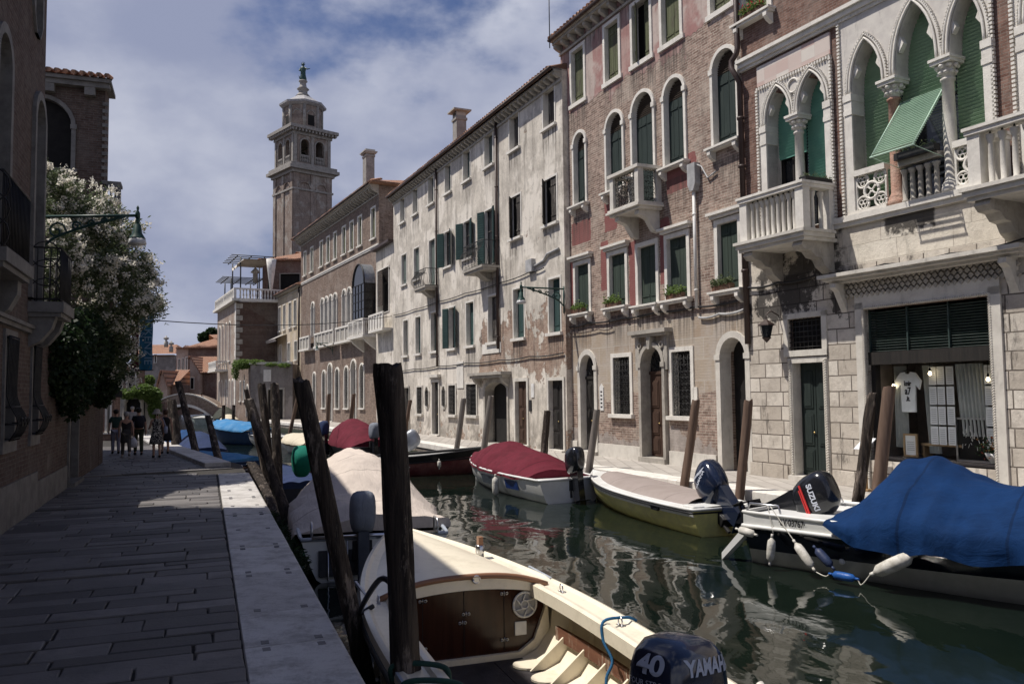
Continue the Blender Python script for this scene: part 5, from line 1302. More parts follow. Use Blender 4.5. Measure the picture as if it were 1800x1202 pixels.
# garden wall with a door
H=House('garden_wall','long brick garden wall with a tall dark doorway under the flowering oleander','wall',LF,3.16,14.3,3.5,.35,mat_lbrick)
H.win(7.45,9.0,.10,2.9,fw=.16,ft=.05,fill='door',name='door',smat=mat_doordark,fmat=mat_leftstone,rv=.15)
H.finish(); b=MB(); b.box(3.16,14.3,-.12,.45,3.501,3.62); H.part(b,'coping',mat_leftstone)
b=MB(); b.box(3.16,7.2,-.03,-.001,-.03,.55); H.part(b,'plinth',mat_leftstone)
# second house, its front faces the camera
pc=fpt(LF,14.4,0); F2=((pc.x-6.0*.934,pc.y-6.0*.356),(.934,.356))
ua,za=uz(F2,73,295); ub,zb_=uz(F2,127,178); uc,zc=uz(F2,100,137)
H=House('corner_brick_house','dark brick house with large arched window and tiled roof rising behind the white oleander','house',F2,-2,6.0,zc,1.2,mat_lbrick)
H.win(ub-1.75,ub,za+.02,zb_,'arch',fw=.16,ft=.06,fill='dark',brackets=False,caps=True,fmat=mat_leftstone)
H.finish()
b=MB(); b.prism([(-2,1.2),(6.0,1.2),(4.2,9),(-4,9)],0,zc,'z'); b.build('rear_wing',mat_lbrick,H.root)
b=MB(); b.box(-2,6.15,-.3,-.001,zc-.28,zc-.12); b.box(-2,6.2,-.4,1.2,zc-.12,zc)
for u in (1.8,3.2,4.2,5.4): b.box(u,u+.32,-.28,-.001,zc-.55,zc-.281)
b.build('cornice',mat_leftstone,H.root)
b=MB()
for k in range(34): b.box(5.93,6.1,-.08,-.001,zc-.8-k*.24,zc-.68-k*.24)
b.build('quoins',mat_leftstone,H.root)
b=MB(); b.add([(-2.2,-.45,zc+.01),(6.25,-.45,zc+.01),(4.4,4.5,zc+1.3),(-2.2,4.5,zc+1.9)],[(0,1,2,3)]); b.add([(6.25,-.45,zc+.01),(4.4,9,zc+.01),(4.4,4.5,zc+1.3)],[(0,1,2)])
for i in range(34):
    x=-2+i*.245; b.tube([(x,-.52,zc+.08),(x,.8,zc+.08+.40)],[.10,.085],6,flat=.8)
b.build('roof',mat_tile,H.root)
b=MB(); q0=at(180,340,29); q1=at(205,340,29)
Bc=empty('balcony',parent=H.root); zz0=at(190,400,29).z; zz1=at(190,340,29).z
b.box(5.95,6.5,.2,.9,zz0-.2,zz0); b.box(5.95,6.5,.2,.3,zz1-.1,zz1); b.box(6.4,6.5,.3,.9,zz1-.1,zz1); b.box(6.38,6.5,.2,.32,zz0,zz1-.1); b.build('slab',mat_leftstone,Bc)
b=MB(); balustrade_posts(b,'bal',6.0,6.4,.25,zz0,zz1-.1,3,.05); b.build('baluster_row',mat_leftstone,Bc)
# houses closing the quay further on, facing the camera
def camwall(name,label,x0,x1,Y,ytop,mat,wins=(),d=6,cat='house',roof=None):
    return block(name,label,x0,x1,Y,ytop,mat,d=d,wins=wins,roof=roof,cat=cat)
camwall('shaded_alley_house','dark red shaded house with shuttered ground floor at the bend of the quay',150,200,43,560,mat_sbrick,[(188,194,760,700,'dark')],d=.7)
camwall('gabled_quay_house','dark red house with small white gabled dormer behind the hanging banners',196,243,58,640,mat_sbrick,[(205,214,690,665,'dark'),(224,238,695,655,'dark')],d=1)
P_=empty('dormer',parent=None); bpy.data.objects.remove(P_)
b=MB(); p=lambda x,y,Y=57.7:at(x,y,Y)
L=[(p(215,647).x,p(215,647).z),(p(223,640).x,p(223,640).z),(p(231,647).x,p(231,647).z)]
b.tube([(x,57.7,z) for x,z in L],.09,5); b.box(p(219,0).x,p(226,0).x,57.65,57.75,p(0,660).z,p(0,651).z); b.box(p(214,0).x,p(233,0).x,57.6,57.8,p(0,664).z,p(0,662.5).z)
tag(b.build('dormer_trim',mat_istria_w),'small white dormer trim on the dark red gabled house','dormer')
for (x0,x1) in ((234,237),(250,256)):
    b=MB(); b.box(at(x0,0,58.5).x,at(x1,0,58.5).x,58.3,58.6,0,at(x0,652,58.5).z); tag(b.build('white_pillar',mat_istria_w),'slim white pillar standing %s the blue banner'%('left below' if x0<240 else 'right below'),'pillar')
# stone portal
PX=empty('stone_portal',(at(236,760,48).x,48,0),0,'grey stone portal with columns and a dark doorway closing the quay','portal')
w2=(at(258,0,48).x-at(214,0,48).x)/2; zt=at(236,690,48).z
b=MB(); b.box(-w2-.3,w2+.3,-.35,.4,zt,zt+.22); b.box(-w2,w2,-.2,.4,zt-.35,zt-.001); 
for s_ in (-1,1): b.lathe([(.17,0),(.17,.15),(.12,.2),(.10,zt-.6),(.17,zt-.5),(.17,zt-.35)],(s_*(w2-.25),-.15,0),12); b.box(s_*w2-.15,s_*w2+.15,0,.4,0,zt-.36)
b.build('frame',mat_darkstone,PX); b=MB(); b.box(-w2+.2,w2-.2,.05,.2,0,zt-.36); b.build('doorway',mat_dark,PX)
b=MB(); a=at(258,0,50).x; c=at(300,0,50).x; b.box(a,c,50,50.3,0,1.9); b.box(at(150,0,50).x,at(214,0,50).x,50,50.3,0,2.9); tag(b.build('quay_end_wall',mat_sbrick),'shaded brick wall either side of the stone portal','wall')
# ================================================================= foliage
def leafmat(name,c1,c2,tr=.0):
    m=Mat(name,.55,.3); c=m.mix(m.island(),c1,c2); m.col(c)
    t=m.nt.nodes.new('ShaderNodeBsdfTranslucent'); m.L(c,t.inputs[0]); x=m.nt.nodes.new('ShaderNodeMixShader'); x.inputs[0].default_value=.45
    out=[n for n in m.nt.nodes if n.type=='OUTPUT_MATERIAL'][0]; m.L(m.b.outputs[0],x.inputs[1]); m.L(t.outputs[0],x.inputs[2]); m.L(x.outputs[0],out.inputs[0]); return m.m
lm=leafmat('leaf_oleander',(.07,.10,.045),(.14,.165,.085)); lmd=leafmat('leaf_ivy',(.012,.028,.010),(.03,.05,.02)); lmb=leafmat('leaf_bright',(.09,.15,.035),(.17,.24,.07)); fm=leafmat('blossom_white',(.85,.82,.74),(.74,.70,.60)); bark=simple('bark',(.09,.07,.05),(.14,.11,.08))
def leaves(b,pts,L,W,droop=.3):
    for p in pts:
        a=rnd.uniform(0,2*PI); e=rnd.uniform(-1,1)-droop; d=Vector((math.cos(a),math.sin(a),e)).normalized(); s=d.cross(Vector((rnd.uniform(-1,1),rnd.uniform(-1,1),rnd.uniform(-.3,1)))).normalized()
        l=L*rnd.uniform(.6,1.3); w_=W*rnd.uniform(.7,1.3); p=Vector(p)
        b.add([p,p+d*l*.5+s*w_,p+d*l,p+d*l*.5-s*w_],[(0,1,2,3)],False)
def blob_pts(blobs,n,shell=.75):
    vol=[r[0]*r[1]*r[2] for c,r in blobs]; tot=sum(vol); out=[]
    for (c,r),v in zip(blobs,vol):
        for _ in range(int(n*v/tot)):
            while 1:
                q=Vector((rnd.uniform(-1,1),rnd.uniform(-1,1),rnd.uniform(-1,1)))
                if q.length<=1: break
            if q.length<1e-3: continue
            q=q.normalized()*(q.length**(1-shell)) 
            out.append(Vector(c)+Vector((q.x*r[0],q.y*r[1],q.z*r[2])))
    return out
def PB(x,y,Y,rx,rz=None,ry=None):   # blob given by its place in the photo, radius in px -> metres
    s=Y/1450; p=at(x,y,Y); return ((p.x,p.y,p.z),(rx*s,(ry or rx)*s,(rz or rx)*s))
T=empty('oleander_tree',tuple(fpt(LF,7.5,.8)),0,'large oleander covered in white blossom leaning over the garden wall','tree')
T.location.z=0; inv=Vector(T.location)
blobs=[PB(95,350,21,38,40),PB(125,375,21.5,50,50),PB(165,395,22,48,45),PB(200,420,22.5,42,40),PB(150,450,21.5,65,60),PB(215,465,23,40,45),PB(240,500,23.5,32,40),PB(190,510,22,55,50),PB(130,510,21,50,45),PB(225,555,23,38,45),PB(265,540,24,16,12),PB(190,575,22.5,45,40),PB(90,440,20.5,45,60),PB(165,610,22.5,38,35),PB(205,630,23,26,40)]
blobs=[((c[0]-inv.x,c[1]-inv.y,c[2]),r) for c,r in blobs]
sub=[]
for c,r in blobs:   # break each mass into small twig clumps
    k=max(6,int(r[0]*r[2]*34))
    for q in blob_pts([(c,r)],k,.5): sub.append((q,Vector(c)))
b=MB(); fl=MB()
for q,c in sub:
    rr=rnd.uniform(.16,.34); n=150; pts=[q+Vector((rnd.gauss(0,rr*.6),rnd.gauss(0,rr*.6),rnd.gauss(0,rr*.55))) for _ in range(n)]
    leaves(b,pts,.15,.019,-.1)
    up=(q-c).normalized().z
    if rnd.random()<(.95 if q.z>5.0 else .6):
        for _ in range(rnd.choice((5,7,9))):
            d=(q-c).normalized(); e=q+d*rr*.75+Vector((rnd.gauss(0,rr*.5),rnd.gauss(0,rr*.5),rnd.gauss(0,rr*.5)))
            for _ in range(20):
                p=e+Vector((rnd.gauss(0,.055),rnd.gauss(0,.055),rnd.gauss(0,.05))); a=rnd.uniform(0,6.28); u=Vector((math.cos(a),math.sin(a),rnd.uniform(-.6,.6)))*.03; v=u.cross(Vector((rnd.random(),rnd.random(),rnd.random()-.5))).normalized()*.032
                fl.add([p-u,p-v,p+u,p+v],[(0,1,2,3)],False)
o=b.build('crown',lm,T,fix=False); o2=tag(fl.build('blossom',fm,T,fix=False),kind='stuff')
b=MB()
for (x,y) in ((0,0),(.3,.5),(-.3,1.0)):
    b.tube([(x,y,0),(x*1.5+.1,y*1.3,1.8),(x*2+.3,y*1.5+.5,3.4),(x*2.5+.5,y*2+.8,5.5)],[.12,.1,.07,.03],7)
b.build('trunk',bark,T)
# ivy hanging over the garden wall
def ivy(name,label,blobs,n,L,W,mat,cat,dr=.6):
    T=empty(name,(blobs[0][0][0],blobs[0][0][1],0),0,label,cat); i=Vector(T.location); b=MB()
    leaves(b,[p-i for p in blob_pts(blobs,n,.45)],L,W,dr); b.build('foliage',mat,T,fix=False); return T
iv=[]
for u,zt,zb0,r in ((4.9,3.9,2.1,.35),(5.8,4.3,1.7,.4),(6.6,4.4,2.6,.5),(7.6,4.4,2.7,.5),(8.8,4.3,2.6,.5),(10.0,4.5,2.2,.55),(11.2,4.4,1.9,.55),(12.4,4.4,2.2,.55),(13.6,4.3,2.7,.5),(14.2,5.0,3.0,.5)):
    p=fpt(LF,u,-.15-r*.35); iv.append(((p.x,p.y,(zt+zb0)/2),(r,.75,(zt-zb0)/2)))
ivy('hanging_ivy','dark ivy hanging in a curtain over the top of the brick garden wall',iv,30000,.11,.045,lmd,'ivy')
ivy('climbing_greenery','bright green leafy bush growing above the stone portal at the end of the quay',[PB(225,692,47,16,8),PB(250,688,47.5,18,12),PB(268,695,48,14,14),PB(272,715,48,10,20),PB(262,670,60,9,10)],9000,.16,.05,lmb,'bush',0)
ivy('terrace_plants','green plants growing along the coping of the terrace house roof',[PB(428,640,77,14,8),PB(414,650,80,5,18),PB(450,638,77,14,5),PB(480,641,77,16,4),PB(500,642,76.4,10,3)],5200,.22,.05,lmb,'plants',0)
ivy('quay_weeds','dark weeds growing from the canal wall beside the near kerb',[((p[0],p[1],-.35),(.16,.5,.3)) for p in [(-4.75,16.2),(-4.35,15.2),(-4.0,14.3),(-3.6,13.2),(-3.25,12.3)]],3500,.12,.012,lmd,'weeds',0)
b=[PB(364,593,150,14,9,14),PB(372,585,150,8,8,10)]; 
tt=ivy('distant_tree','dark green tree crown rising behind the peach house roof',b,3500,.5,.2,lmd,'tree',0); bb=MB(); bb.tube([(0,0,0),(0,0,10)],[.3,.15],6); bb.build('trunk',bark,tt)
# window boxes
for i,(F,u,z,lab) in enumerate([(PF,-8.75,5.03,'leftmost window box of small green plants on the brick house sill'),(PF,-6.45,5.03,'window box with pale green plants on the second brick house sill'),(PF,-3.0,4.93,'window box with green plants below the grey electric box'),(PF,-.85,4.93,'window box with dull green plants beside the brown drainpipe'),(SF,.6,12.0,'flower box with red flowers high on the stone palace sill')]):
    p=fpt(F,u,-.12,z); t=empty('window_box',tuple(p),frot(F),lab,'window box','window boxes on the sills')
    b=MB(); b.box(-.38,.38,-.08,.08,0.0,.16); b.build('box',simple('terracotta',(.16,.08,.05),(.1,.06,.04)),t)
    b=MB(); leaves(b,[Vector((rnd.uniform(-.38,.38),rnd.uniform(-.14,.1),.14+abs(rnd.gauss(0,.1)))) for _ in range(420)],.08,.025,0); b.build('plants',lmb if i!=3 else lm,t,fix=False)
    if i==4: b=MB(); leaves(b,[Vector((rnd.uniform(-.36,.36),rnd.uniform(-.14,.1),.2+abs(rnd.gauss(0,.1)))) for _ in range(90)],.05,.03,0); b.build('blossom',leafmat('geranium_red',(.45,.02,.04),(.55,.05,.08)),t,fix=False)
for (u,w_,v) in ((2.45,.9,-1.0),):
    pass
def railbox(F,u0,v0,z,L,rz,lab):
    p=fpt(F,u0,v0,z); t=empty('planter_box',tuple(p),rz,lab,'planter'); b=MB(); b.box(0,L,-.1,.1,-.06,.09); b.build('box',mat_iron,t)
    b=MB(); leaves(b,[Vector((rnd.uniform(0,L),rnd.uniform(-.1,.1),.08+abs(rnd.gauss(0,.05)))) for _ in range(120)],.07,.012,-.5); b.build('plants',lm,t,fix=False)
railbox(SF,4.78,-.14,7.10,.95,frot(SF),'black planter box on the balustrade of the middle gothic window')
railbox(SF,2.95,-1.0,6.98,.85,frot(SF)+PI/2,'black planter box on the end rail of the left stone balcony')
# ================================================================= lamps, banners, cables
def wall_lamp(name,label,p,rz,L,big=True):
    t=empty(name,p,rz,label,'street lamp'); b=MB()
    b.tube([(0,0,0),(L,0,0)],.03,8); b.tube([(0,0,-.9),(0,0,.1)],.03,6); b.lathe([(.0,.22),(.03,.16),(.02,.1),(.05,.05),(.05,-.05)],(L,0,0),8)
    pts=[(0.02+.85*L*t_/10,0,-.62+.6*(t_/10)**.6) for t_ in range(11)]; b.tube(pts,.03,5)
    for (cx,cz,r) in ((.28,-.30,.20),(.68,-.20,.10),(.98,-.15,.08),(1.25,-.10,.07)):
        if cx<L: b.tube([(cx+r*math.cos(a*.7)*(1-a/14),0,cz+r*math.sin(a*.7)*(1-a/14)) for a in range(13)],.022,5)
    b.build('bracket',mat_greenlamp,t)
    b=MB(); b.lathe([(.03,-.05),(.05,-.12),(.03,-.16),(.07,-.2),(.09,-.36),(.15,-.46),(.16,-.48)],(L,0,0),14); b.build('lamp_hood',mat_greenlamp,t)
    b=MB(); b.lathe([(.155,-.48),(.175,-.58),(.16,-.60),(.0,-.60)],(L,0,0),14); b.build('lamp_glass',simple('lamp_glass',(.55,.56,.55),(.5,.5,.5),rough=.25,b=0),t)
    return t
pL=fpt(LF,3.25,0); end=at(242,385,20); a0=Vector((pL.x,pL.y,at(76,381,pL.y).z)); e=at(242,383,pL.y-.0); ang=math.atan2(-.0,1)
wall_lamp('street_lamp','green iron street lamp on a long scrolled bracket over the left walk',tuple(a0),R(0),e.x-a0.x)
uR,zR=uz(WF,1000,506); pR=fpt(WF,-.08,-.02,zR)
# bracket arm sticks out square to the white house
s=math.hypot(*(at(917,504,28).xy-pR.xy)); 
best=None
for k in range(60,500):
    L=k*.01; q=fpt(WF,-.08,-L,zR); v=q-Vector((0,0,CZ)); dd=v.dot(CF); X=900+F_*v.dot(CR)/dd
    if best is None or abs(X-917)<best[0]: best=(abs(X-917),L)
wall_lamp('street_lamp','green street lamp on a bracket between the white house and the brick house',tuple(pR),frot(WF)-PI/2,min(best[1],3.2))
p=fpt(RF,-10.6,-.1,at(622,595,62).z); wall_lamp('street_lamp','small green street lamp hanging below the brick palace balcony',tuple(p),frot(RF)-PI/2,1.3)
# lantern by the stone palace door
uq,zq=uz(SF,1380,580); t=empty('wall_lantern',tuple(fpt(SF,1.12,-.05,zq+.28)),frot(SF)-PI/2,'old iron wall lantern beside the grated window of the stone palace','lantern')
b=MB(); b.tube([(0,0,.1),(.25,0,.2),(.42,0,.1),(.42,0,0)],.015,5); b.lathe([(.0,0),(.05,-.03),(.20,-.14),(.21,-.17)],(.42,0,0),6,smooth=False); b.lathe([(.1,-.50),(.12,-.47),(.05,-.55),(.0,-.6)],(.42,0,0),6,smooth=False); b.build('frame',mat_rustpipe,t)
b=MB(); b.lathe([(.17,-.17),(.10,-.47)],(.42,0,0),6,smooth=False); b.build('lantern_glass',mat_glass,t)
# text helper
def text(s_,size,mat,parent=None,M=None,name='lettering',ext=.004,sx=1.0,bold=0,al='CENTER',spacing=1.0):
    cu=bpy.data.curves.new('t','FONT'); cu.body=s_; cu.size=size; cu.extrude=ext; cu.align_x=al; cu.align_y='CENTER'; cu.offset=bold; cu.space_character=spacing
    o=bpy.data.objects.new('t',cu); COL.objects.link(o); dg=bpy.context.evaluated_depsgraph_get(); me=bpy.data.meshes.new_from_object(o.evaluated_get(dg)); bpy.data.objects.remove(o); bpy.data.curves.remove(cu)
    if M is None: M=Matrix.Identity(4)
    me.transform(M@Matrix.Diagonal((sx,1,1,1))); me.materials.clear(); me.materials.append(mat); ob=bpy.data.objects.new(name,me); COL.objects.link(ob)
    if parent: ob.parent=parent
    return ob
# banners hang from rods on the corner house: faces turned to the camera
def banner(label,x0,x1,y0,y1,Y,mat,txts):
    a=at(x0,y1,Y); c=at(x1,y0,Y); t=empty('banner',((a.x+c.x)/2,Y,a.z),0,label,'banner','banners over the quay'); W=c.x-a.x; Hh=c.z-a.z
    rows=[[(-W/2+W*i/6,.02*math.sin(k*.9+i),Hh*k/14) for i in range(7)] for k in range(15)]
    b=MB(); b.grid(rows); b.grid([[(x,y+.012,z) for x,y,z in r] for r in rows]); b.build('cloth',mat,t)
    b=MB(); b.tube([(-W/2-.05,0,Hh+.02),(W/2+.05,0,Hh+.02)],.025,6); b.tube([(-W/2-.05,0,0),(W/2+.05,0,0)],.02,6); b.tube([(-W/2-.05,0,Hh+.02),(-W/2-1.2,.3,Hh+.02)],.02,6); b.build('rod',mat_iron,t)
    for (s_,size,fx,fz,col,rot) in txts:
        M=Matrix.Translation((-W/2+W*fx,-.04,Hh*fz))@Matrix.Rotation(R(90),4,'X')@Matrix.Rotation(R(rot),4,'Z'); text(s_,size*1.0,col,t,M,ext=.002)
    return t
wht=simple('lettering_white',(.75,.74,.72),(.7,.69,.67),b=0); pal=simple('lettering_pale_blue',(.28,.42,.55),(.25,.4,.52),b=0)
banner('blue exhibition banner hanging beside the dark red one over the quay',244,269,540,651,32,simple('banner_blue',(.03,.16,.27),(.025,.13,.23),b=0,rough=.7),[('MCKENZIE',.42,.68,.50,pal,-90),('N N',.28,.25,.62,pal,-90)])
banner('dark red banner with white lettering left of the blue one',230,244.5,560,655,32.3,simple('banner_red',(.12,.018,.03),(.10,.015,.025),b=0,rough=.7),[('VA CASA',.27,.40,.42,wht,90),('B',.36,.62,.05,wht,90)])
# hanging sign near the portal
t=empty('hanging_sign',tuple(at(202,691,40)),0,'small dark hanging shop sign at the shaded alley house','sign'); b=MB(); b.box(-.35,.35,-.03,.03,-.2,.12); b.tube([(-.6,0,.2),(.4,0,.2)],.02,5); b.build('panel',mat_doordark,t)
# cables
def cable(label,pts,sag=.2,r=.015,mat=mat_iron,cat='cable',name='cable'):
    b=MB(); out=[]
    for a,c in zip(pts,pts[1:]):
        a=Vector(a);c=Vector(c)
        for k in range(13):
            f=k/12; q=a.lerp(c,f); q.z-=sag*4*f*(1-f); 
            if not out or (q-out[-1]).length>.01: out.append(q)
    b.tube(out,r,5); return tag(b.build(name,mat),label,cat)
cable('overhead wire crossing the canal from the left quay to the white house',[at(200,545,30),at(271,563,31),fpt(WF,-22,-.2,at(760,560,50).z+.2)],.35,.02)
def wcable(label,F,us,z,off=-.06,r=.02,mat=mat_iron): 
    cable(label,[fpt(F,u,off,z+rnd.uniform(-.03,.03)) for u in us],.05,r,mat)
wcable('bundle of cables running along the brick house above its ground floor arches',PF,[-10,-8.2,-6,-4,-2.2,-.2],4.62,r=.03); wcable('lower looping cable on the ochre ground floor of the brick house',PF,[-9.8,-7.5,-6.6],4.35,r=.018,mat=mat_rustpipe); wcable('thick cable sagging below the bundle on brick house right side',PF,[-2.0,-1.1,-.1],4.3,r=.035,mat=mat_pipegrey)
wcable('cable bundle running along the white house above the doors',WF,[-22,-18,-14,-10,-6,-3,-.1],3.62,r=.025); wcable('upper cable running along the white house below its balconies',WF,[-22,-18,-14,-10,-6,-3,-1.6],7.0,r=.022)
wcable('cable running along the stone palace under the left carved balcony',SF,[.1,1.2,2.4,3.2],4.9,off=-.12,r=.03); wcable('cable lying along the top of the stone shop hood',SF,[3.0,4.5,6,7.5],4.88,off=-.3,r=.018)
p=fpt(PF,-9.5,2.5,18.2)
b=MB(); b.tube([(0,0,0),(0,0,2.2)],.02,5); b.tube([(-.6,0,2.1),(.7,0,2.1)],.012,4)
for k in range(6): b.tube([(-.5+k*.2,-.22,2.1),(-.5+k*.2,.22,2.1)],.008,4)
tag(b.build('antenna',mat_iron,loc=tuple(at(966,62,30))[:2]+(at(966,62,30).z-.5,)),'thin television antenna on the brick house roof edge','antenna')
# shop goods behind the glass
def sfp(u,v,z): return fpt(SF,u,v,z)
t=empty('hanging_shirt',tuple(sfp(4.38,.45,2.55)),frot(SF),'white t-shirt with black lettering hanging in the shop window','t-shirt'); t.scale=(.66,1,.92)
b=MB(); b.prism([(-.26,-.95),(-.27,-.30),(-.42,-.42),(-.50,-.22),(-.28,-.02),(-.1,.0),(-.06,-.05),(.06,-.05),(.1,.0),(.28,-.02),(.50,-.22),(.42,-.42),(.27,-.30),(.26,-.95)],-.02,.02); b.build('cloth',simple('cotton_white',(.75,.77,.77),(.68,.7,.7)),t); b=MB(); b.tube([(-.25,0,-.03),(0,0,.06),(.25,0,-.03)],.01,5); b.tube([(0,0,.06),(0,0,.2)],.008,4); b.build('hanger',mat_iron,t)
RX=Matrix.Rotation(R(90),4,'X')
for s_,z,sz in (('knir',-.28,.17),('a7',-.46,.24),('.lt.',-.64,.16)): text(s_,sz,mat_iron,t,Matrix.Translation((0,-.025,z))@RX,bold=.004)
def curtain(label,u0,u1,z0,z1,v,amp=.05,lean=0):
    rows=[]; n=40
    for k in range(9):
        f=k/8; rows.append([(u0+(u1-u0)*i/n*(1-.25*math.sin(PI*f)*0)+lean*(1-f)*(1),v+amp*math.sin(i*1.15)*(.6+.4*(1-f)),z0+(z1-z0)*f) for i in range(n+1)])
    b=MB(); b.grid(rows); p=sfp(0,0,0); return tag(b.build('curtain',simple('curtain_grey',(.46,.47,.45),(.38,.4,.38)),loc=tuple(p),rot=(0,0,frot(SF))),label,'curtain','curtains in the shop window')
curtain('grey curtain hanging behind the t-shirt in the shop window',3.95,4.25,.9,2.68,.55); curtain('grey curtain left of the paper sheets in the shop window',4.62,4.86,.8,2.68,.6,lean=.12); curtain('wide grey curtain at the middle right of the shop window',5.42,6.02,1.2,2.68,.55,lean=.10)
def sheets(label,u,w_,z1,n):
    t=empty('paper_string',tuple(sfp(u,.5,z1)),frot(SF),label,'papers','strings of paper sheets in the shop window')
    for k in range(n):
        b=MB(); b.mark(); b.box(-w_/2,w_/2,0,.004,-.42*k-.40,-.42*k-.02); b.marks=[]; b.build('sheet',simple('paper',(.72,.73,.73),(.66,.67,.68)),t)
        b=MB()
        for j in range(7): b.box(-w_/2+.03,w_/2-.03,-.004,-.001,-.42*k-.36+j*.045,-.42*k-.352+j*.045)
        b.build('printed_lines',simple('ink',(.2,.2,.21),(.3,.3,.31),b=0),t)
for i,(u,lab) in enumerate([(4.93,'leftmost'),(5.12,'second'),(5.33,'third'),(6.18,'fourth'),(6.42,'rightmost')]): sheets('%s hanging string of printed paper sheets in the shop window'%lab,u,.17 if i<3 else .2,2.66,4)
for u,z,lab in ((4.08,2.25,'bare light bulb left of the t-shirt in the shop window'),(4.98,2.5,'bare light bulb right of the t-shirt in the shop window'),(6.25,2.35,'bare light bulb at the right end of the shop window')):
    t=empty('light_bulb',tuple(sfp(u,.36,z)),0,lab,'lamp','bare bulbs in the shop window'); b=MB(); b.tube([(0,0,.06),(0,0,2.95-z)],.006,4); b.lathe([(.02,.04),(.022,.1),(.01,.12)],(0,0,0),8); b.build('cord',mat_iron,t)
    b=MB(); b.lathe([(0,-.045),(.03,-.03),(.036,0),(.018,.045)],(0,0,0),10); em=_mc.get('bulb')
    if not em:
        mm=Mat('bulb_glow'); mm.b.inputs['Emission Color'].default_value=(1,.8,.5,1); mm.b.inputs['Emission Strength'].default_value=9; em=_mc['bulb']=mm.m
    b.build('bulb',em,t)
def framed(name,label,u,z,w_,h_,v,cf,ci,cat,lines=3,ang=0):
    t=empty(name,tuple(sfp(u,v,z)),frot(SF),label,cat); b=MB(); b.ring([(-w_/2,0),(-w_/2,h_),(w_/2,h_),(w_/2,0),(-w_/2,0)],[(-w_/2-.04,-.04),(-w_/2-.04,h_+.04),(w_/2+.04,h_+.04),(w_/2+.04,-.04),(-w_/2-.04,-.04)],-.02,.02); b.build('frame',cf,t); b=MB(); b.box(-w_/2,w_/2,0,.01,0,h_); b.build('sheet',ci,t)
    if lines:
        b=MB()
        for j in range(lines): b.box(-w_*.35,w_*.35,-.004,-.001,h_*(.25+.5*j/lines),h_*(.25+.5*j/lines)+.012)
        b.build('printed_lines',_mc['ink'],t)
wo=simple('frame_wood',(.36,.25,.14),(.3,.2,.11)); pa=_mc['paper']
framed('framed_notice','white notice in a light wooden frame behind the brown mooring post',4.42,.75,.26,.42,.40,wo,pa,'notice',5)
framed('paper_bag','brown paper bag with dark printing standing behind the wooden framed notice',4.78,1.0,.2,.48,.7,wo,simple('kraft_paper',(.42,.31,.18),(.38,.28,.16)),'bag',3)
framed('blackboard','tilted black board with silver frame and white marks at shop window right',5.85,.72,.85,.82,.55,mat_steel,mat_dark,'board',0)
b=MB()
for _ in range(34):
    x,z=rnd.uniform(-.25,.35),rnd.uniform(.2,.6); b.tube([(x,0,z),(x+rnd.uniform(-.03,.03),0,z+rnd.uniform(.03,.13))],.006,4)
tag(b.build('hanging_trinkets',wht,loc=tuple(sfp(5.8,.50,.72)),rot=(0,0,frot(SF))),'small pale trinkets hanging in front of the black board','trinkets')
t=empty('flower_bowl',tuple(sfp(6.35,.42,.70)),0,'bowl of red and yellow flowers with white cloth at the right of the shop window','flowers'); b=MB(); b.lathe([(.12,0),(.2,.1),(.24,.2),(.2,.19),(.1,.05)],(0,0,0),12); b.build('bowl',wht,t); b=MB(); leaves(b,[Vector((rnd.gauss(0,.16),rnd.gauss(0,.08),.3+rnd.gauss(0,.1))) for _ in range(300)],.07,.02); b.build('leaves',lmd,t,fix=False); b=MB(); leaves(b,[Vector((rnd.gauss(0,.15),rnd.gauss(0,.08),.34+rnd.gauss(0,.1))) for _ in range(90)],.05,.025); b.build('blossom',leafmat('blossom_red',(.35,.03,.03),(.5,.4,.1)),t,fix=False)
t=empty('display_case',tuple(sfp(5.0,.75,.68)),frot(SF),'small wooden display table with pale papers in the shop window','display'); b=MB(); b.box(-.45,.5,-.2,.2,.28,.33); b.box(-.42,-.38,-.18,.18,0,.28); b.box(.42,.46,-.18,.18,0,.28); b.build('table',wo,t); b=MB(); b.box(-.2,.05,-.12,.1,.331,.36); b.box(.1,.35,-.1,.1,.331,.35); b.build('papers',pa,t)
# leaflet stand outside
t=empty('leaflet_stand',tuple(fpt(SF,3.98,-.5)),frot(SF),'small wooden stand holding a sloping white leaflet beside the rough post','stand'); b=MB(); b.tube([(0,0,0),(0,0,.95)],.035,6); b.box(-.12,.12,-.1,.1,0,.04); b.build('stand',wo,t); b=MB(); M=Matrix.Translation((0,0,1.0))@Matrix.Rotation(R(35),4,'X'); b.box(-.16,.16,-.2,.2,-.01,.01,M); b.build('leaflet',pa,t)
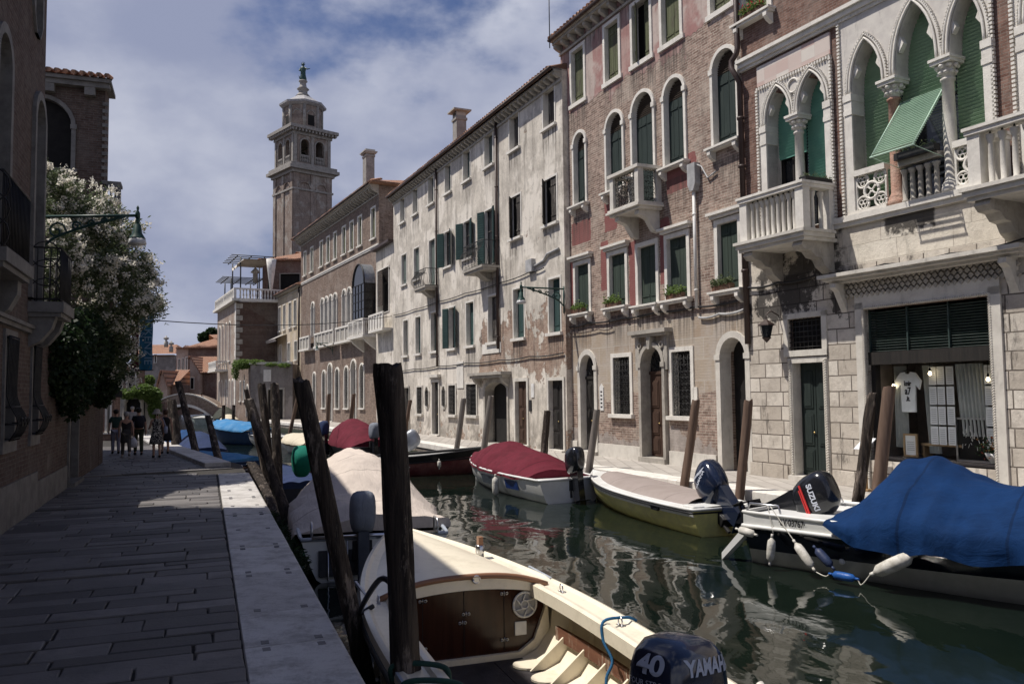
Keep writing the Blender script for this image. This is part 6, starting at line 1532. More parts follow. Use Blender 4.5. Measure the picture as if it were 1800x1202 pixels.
# ================================================================= mooring posts
def post(label,base,top,r0,r1,mat=mat_post,rough=.012,group='mooring posts',name='mooring_post',cut=True,strips=0):
    base=Vector(base);top=Vector(top); b=MB(); n=22; m=46; rows=[]
    d=(top-base); sd=rnd.uniform(0,50)
    x=Vector((1,0,0)); y=Vector((0,1,0))
    for k in range(m+1):
        f=k/m; c=base.lerp(top,f)+Vector((math.sin(f*4+sd)*.012,math.cos(f*3+sd)*.012,0)); r=r0+(r1-r0)*f; row=[]
        for i in range(n):
            a=2*PI*i/n; q=noise.noise(Vector((math.cos(a)*2.2+sd,math.sin(a)*2.2,f*d.length*.7)))+.45*noise.noise(Vector((math.cos(a)*7+sd,math.sin(a)*7,f*d.length*1.6)))
            rr=r*(1+q*rough*20)
            if k==m: rr*=.93
            row.append(c+x*math.cos(a)*rr+y*math.sin(a)*rr+(Vector((0,0,.05*noise.noise(Vector((math.cos(a)*1.5+sd,math.sin(a)*1.5,sd))))) if k==m else Vector()))
        rows.append(row)
    b.grid([[p-base for p in r] for r in rows],close=True)
    ctr=len(b.v); 
    e=[p-base for p in rows[-1]]; cc=sum(e,Vector())/n; b.add(e+[cc+Vector((0,0,-.02 if cut else .03))],[(i,(i+1)%n,n) for i in range(n)],False)
    return tag(b.build(name,mat,loc=tuple(base)),label,'post',group)
WB=-1.6
def pst(lab,x0,y0,x1,y1,Y0,Y1,r0,r1,mat=mat_post,rough=.012):
    a=at(x0,y0,Y0); c=at(x1,y1,Y1); d=(a-c); a=c+d*((c.z-WB)/(c.z-a.z)) if a.z>WB else a
    return post(lab,a,c,r0,r1,mat,rough)
pst('thick dark mooring post nearest the camera, standing at the cream boat',714,1200,682,640,6.75,6.6,.125,.112,rough=.016)
pst('tall dark post leaning left between kerb and cream boat',640,1190,531,668,8.3,8.3,.095,.085)
pst('dark post leaning left from the weeds at the kerb, longest of the cluster',527,975,437,702,15.7,16.6,.10,.09,rough=.02)
pst('lower dark post leaning left beside the kerb, shortest of the cluster',524,985,441,812,15.5,17.6,.11,.10,rough=.02)
pst('thin dark post at the left rear of the cluster with pointed top',471,850,432,684,21,21,.08,.06)
pst('dark post behind the cluster, second from its right',476,860,460,674,21.5,22,.12,.10)
pst('upright grey-brown post at the right of the cluster with blunt tip',490,870,481,674,21,21.5,.13,.11)
pst('dark post leaning left beside blue boats past the landing',343,792,313,670,32.5,33.5,.16,.13)
pst('short thick dark post among the walkers at the far kerb',311,782,302,702,36,36.5,.22,.19)
pst('short dark post leaning left over the light blue boat',383,805,365,730,28.5,29.5,.14,.11)
for lab,x0,y0,x1,y1,r,mat in [('brown post on the right quay left of the metal outboard',706,795,722,703,.10,mat_postbrown),('round grey-brown post left of the passage of the white house',802,792,815,700,.12,mat_postgrey),('round grey post in front of the passage of the white house',851,792,863,696,.12,mat_postgrey),('rough dark post in front of the white house right door',956,798,962,722,.11,mat_post),('grey post leaning right behind the white boat outboard',1035,828,1049,720,.11,mat_postgrey),('smooth brown post in front of the right grated window of the brick house',1204,850,1223,703,.11,mat_postbrown),('smooth brown post in front of the passage arch of the brick house',1302,848,1315,703,.11,mat_postbrown),('rough twisted dark post in front of the shop',1507,880,1536,690,.10,mat_post),('reddish brown squared post in front of the shop',1540,885,1563,680,.12,mat_postbrown)]:
    # distance of the quay edge at that column
    best=None
    for (ax,ay),(bx,by) in zip(RK,RK[1:]):
        for k in range(200):
            X=ax+(bx-ax)*k/200;Y=ay+(by-ay)*k/200; px=900+F_*X/Y
            if best is None or abs(px-x0)<best[0]: best=(abs(px-x0),Y)
    Y=best[1]-.15
    pst(lab,x0,y0,x1,y1,Y,Y+.05,r,r*.9,mat,.006 if mat!=mat_post else .025)
for lab,x0,y0,x1,y1,Y in [('leaning grey post at the far quay beside the terrace house',508,768,523,697,60),('dark post before the left arched doorway of the brick palace',574,772,579,692,52),('dark post before the right arched doorway of the brick palace',615,762,622,692,48)]: pst(lab,x0,y0,x1,y1,Y,Y,.14,.12,mat_postbrown)
for i,x in enumerate((410,437,392)): pst(['thin dark post at the foot of the pink canal side house','thin dark post right of the canal side house arch','thin dark post at the corner palace water line'][i],x,755,x+1,712,78-2*i,78-2*i,.16,.14)
# ================================================================= boats
def boat_root(name,label,stern,bow,cat='boat'):
    s=Vector(stern);w_=Vector(bow); d=w_-s; return empty(name,(s.x,s.y,WATER),math.atan2(d.y,d.x),label,cat),d.length
def hullf(L,B,h0,h1,st=.85,tm=.45,pw=2.2,flare=.82):
    def plan(t):
        if t<tm: return B/2*(st+(1-st)*math.sin(PI/2*t/tm))
        return B/2*max(0,1-((t-tm)/(1-tm))**pw)
    def H(t): return h0+(h1-h0)*t**2
    return plan,H
def hull(root,L,plan,H,mat,mat2=None,stripe=None,n=26,flare=.80,rake=.25,name='hull',bottom=-.25):
    """outer skin from keel to gunwale; mat2 above 'stripe' fraction"""
    b=MB(); lv=[(0,.0,bottom),(.0,.55,bottom*.7),(.0,flare,.06),(.35,None,None),(.7,None,None),(1,1,1)]
    rows=[]
    for k in range(n+1):
        t=k/n; p=plan(t); h=H(t); row=[]
        sec=[(0,bottom*(1-.7*t**6)),(flare*.6*(1-.5*t*t),bottom*.8*(1-.7*t**6)),(flare*(1-.35*t*t),.05+.1*t**3),(flare+(1-flare)*.45,h*.42),(flare+(1-flare)*.78,h*.72),(1,h)]
        for s_,z in sec:
            x=L*t+rake*(max(0,z)/max(h,.01))*t**4; row.append((x,p*s_,z))
        rows.append([(x,-y,z) for x,y,z in row[::-1]]+row[1:])
    b.grid(rows)
    m=len(rows[0])
    # transom
    v=rows[0]; c=len(b.v); b.add(v,[tuple(range(m))],False)
    if mat2 is not None:
        for i,f in enumerate(b.f):
            if len(f)==4:
                j=f[0]%m
                if j in (0,m-2) or (stripe==2 and j in (0,1,m-2,m-3)): b.m[i]=1
    o=b.build(name,[mat,mat2] if mat2 else mat,root); return rows
def rim(root,L,plan,H,r,mat,rake=.25,name='rub_rail',dz=0,n=30,out=0.0,transom=True):
    b=MB(); P=[]
    for k in range(n+1): t=k/n; P.append((L*t+rake*t**4,plan(t)+out,H(t)+dz))
    Q=[(x,-y,z) for x,y,z in P[::-1]]; pts=P+Q[1:]
    if transom: pts=[(0,0,H(0)+dz)]+pts+[(0,0,H(0)+dz)]
    b.tube(pts,r,6); return b.build(name,mat,root)
def deck(root,L,plan,H,t0,t1,mat,z=0,crown=.0,name='deck',rake=.25,n=14,inset=.03,thick=.0,crf=None):
    b=MB(); rows=[]
    for k in range(n+1):
        t=t0+(t1-t0)*k/n; p=max(plan(t)-inset,.002); c=crf(t) if crf else crown
        rows.append([(L*t+rake*t**4,p*(-1+2*i/10),H(t)+z+c*(1-(-1+2*i/10)**2)) for i in range(11)])
    b.grid(rows)
    if thick:
        r=rows[0]; b.add(r+[(x,y,z_-thick) for x,y,z_ in r],[(i,i+1,11+i+1,11+i) for i in range(10)],False)
    return b.build(name,mat,root)
def tarp(root,L,plan,H,t0,t1,ridge,mat,drop=.10,wr=.03,name='tarpaulin',over=1.04,pw=2.0,rake=.25,seed=0,nx=46,ny=30,closed=True):
    b=MB(); rows=[]
    for k in range(nx+1):
        t=t0+(t1-t0)*k/nx; p=plan(t)*over+.02; rd=ridge(t); row=[]
        for i in range(ny+1):
            s_=-1+2*i/ny; a=abs(s_)
            if a>.88:   # skirt
                f=(a-.88)/.12; y=p*(1+.015*math.sin(t*60+i)); z=H(t)+.02-drop*f*min(1,.12+(k/nx)*9)*(1+.10*math.sin(t*38+seed)*(1 if s_>0 else .8))
            else:
                q=a/.88; y=p*q; z=H(t)+.02+rd*(1-q**pw)
            y*=1 if s_>0 else -1
            nz=noise.noise(Vector((t*L*.8+seed,y*.9,seed)))*wr*2.2+(abs(noise.noise(Vector((t*L*2.4+seed,s_*1.2,0))))-.2)*wr*2.2+abs(noise.noise(Vector((t*L*1.1-y*2.2,seed*2,s_))))*wr*1.5
            fade=1 if a<.88 else .4; pl_=wr*.9*max(0,a-.35)*math.sin(t*L*9+3*noise.noise(Vector((t*L*.9,seed,s_*.5)))*4)*(.4+abs(noise.noise(Vector((t*L*1.7,seed,7)))*2)); nz+=(abs(pl_) if a>.5 else pl_)
            row.append((L*t+rake*t**4+noise.noise(Vector((y*2,t*9,seed)))*wr,y+(0.5*max(nz,0)+abs(pl_) if a>.5 else 0)*(1 if s_>0 else -1),z+nz*fade))
        rows.append(row)
    b.grid(rows)
    if closed:
        for r in (rows[0],rows[-1]):
            n=len(r); b.add(r+[(x,y,min(z,H(t0)-.02)) for x,y,z in r],[(i,i+1,n+i+1,n+i) for i in range(n-1)],True)
    return b.build(name,mat,root)
def clothmat(name,c1,c2,sc=2,b=.012,rough=.85):
    m=Mat(name,rough,.15); c=m.mix(m.noise(sc,6,.65,lo=.35,hi=.7),c1,c2); fr=(m.x*.72)._m('FRACT',None); sm=fr.gt(.975); c=m.mix(sm*.55,c,tuple(x*.45 for x in c2)); c=m.mix(m.noise(9,5,.8,lo=.66,hi=.72)*.35,c,tuple(min(.7,x*1.6+.06) for x in c1)); c=m.mix(m.noise(35,3,.7,lo=.6,hi=.75)*.25,c,tuple(x*.6 for x in c2)); m.col(c)
    w=m.noise(1,5,.6,vec=m.vec(m.x*2.2+m.y*.9,m.y*6-m.x,m.z*3),dist=1.2); m.bump(w+m.noise(4,4,.6)*.3,b*3,.7); return m.m
def outboard(parent,loc,rz,tilt,mc,scale=1.0,name='outboard_motor',decals=None,tiller=False,leg=True,cowl_l=.62,cover=None):
    O=empty(name,loc,rz,parent=parent); O.rotation_euler=(0,tilt,rz); O.scale=(scale,)*3
    # local: +x towards the bow, engine hangs behind the transom (x<0); z up
    b=MB(); rows=[]; n=24
    prof=[(0,.50,.72),(.05,.62,.84),(.14,.70,.95),(.24,.74,1.0),(.34,.74,1.0),(.43,.71,.97),(.50,.62,.90),(.55,.46,.74),(.575,.25,.45),(.58,.02,.03)]
    for z,sl,sw in prof:
        row=[]
        for i in range(n):
            a=2*PI*i/n; ca,sa=math.cos(a),math.sin(a); e=2/2.9
            x=math.copysign(abs(ca)**e,ca)*cowl_l/2*sl/.74*.95; y=math.copysign(abs(sa)**e,sa)*.19*sw
            if x<0: y*=.95
            row.append((-.18+x-(z-.3)*.16,y,.28+z))
        rows.append(row)
    b.grid(rows,close=True); b.f.append([len(b.v)-n+i for i in range(n)]); b.m.append(0); b.sm.append(True); b.f.append(list(range(len(b.v)-n*len(rows),len(b.v)-n*len(rows)+n))[::-1]); b.m.append(0); b.sm.append(False)
    cw=b.build('cowl',cover or mc,O)
    if decals: decals(O,cw)
    if leg:
        b=MB(); b.prism([(-.36,.28),(.02,.28),(-.03,.0),(-.08,-.35),(-.10,-.62),(-.30,-.62),(-.30,-.35),(-.32,.0)],-.075,.075); b.box(-.42,-.04,-.16,.16,-.40,-.385); b.tube([(-.40,0,-.62),(-.02,0,-.62)],[.05,.045],10)
        b.prism([(-.28,-.62),(-.12,-.62),(-.2,-.82)],-.012,.012); b.build('leg',mc,O,bevel=.012)
        b=MB(); b.lathe([(.04,-.03),(.04,.03)],(0,0,0),8)
        for k in range(3):
            a=k*2*PI/3; M=Matrix.Rotation(a,4,'Z')@Matrix.Rotation(R(25),4,'X'); b.box(.03,.13,-.035,.035,-.004,.004,M)
        b.build('propeller',mat_iron,O,loc=(-.43,0,-.62),rot=(0,R(90),0))
        b=MB(); b.box(-.05,.09,-.14,.14,-.12,.16); b.box(.03,.07,-.12,-.07,-.28,.2); b.box(.03,.07,.07,.12,-.28,.2); b.build('clamp_bracket',mat_iron,O,bevel=.008)
    if tiller:
        b=MB(); b.tube([(.12,0,.30),(.35,.02,.36),(.75,.05,.62)],[.035,.03,.02],8); b.tube([(.75,.05,.62),(.95,.06,.76)],.028,8); b.tube([(.3,0,.34),(.42,-.1,.5)],.015,5); b.build('tiller',mat_iron,O)
    return O
black_gloss=simple('cowl_black',(.010,.011,.014),(.013,.014,.018),rough=.16,spec=.6,b=0)
cowl_navy=simple('cowl_navy',(.008,.013,.030),(.011,.017,.038),rough=.13,spec=.7,b=0)
silver_t=simple('decal_silver',(.50,.53,.60),(.46,.49,.56),rough=.35,b=0); red_t=simple('decal_red',(.55,.03,.03),(.5,.03,.03),b=0)
gel_cream=(lambda m:(m.col(m.mix(m.noise(26,4,.8,lo=.6,hi=.74)*.5,m.mix(m.noise(2.6,7,.75,lo=.45,hi=.72)*.55,(.78,.71,.565),(.55,.49,.37)),(.38,.33,.25))).bump(m.noise(3,3),.0015),m.m)[1])(Mat('gelcoat_cream',.27,.45)); gel_white=simple('gelcoat_white',(.74,.74,.72),(.64,.64,.61),rough=.3,spec=.5,b=.001,bs=3,scale=1.5)
gel_side=simple('gelcoat_greyblue',(.40,.44,.50),(.34,.38,.44),rough=.3,b=0)
rub_dark=simple('rub_rail_black',(.015,.015,.017),rough=.5,b=0)
mahog=mk_wood('mahogany',(.032,.012,.008),(.055,.021,.012),rough=.16,b=.0008,grain='z'); mahog_l=mk_wood('mahogany_light',(.26,.13,.075),(.32,.17,.10),rough=.35,b=.002,grain='y'); worn=mk_wood('worn_plank',(.12,.05,.03),(.22,.10,.06),grain='x',wear=(.42,.36,.28),b=.006)
matfl=simple('dark_deck_mat',(.028,.024,.026),(.045,.040,.042),rough=.75,bs=60,b=.004)
rope_b=simple('rope_blue',(.02,.13,.28),(.015,.1,.22),bs=120,b=.01); rope_g=simple('rope_green',(.02,.07,.05),(.015,.05,.04),bs=120,b=.01); rope_w=simple('rope_white',(.6,.58,.52),(.5,.48,.42),bs=100,b=.01)
fend=simple('fender_white',(.62,.60,.55),(.42,.40,.35),rough=.6,scale=9,b=.003); fend_n=simple('fender_navy',(.03,.045,.10),(.025,.035,.08),rough=.5)
def rope(label,pts,r,mat,parent=None,name='rope',cat='rope',closed=False):
    P=[Vector(p) for p in pts]; out=[]
    for i in range(len(P)-1):
        p0=P[max(i-1,0)];p1=P[i];p2=P[i+1];p3=P[min(i+2,len(P)-1)]
        for k in range(7):
            t=k/7; out.append(.5*((2*p1)+(-p0+p2)*t+(2*p0-5*p1+4*p2-p3)*t*t+(-p0+3*p1-3*p2+p3)*t**3))
    out.append(P[-1]); b=MB(); b.tube(out,r,6); o=b.build(name,mat,parent)
    return o if parent else tag(o,label,cat)
def fender(label,a,c,r,mat=fend,group='fenders along the boats'):
    a=Vector(a);c=Vector(c); d=c-a; b=MB(); t=empty('fender',tuple(a),0,label,'fender',group)
    pts=[d*f for f in (0,.05,.13,.3,.6,.87,.95,1)]; b.tube(pts,[r*.25,r*.45,r*.9,r,r,r*.9,r*.5,r*.25],12); b.build('body',mat,t)
    b=MB(); q=d.normalized()*.03; b.tube([-q*2,Vector((0,0,0))],r*.3,8); b.tube([d,d+q*2],r*.3,8); b.build('eye',mat,t); return t
# ---------------------------------------------------------------- 1 cream cabin boat in the foreground
Rt,L=boat_root('cabin_boat','cream open boat with mahogany cabin doors in the foreground',(.98,4.85),(-1.72,12.35))
B=2.42
plan,H=hullf(L,B,.72,.98,st=.9,tm=.35,pw=2.3)
CAB=.56     # cabin bulkhead at this fraction
hull(Rt,L,plan,H,gel_cream,gel_side,1,flare=.80)
rim(Rt,L,plan,H,.032,rub_dark,dz=-.09,out=.01)
def inner(t): return max(plan(t)-.34,.05)
b=MB()  # side decks: shaped gunwale with a raised lip on each edge
for s_ in (-1,1):
    rows=[]
    for k in range(61):
        t=k/60*.97; p=plan(t); w_=min(.36,p*.9); h=H(t); x=L*t+.25*t**4
        rows.append([(x,s_*p*1.005,h-.07),(x,s_*p,h+.015),(x,s_*(p-.05),h+.035),(x,s_*(p-.09),h+.01),(x,s_*(p-w_*.70),h-.005),(x,s_*(p-w_*.76),h+.03),(x,s_*(p-w_*.88),h+.035),(x,s_*(p-w_),h+.02),(x,s_*(p-w_),h-.11)])
    b.mark(); b.grid(rows,smooth=False)
b.build('gunwale',gel_cream,Rt,bevel=0)
def crown(t): return .10*max(0,min(1,(t-CAB)/.02+1))*math.sin(PI*min(1,(1-t)/(1-CAB))*.5)**.8
b=MB(); rows=[]
for k in range(25):
    t=CAB+(.985-CAB)*k/24; p=max(plan(t)-.17,.01); rows.append([(L*t+.25*t**4,p*(-1+i/8),H(t)+.0+ (.06+crown(t))*(1-abs(-1+i/8)**2.6)) for i in range(17)])
b.grid(rows); b.build('foredeck',gel_cream,Rt)
r0=rows[0]
b=MB(); b.tube([(x-.01,y,z+.005) for x,y,z in r0],.032,8); b.build('coaming_trim',mahog_l,Rt)
xb=r0[0][0]
b=MB(); rows=[]   # cream bulkhead with a cut-out holding the mahogany doors
outer=[(y,z-.02) for x,y,z in r0]; zl=-.18
outl=[(-plan(CAB)+.25,.10)]+outer+[(plan(CAB)-.25,.10)]
hi=[(y*.93,min(z-.16,H(CAB)+.10+(.06)*(1-(y/1.0)**2))) for y,z in outer]
hp=[(-.80,.22),(-.93,.55)]+[(-.93+1.86*i/10,.72+.10*(1-(-1+i/5)**2)) for i in range(11)]+[(.93,.55),(.80,.22),(.62,.10),(-.62,.10)]
wall_sheet(b,[(-1.0,.02)]+outer+[(1.0,.02)],[hp],0,.10)
b.v=[(xb-.0+y_,x_,z_) for x_,y_,z_ in b.v]; b.build('bulkhead',gel_cream,Rt,fix=False)
b=MB(); b.prism(hp,xb+.05,xb+.06,'x'); BD=b.build('cabin_doors',mahog,Rt)
b=MB()
for y in (-.46,0,.46): b.mark(); b.box(xb+.046,xb+.049,y-.004,y+.004,.12,.80)
b.build('door_gap',mat_dark,Rt)
for y in (-.70,.70):   # round louvred vents
    b=MB(); c=Vector((xb+.03,y,.60)); ringp=[(c.x,c.y+.135*math.cos(k*PI/12),c.z+.135*math.sin(k*PI/12)) for k in range(25)]; b.tube(ringp,.014,6); b.tube([(c.x,c.y+.045*math.cos(k*PI/8),c.z+.045*math.sin(k*PI/8)) for k in range(17)],.010,5)
    for k in range(6):
        a=k*PI/3; b.tube([(c.x-.005,c.y+.05*math.cos(a),c.z+.05*math.sin(a)),(c.x-.005,c.y+.13*math.cos(a+.6),c.z+.13*math.sin(a+.6))],.009,5)
    b.lathe([(.13,0),(.13,.004)],(0,0,0),20) if False else None
    b.build('round_vent',mat_white_p,BD); b=MB(); b.v=[]; b.prism([(c.y+.128*math.cos(k*PI/10),c.z+.128*math.sin(k*PI/10)) for k in range(20)],c.x+.012,c.x+.018,'x'); b.build('vent_backing',mat_pipegrey,BD)
b=MB(); b.box(xb+.03,xb+.049,-.72,-.58,.27,.42); b.build('switch_plate',mat_white_p,BD,bevel=.01)
for (y,z) in ((-.46,.74),(-.46,.24),(.46,.74),(.46,.24),(-.02,.56),(.02,.47)):
    b=MB()
    for q in (-.03,.03): b.tube([(xb+.035,y+q+.014*math.cos(k),z+.014*math.sin(k)) for k in range(7)],.006,4)
    b.tube([(xb+.035,y,z-.025),(xb+.035,y,z+.025)],.006,4); b.build('hinge',mat_steel,BD)
b=MB(); c=(xb-.03,-.12,H(CAB)+.135); b.tube([(c[0],c[1]+.04*math.cos(k*PI/6),c[2]+.04*math.sin(k*PI/6)) for k in range(13)],.012,6); b.box(c[0]-.01,c[0]+.03,c[1]-.028,c[1]+.028,c[2]-.028,c[2]+.028); b.build('deck_light',mat_steel,Rt)
# cockpit: lining, ribs, footwell floor
b=MB()
for s_ in (-1,1):
    rows=[]
    for k in range(25):
        t=CAB*k/24; rows.append([(L*t,s_*max(plan(t)-.10,.05),H(t)-.06),(L*t,s_*max(plan(t)-.14,.05),.32),(L*t,s_*max(plan(t)-.30,.05),.12),(L*t,s_*max(plan(t)-.52,.03),.03)])
    b.mark(); b.grid(rows)
b.build('lining',gel_cream,Rt)
b=MB(); b.prism([(0.02,-.98),(L*CAB,-.95),(L*CAB,.95),(.02,.98)],.02,.045,'z'); b.build('floor_mat',matfl,Rt)
b=MB()
for y in (-.3,.32): b.box(.1,L*CAB-.05,y-.004,y+.004,.0455,.048)
for x in (1.2,2.4,3.5): b.box(x,x+.008,-.9,.9,.0455,.048)
b.build('mat_seam',mat_dark,Rt)
for s_ in (-1,1):   # rib knees with half round feet
    for k in range(9):
        t=(.035+.058*k); x=L*t; p=plan(t)
        b=MB(); b.mark(); b.marks=[]
        b.prism([(s_*(p-.13),H(t)-.20),(s_*(p-.155),H(t)-.20),(s_*(p-.20),.40),(s_*(p-.62),.06),(s_*(p-.16),.06)],x-.012,x+.012,'x')
        pts=[(x+.02+.19*math.sin(PI*j/10)*1.0*.0+ (.38*j/10),0) for j in range(2)]
        poly=[(x+.012,s_*(p-.22)),(x+.36,s_*(p-.22))]+[(x+.186+.174*math.cos(PI*j/10),s_*(p-.50-.24*math.sin(PI*j/10))) for j in range(11)]
        b.prism(poly,.055,.075,'z'); b.build('rib',gel_cream,Rt)
    b=MB(); rows=[]
    for k in range(20):
        t=.02+(CAB-.06)*k/19; p=plan(t)-.21; rows.append([(L*t,s_*p,.44),(L*t,s_*(p-.035),.44),(L*t,s_*(p-.035),.30),(L*t,s_*p,.30),(L*t,s_*p,.44)])
    b.grid(rows,smooth=False); b.build('stringer_plank',worn,Rt)
b=MB(); p=plan(.30); b.prism([(-(p-.12),H(.3)-.1),(-(p-.30),H(.3)-.1),(-(p-.28),.34),(-(p-.2),.26)],L*.30-.03,L*.30+.03,'x'); b.build('bracket_board',mahog,Rt)
for s_,t in ((-1,.52),(-1,.20),(-1,.36),(1,.40),(1,.22),(1,.55)):
    b=MB(); y=s_*(plan(t)-.17); x=L*t; z=H(t)
    b.tube([(x-.035,y,z),(x-.04,y,z+.05),(x-.02,y,z+.08),(x+.02,y,z+.08),(x+.04,y,z+.05),(x+.035,y,z)],.008,6); b.box(x-.06,x+.06,y-.02,y+.02,z-.002,z+.006); b.build('mooring_ring',mat_steel,Rt)
for s_ in (-1,1):
  for t in (.25,.62): b=MB(); b.box(L*t-.35,L*t+.35,s_*(plan(t)+.0)-.012,s_*(plan(t)+.0)+.012,H(t)-.01,H(t)+.03); b.build('rubbing_strip',gel_side,Rt)
b=MB(); x=L*.74; y=-(plan(.74)-.22); b.lathe([(.05,.0),(.06,.16),(.045,.17)],(x,y,H(.74)+.0),10); b.build('post_socket',mat_steel,Rt); b=MB(); b.box(x-.045,x+.045,y-.03,y+.03,H(.74)+.16,H(.74)+.27); b.build('wooden_plug',mahog_l,Rt)
b=MB(); b.box(L*.955-.04,L*.955+.04,-.05,.05,H(.95)+.05,H(.95)+.08); b.build('bow_fitting',mat_iron,Rt)
b=MB(); b.box(-.03,.06,-1.05,1.05,.0,.72); b.build('transom',gel_cream,Rt)
from mathutils.bvhtree import BVHTree
def wrap(o,cw,axis,off=.003):
    # press flat lettering onto the curved cowl
    bm=bmesh.new(); bm.from_mesh(o.data); bmesh.ops.triangulate(bm,faces=bm.faces)
    for _ in range(3): bmesh.ops.subdivide_edges(bm,edges=[e for e in bm.edges if e.calc_length()>.012],cuts=1)
    me=cw.data; T_=BVHTree.FromPolygons([v.co for v in me.vertices],[tuple(p.vertices) for p in me.polygons]); ax=Vector(axis)
    for v in bm.verts:
        h=T_.ray_cast(v.co+ax*1.0,-ax)
        if h[0] is not None: v.co=h[0]+ax*off
    bm.to_mesh(o.data); bm.free(); return o
def dec40(O,cw):
    M=Matrix.Translation((-.490,.0,.735))@Matrix.Rotation(R(-90),4,'Z')@Matrix.Rotation(R(97),4,'X'); wrap(text('40',.12,silver_t,O,M,bold=.004,ext=0,sx=1.2),cw,(-1,0,0))
    M=Matrix.Translation((-.478,0,.655))@Matrix.Rotation(R(-90),4,'Z')@Matrix.Rotation(R(95),4,'X'); wrap(text('FOUR STROKE',.036,silver_t,O,M,ext=0),cw,(-1,0,0))
    M=Matrix.Translation((-.19,-.197,.735))@Matrix.Rotation(R(88),4,'X'); wrap(text('YAMAHA',.10,silver_t,O,M,bold=.004,ext=0,sx=1.0),cw,(0,-1,0))
    M=Matrix.Translation((-.19,.197,.62))@Matrix.Rotation(R(180),4,'Z')@Matrix.Rotation(R(88),4,'X'); wrap(text('YAMAHA',.115,silver_t,O,M,bold=.004,ext=0),cw,(0,1,0))
OB1=outboard(Rt,(-.02,.0,.58),R(-60),R(8),cowl_navy,1.14,decals=dec40)
# blue mooring lines across the right gunwale, green ones left
def bl(t,side,dy=0,dz=0): return (L*t,side*(plan(t)-dy),H(t)+dz)
M1=Matrix.Translation(Rt.location)@Matrix.Rotation(Rt.rotation_euler.z,4,'Z')
def wl(*pts): return [M1@Vector(p) for p in pts]
rope('blue rope looped over the right gunwale of the cream boat at midships',wl(bl(.36,-1,0,.03),bl(.36,-1,.1,.07),bl(.36,-1,.34,.06),bl(.355,-1,.37,-.1),bl(.34,-1,.34,-.25),bl(.335,-1,.42,-.38),bl(.33,-1,.44,-.55)),.014,rope_b)
rope('blue rope tied over the right gunwale beside the navy outboard',wl(bl(.12,-1,0,.05),bl(.12,-1,.1,.08),bl(.12,-1,.34,.06),bl(.11,-1,.38,-.12),bl(.10,-1,.36,-.4)),.016,rope_b)
b=MB(); 
for k in range(4): a=k*1.3; b.tube([M1@Vector((L*.12+.05*math.cos(a+j*.9),-(plan(.12)-.03)+.04*math.sin(a+j*1.1),H(.12)+.05+.02*math.sin(j+a))) for j in range(7)],.014,5)
tag(b.build('rope_knot',rope_b),'blue knot of rope on the cream boat gunwale above the grey fender','knot')
fender('grey weathered fender hanging outside the cream boat beside the navy outboard',M1@Vector((L*.125,-(plan(.12)+.10),H(.12)+.02)),M1@Vector((L*.04,-(plan(.12)+.14),H(.12)-.42)),.11)
rope('dark green rope wrapped over the left gunwale of the cream boat',wl(bl(.30,1,0,-.1),bl(.30,1,-.02,.05),bl(.29,1,.18,.08),bl(.28,1,.38,.04),bl(.28,1,.40,-.1)),.022,rope_g)
rope('second dark green rope over the left gunwale nearer the camera',wl(bl(.25,1,0,-.1),bl(.25,1,-.02,.05),bl(.24,1,.18,.08),bl(.23,1,.38,.04),bl(.23,1,.40,-.1)),.022,rope_g)
rope('dark rope tying the cream boat to the thick mooring post',[at(714,1020,6.9)+Vector((-.1,.1,-.1)),at(690,1022,6.95)+Vector((-.12,.1,0)),M1@Vector(bl(.5,1,-.05,.05)),M1@Vector(bl(.52,1,.1,.05))],.025,mat_iron)
# ---------------------------------------------------------------- 2 beige tarpaulin boat
cl_beige=clothmat('canvas_beige',(.56,.49,.43),(.48,.42,.37)); cl_blue=clothmat('canvas_blue',(.003,.026,.095),(.002,.019,.07)); cl_bur=clothmat('canvas_burgundy',(.12,.016,.028),(.085,.012,.02)); cl_taupe=clothmat('canvas_taupe',(.30,.255,.235),(.26,.22,.20),b=.002); cl_green=clothmat('canvas_green',(.01,.16,.11),(.008,.12,.09)); cl_navy=clothmat('canvas_navy',(.03,.045,.11),(.025,.04,.085)); cl_lblue=clothmat('canvas_light_blue',(.04,.18,.38),(.10,.24,.42)); cl_grey=clothmat('canvas_grey',(.22,.24,.28),(.16,.175,.21)); cl_cream=clothmat('canvas_cream',(.58,.52,.40),(.5,.45,.35))
R2,L2=boat_root('covered_boat','motorboat under a tall beige tarpaulin moored ahead of the cream boat',(-2.22,13.4),(-3.95,20.0))
plan2,H2=hullf(L2,2.5,.68,.85,st=.93,tm=.4,pw=2.4); hull(R2,L2,plan2,H2,gel_white,gel_side,1); rim(R2,L2,plan2,H2,.035,gel_side)
deck(R2,L2,plan2,H2,0,1,mat_dark,z=-.12)
tarp(R2,L2,plan2,H2,.10,.97,lambda t:.12+.78*min(1,max(0,(t-.08)/.42))**.9-.4*max(0,(t-.72)/.25)**2,cl_beige,drop=.25,wr=.06,pw=1.9,seed=3)
b=MB()
for s_ in (-1,1):
    b.mark(); b.tube([(.0,s_*1.0,.68),(.0,s_*1.0,.9),(.35,s_*1.0,.9),(.35,s_*1.0,.68)],.018,6)
b.build('grab_rail',mat_steel,R2)
b=MB(); b.tube([(-.02,1.0,.7),(-.02,-1.0,.7)],.03,8); b.build('stern_rail',mat_steel,R2); b=MB(); b.tube([(-.05,.75,.65),(-.08,.75,.05),(-.08,.45,.05),(-.05,.45,.65)],.014,6); b.build('boarding_ladder',mat_steel,R2); b=MB(); b.box(-.05,.02,-.9,.9,.1,.5); b.build('transom_board',simple('transom_dark',(.06,.06,.065)),R2)
outboard(R2,(-.05,.22,.46),0,R(8),simple('cowl_grey',(.09,.10,.12)),1.1,cover=cl_grey,name='covered_outboard_motor')
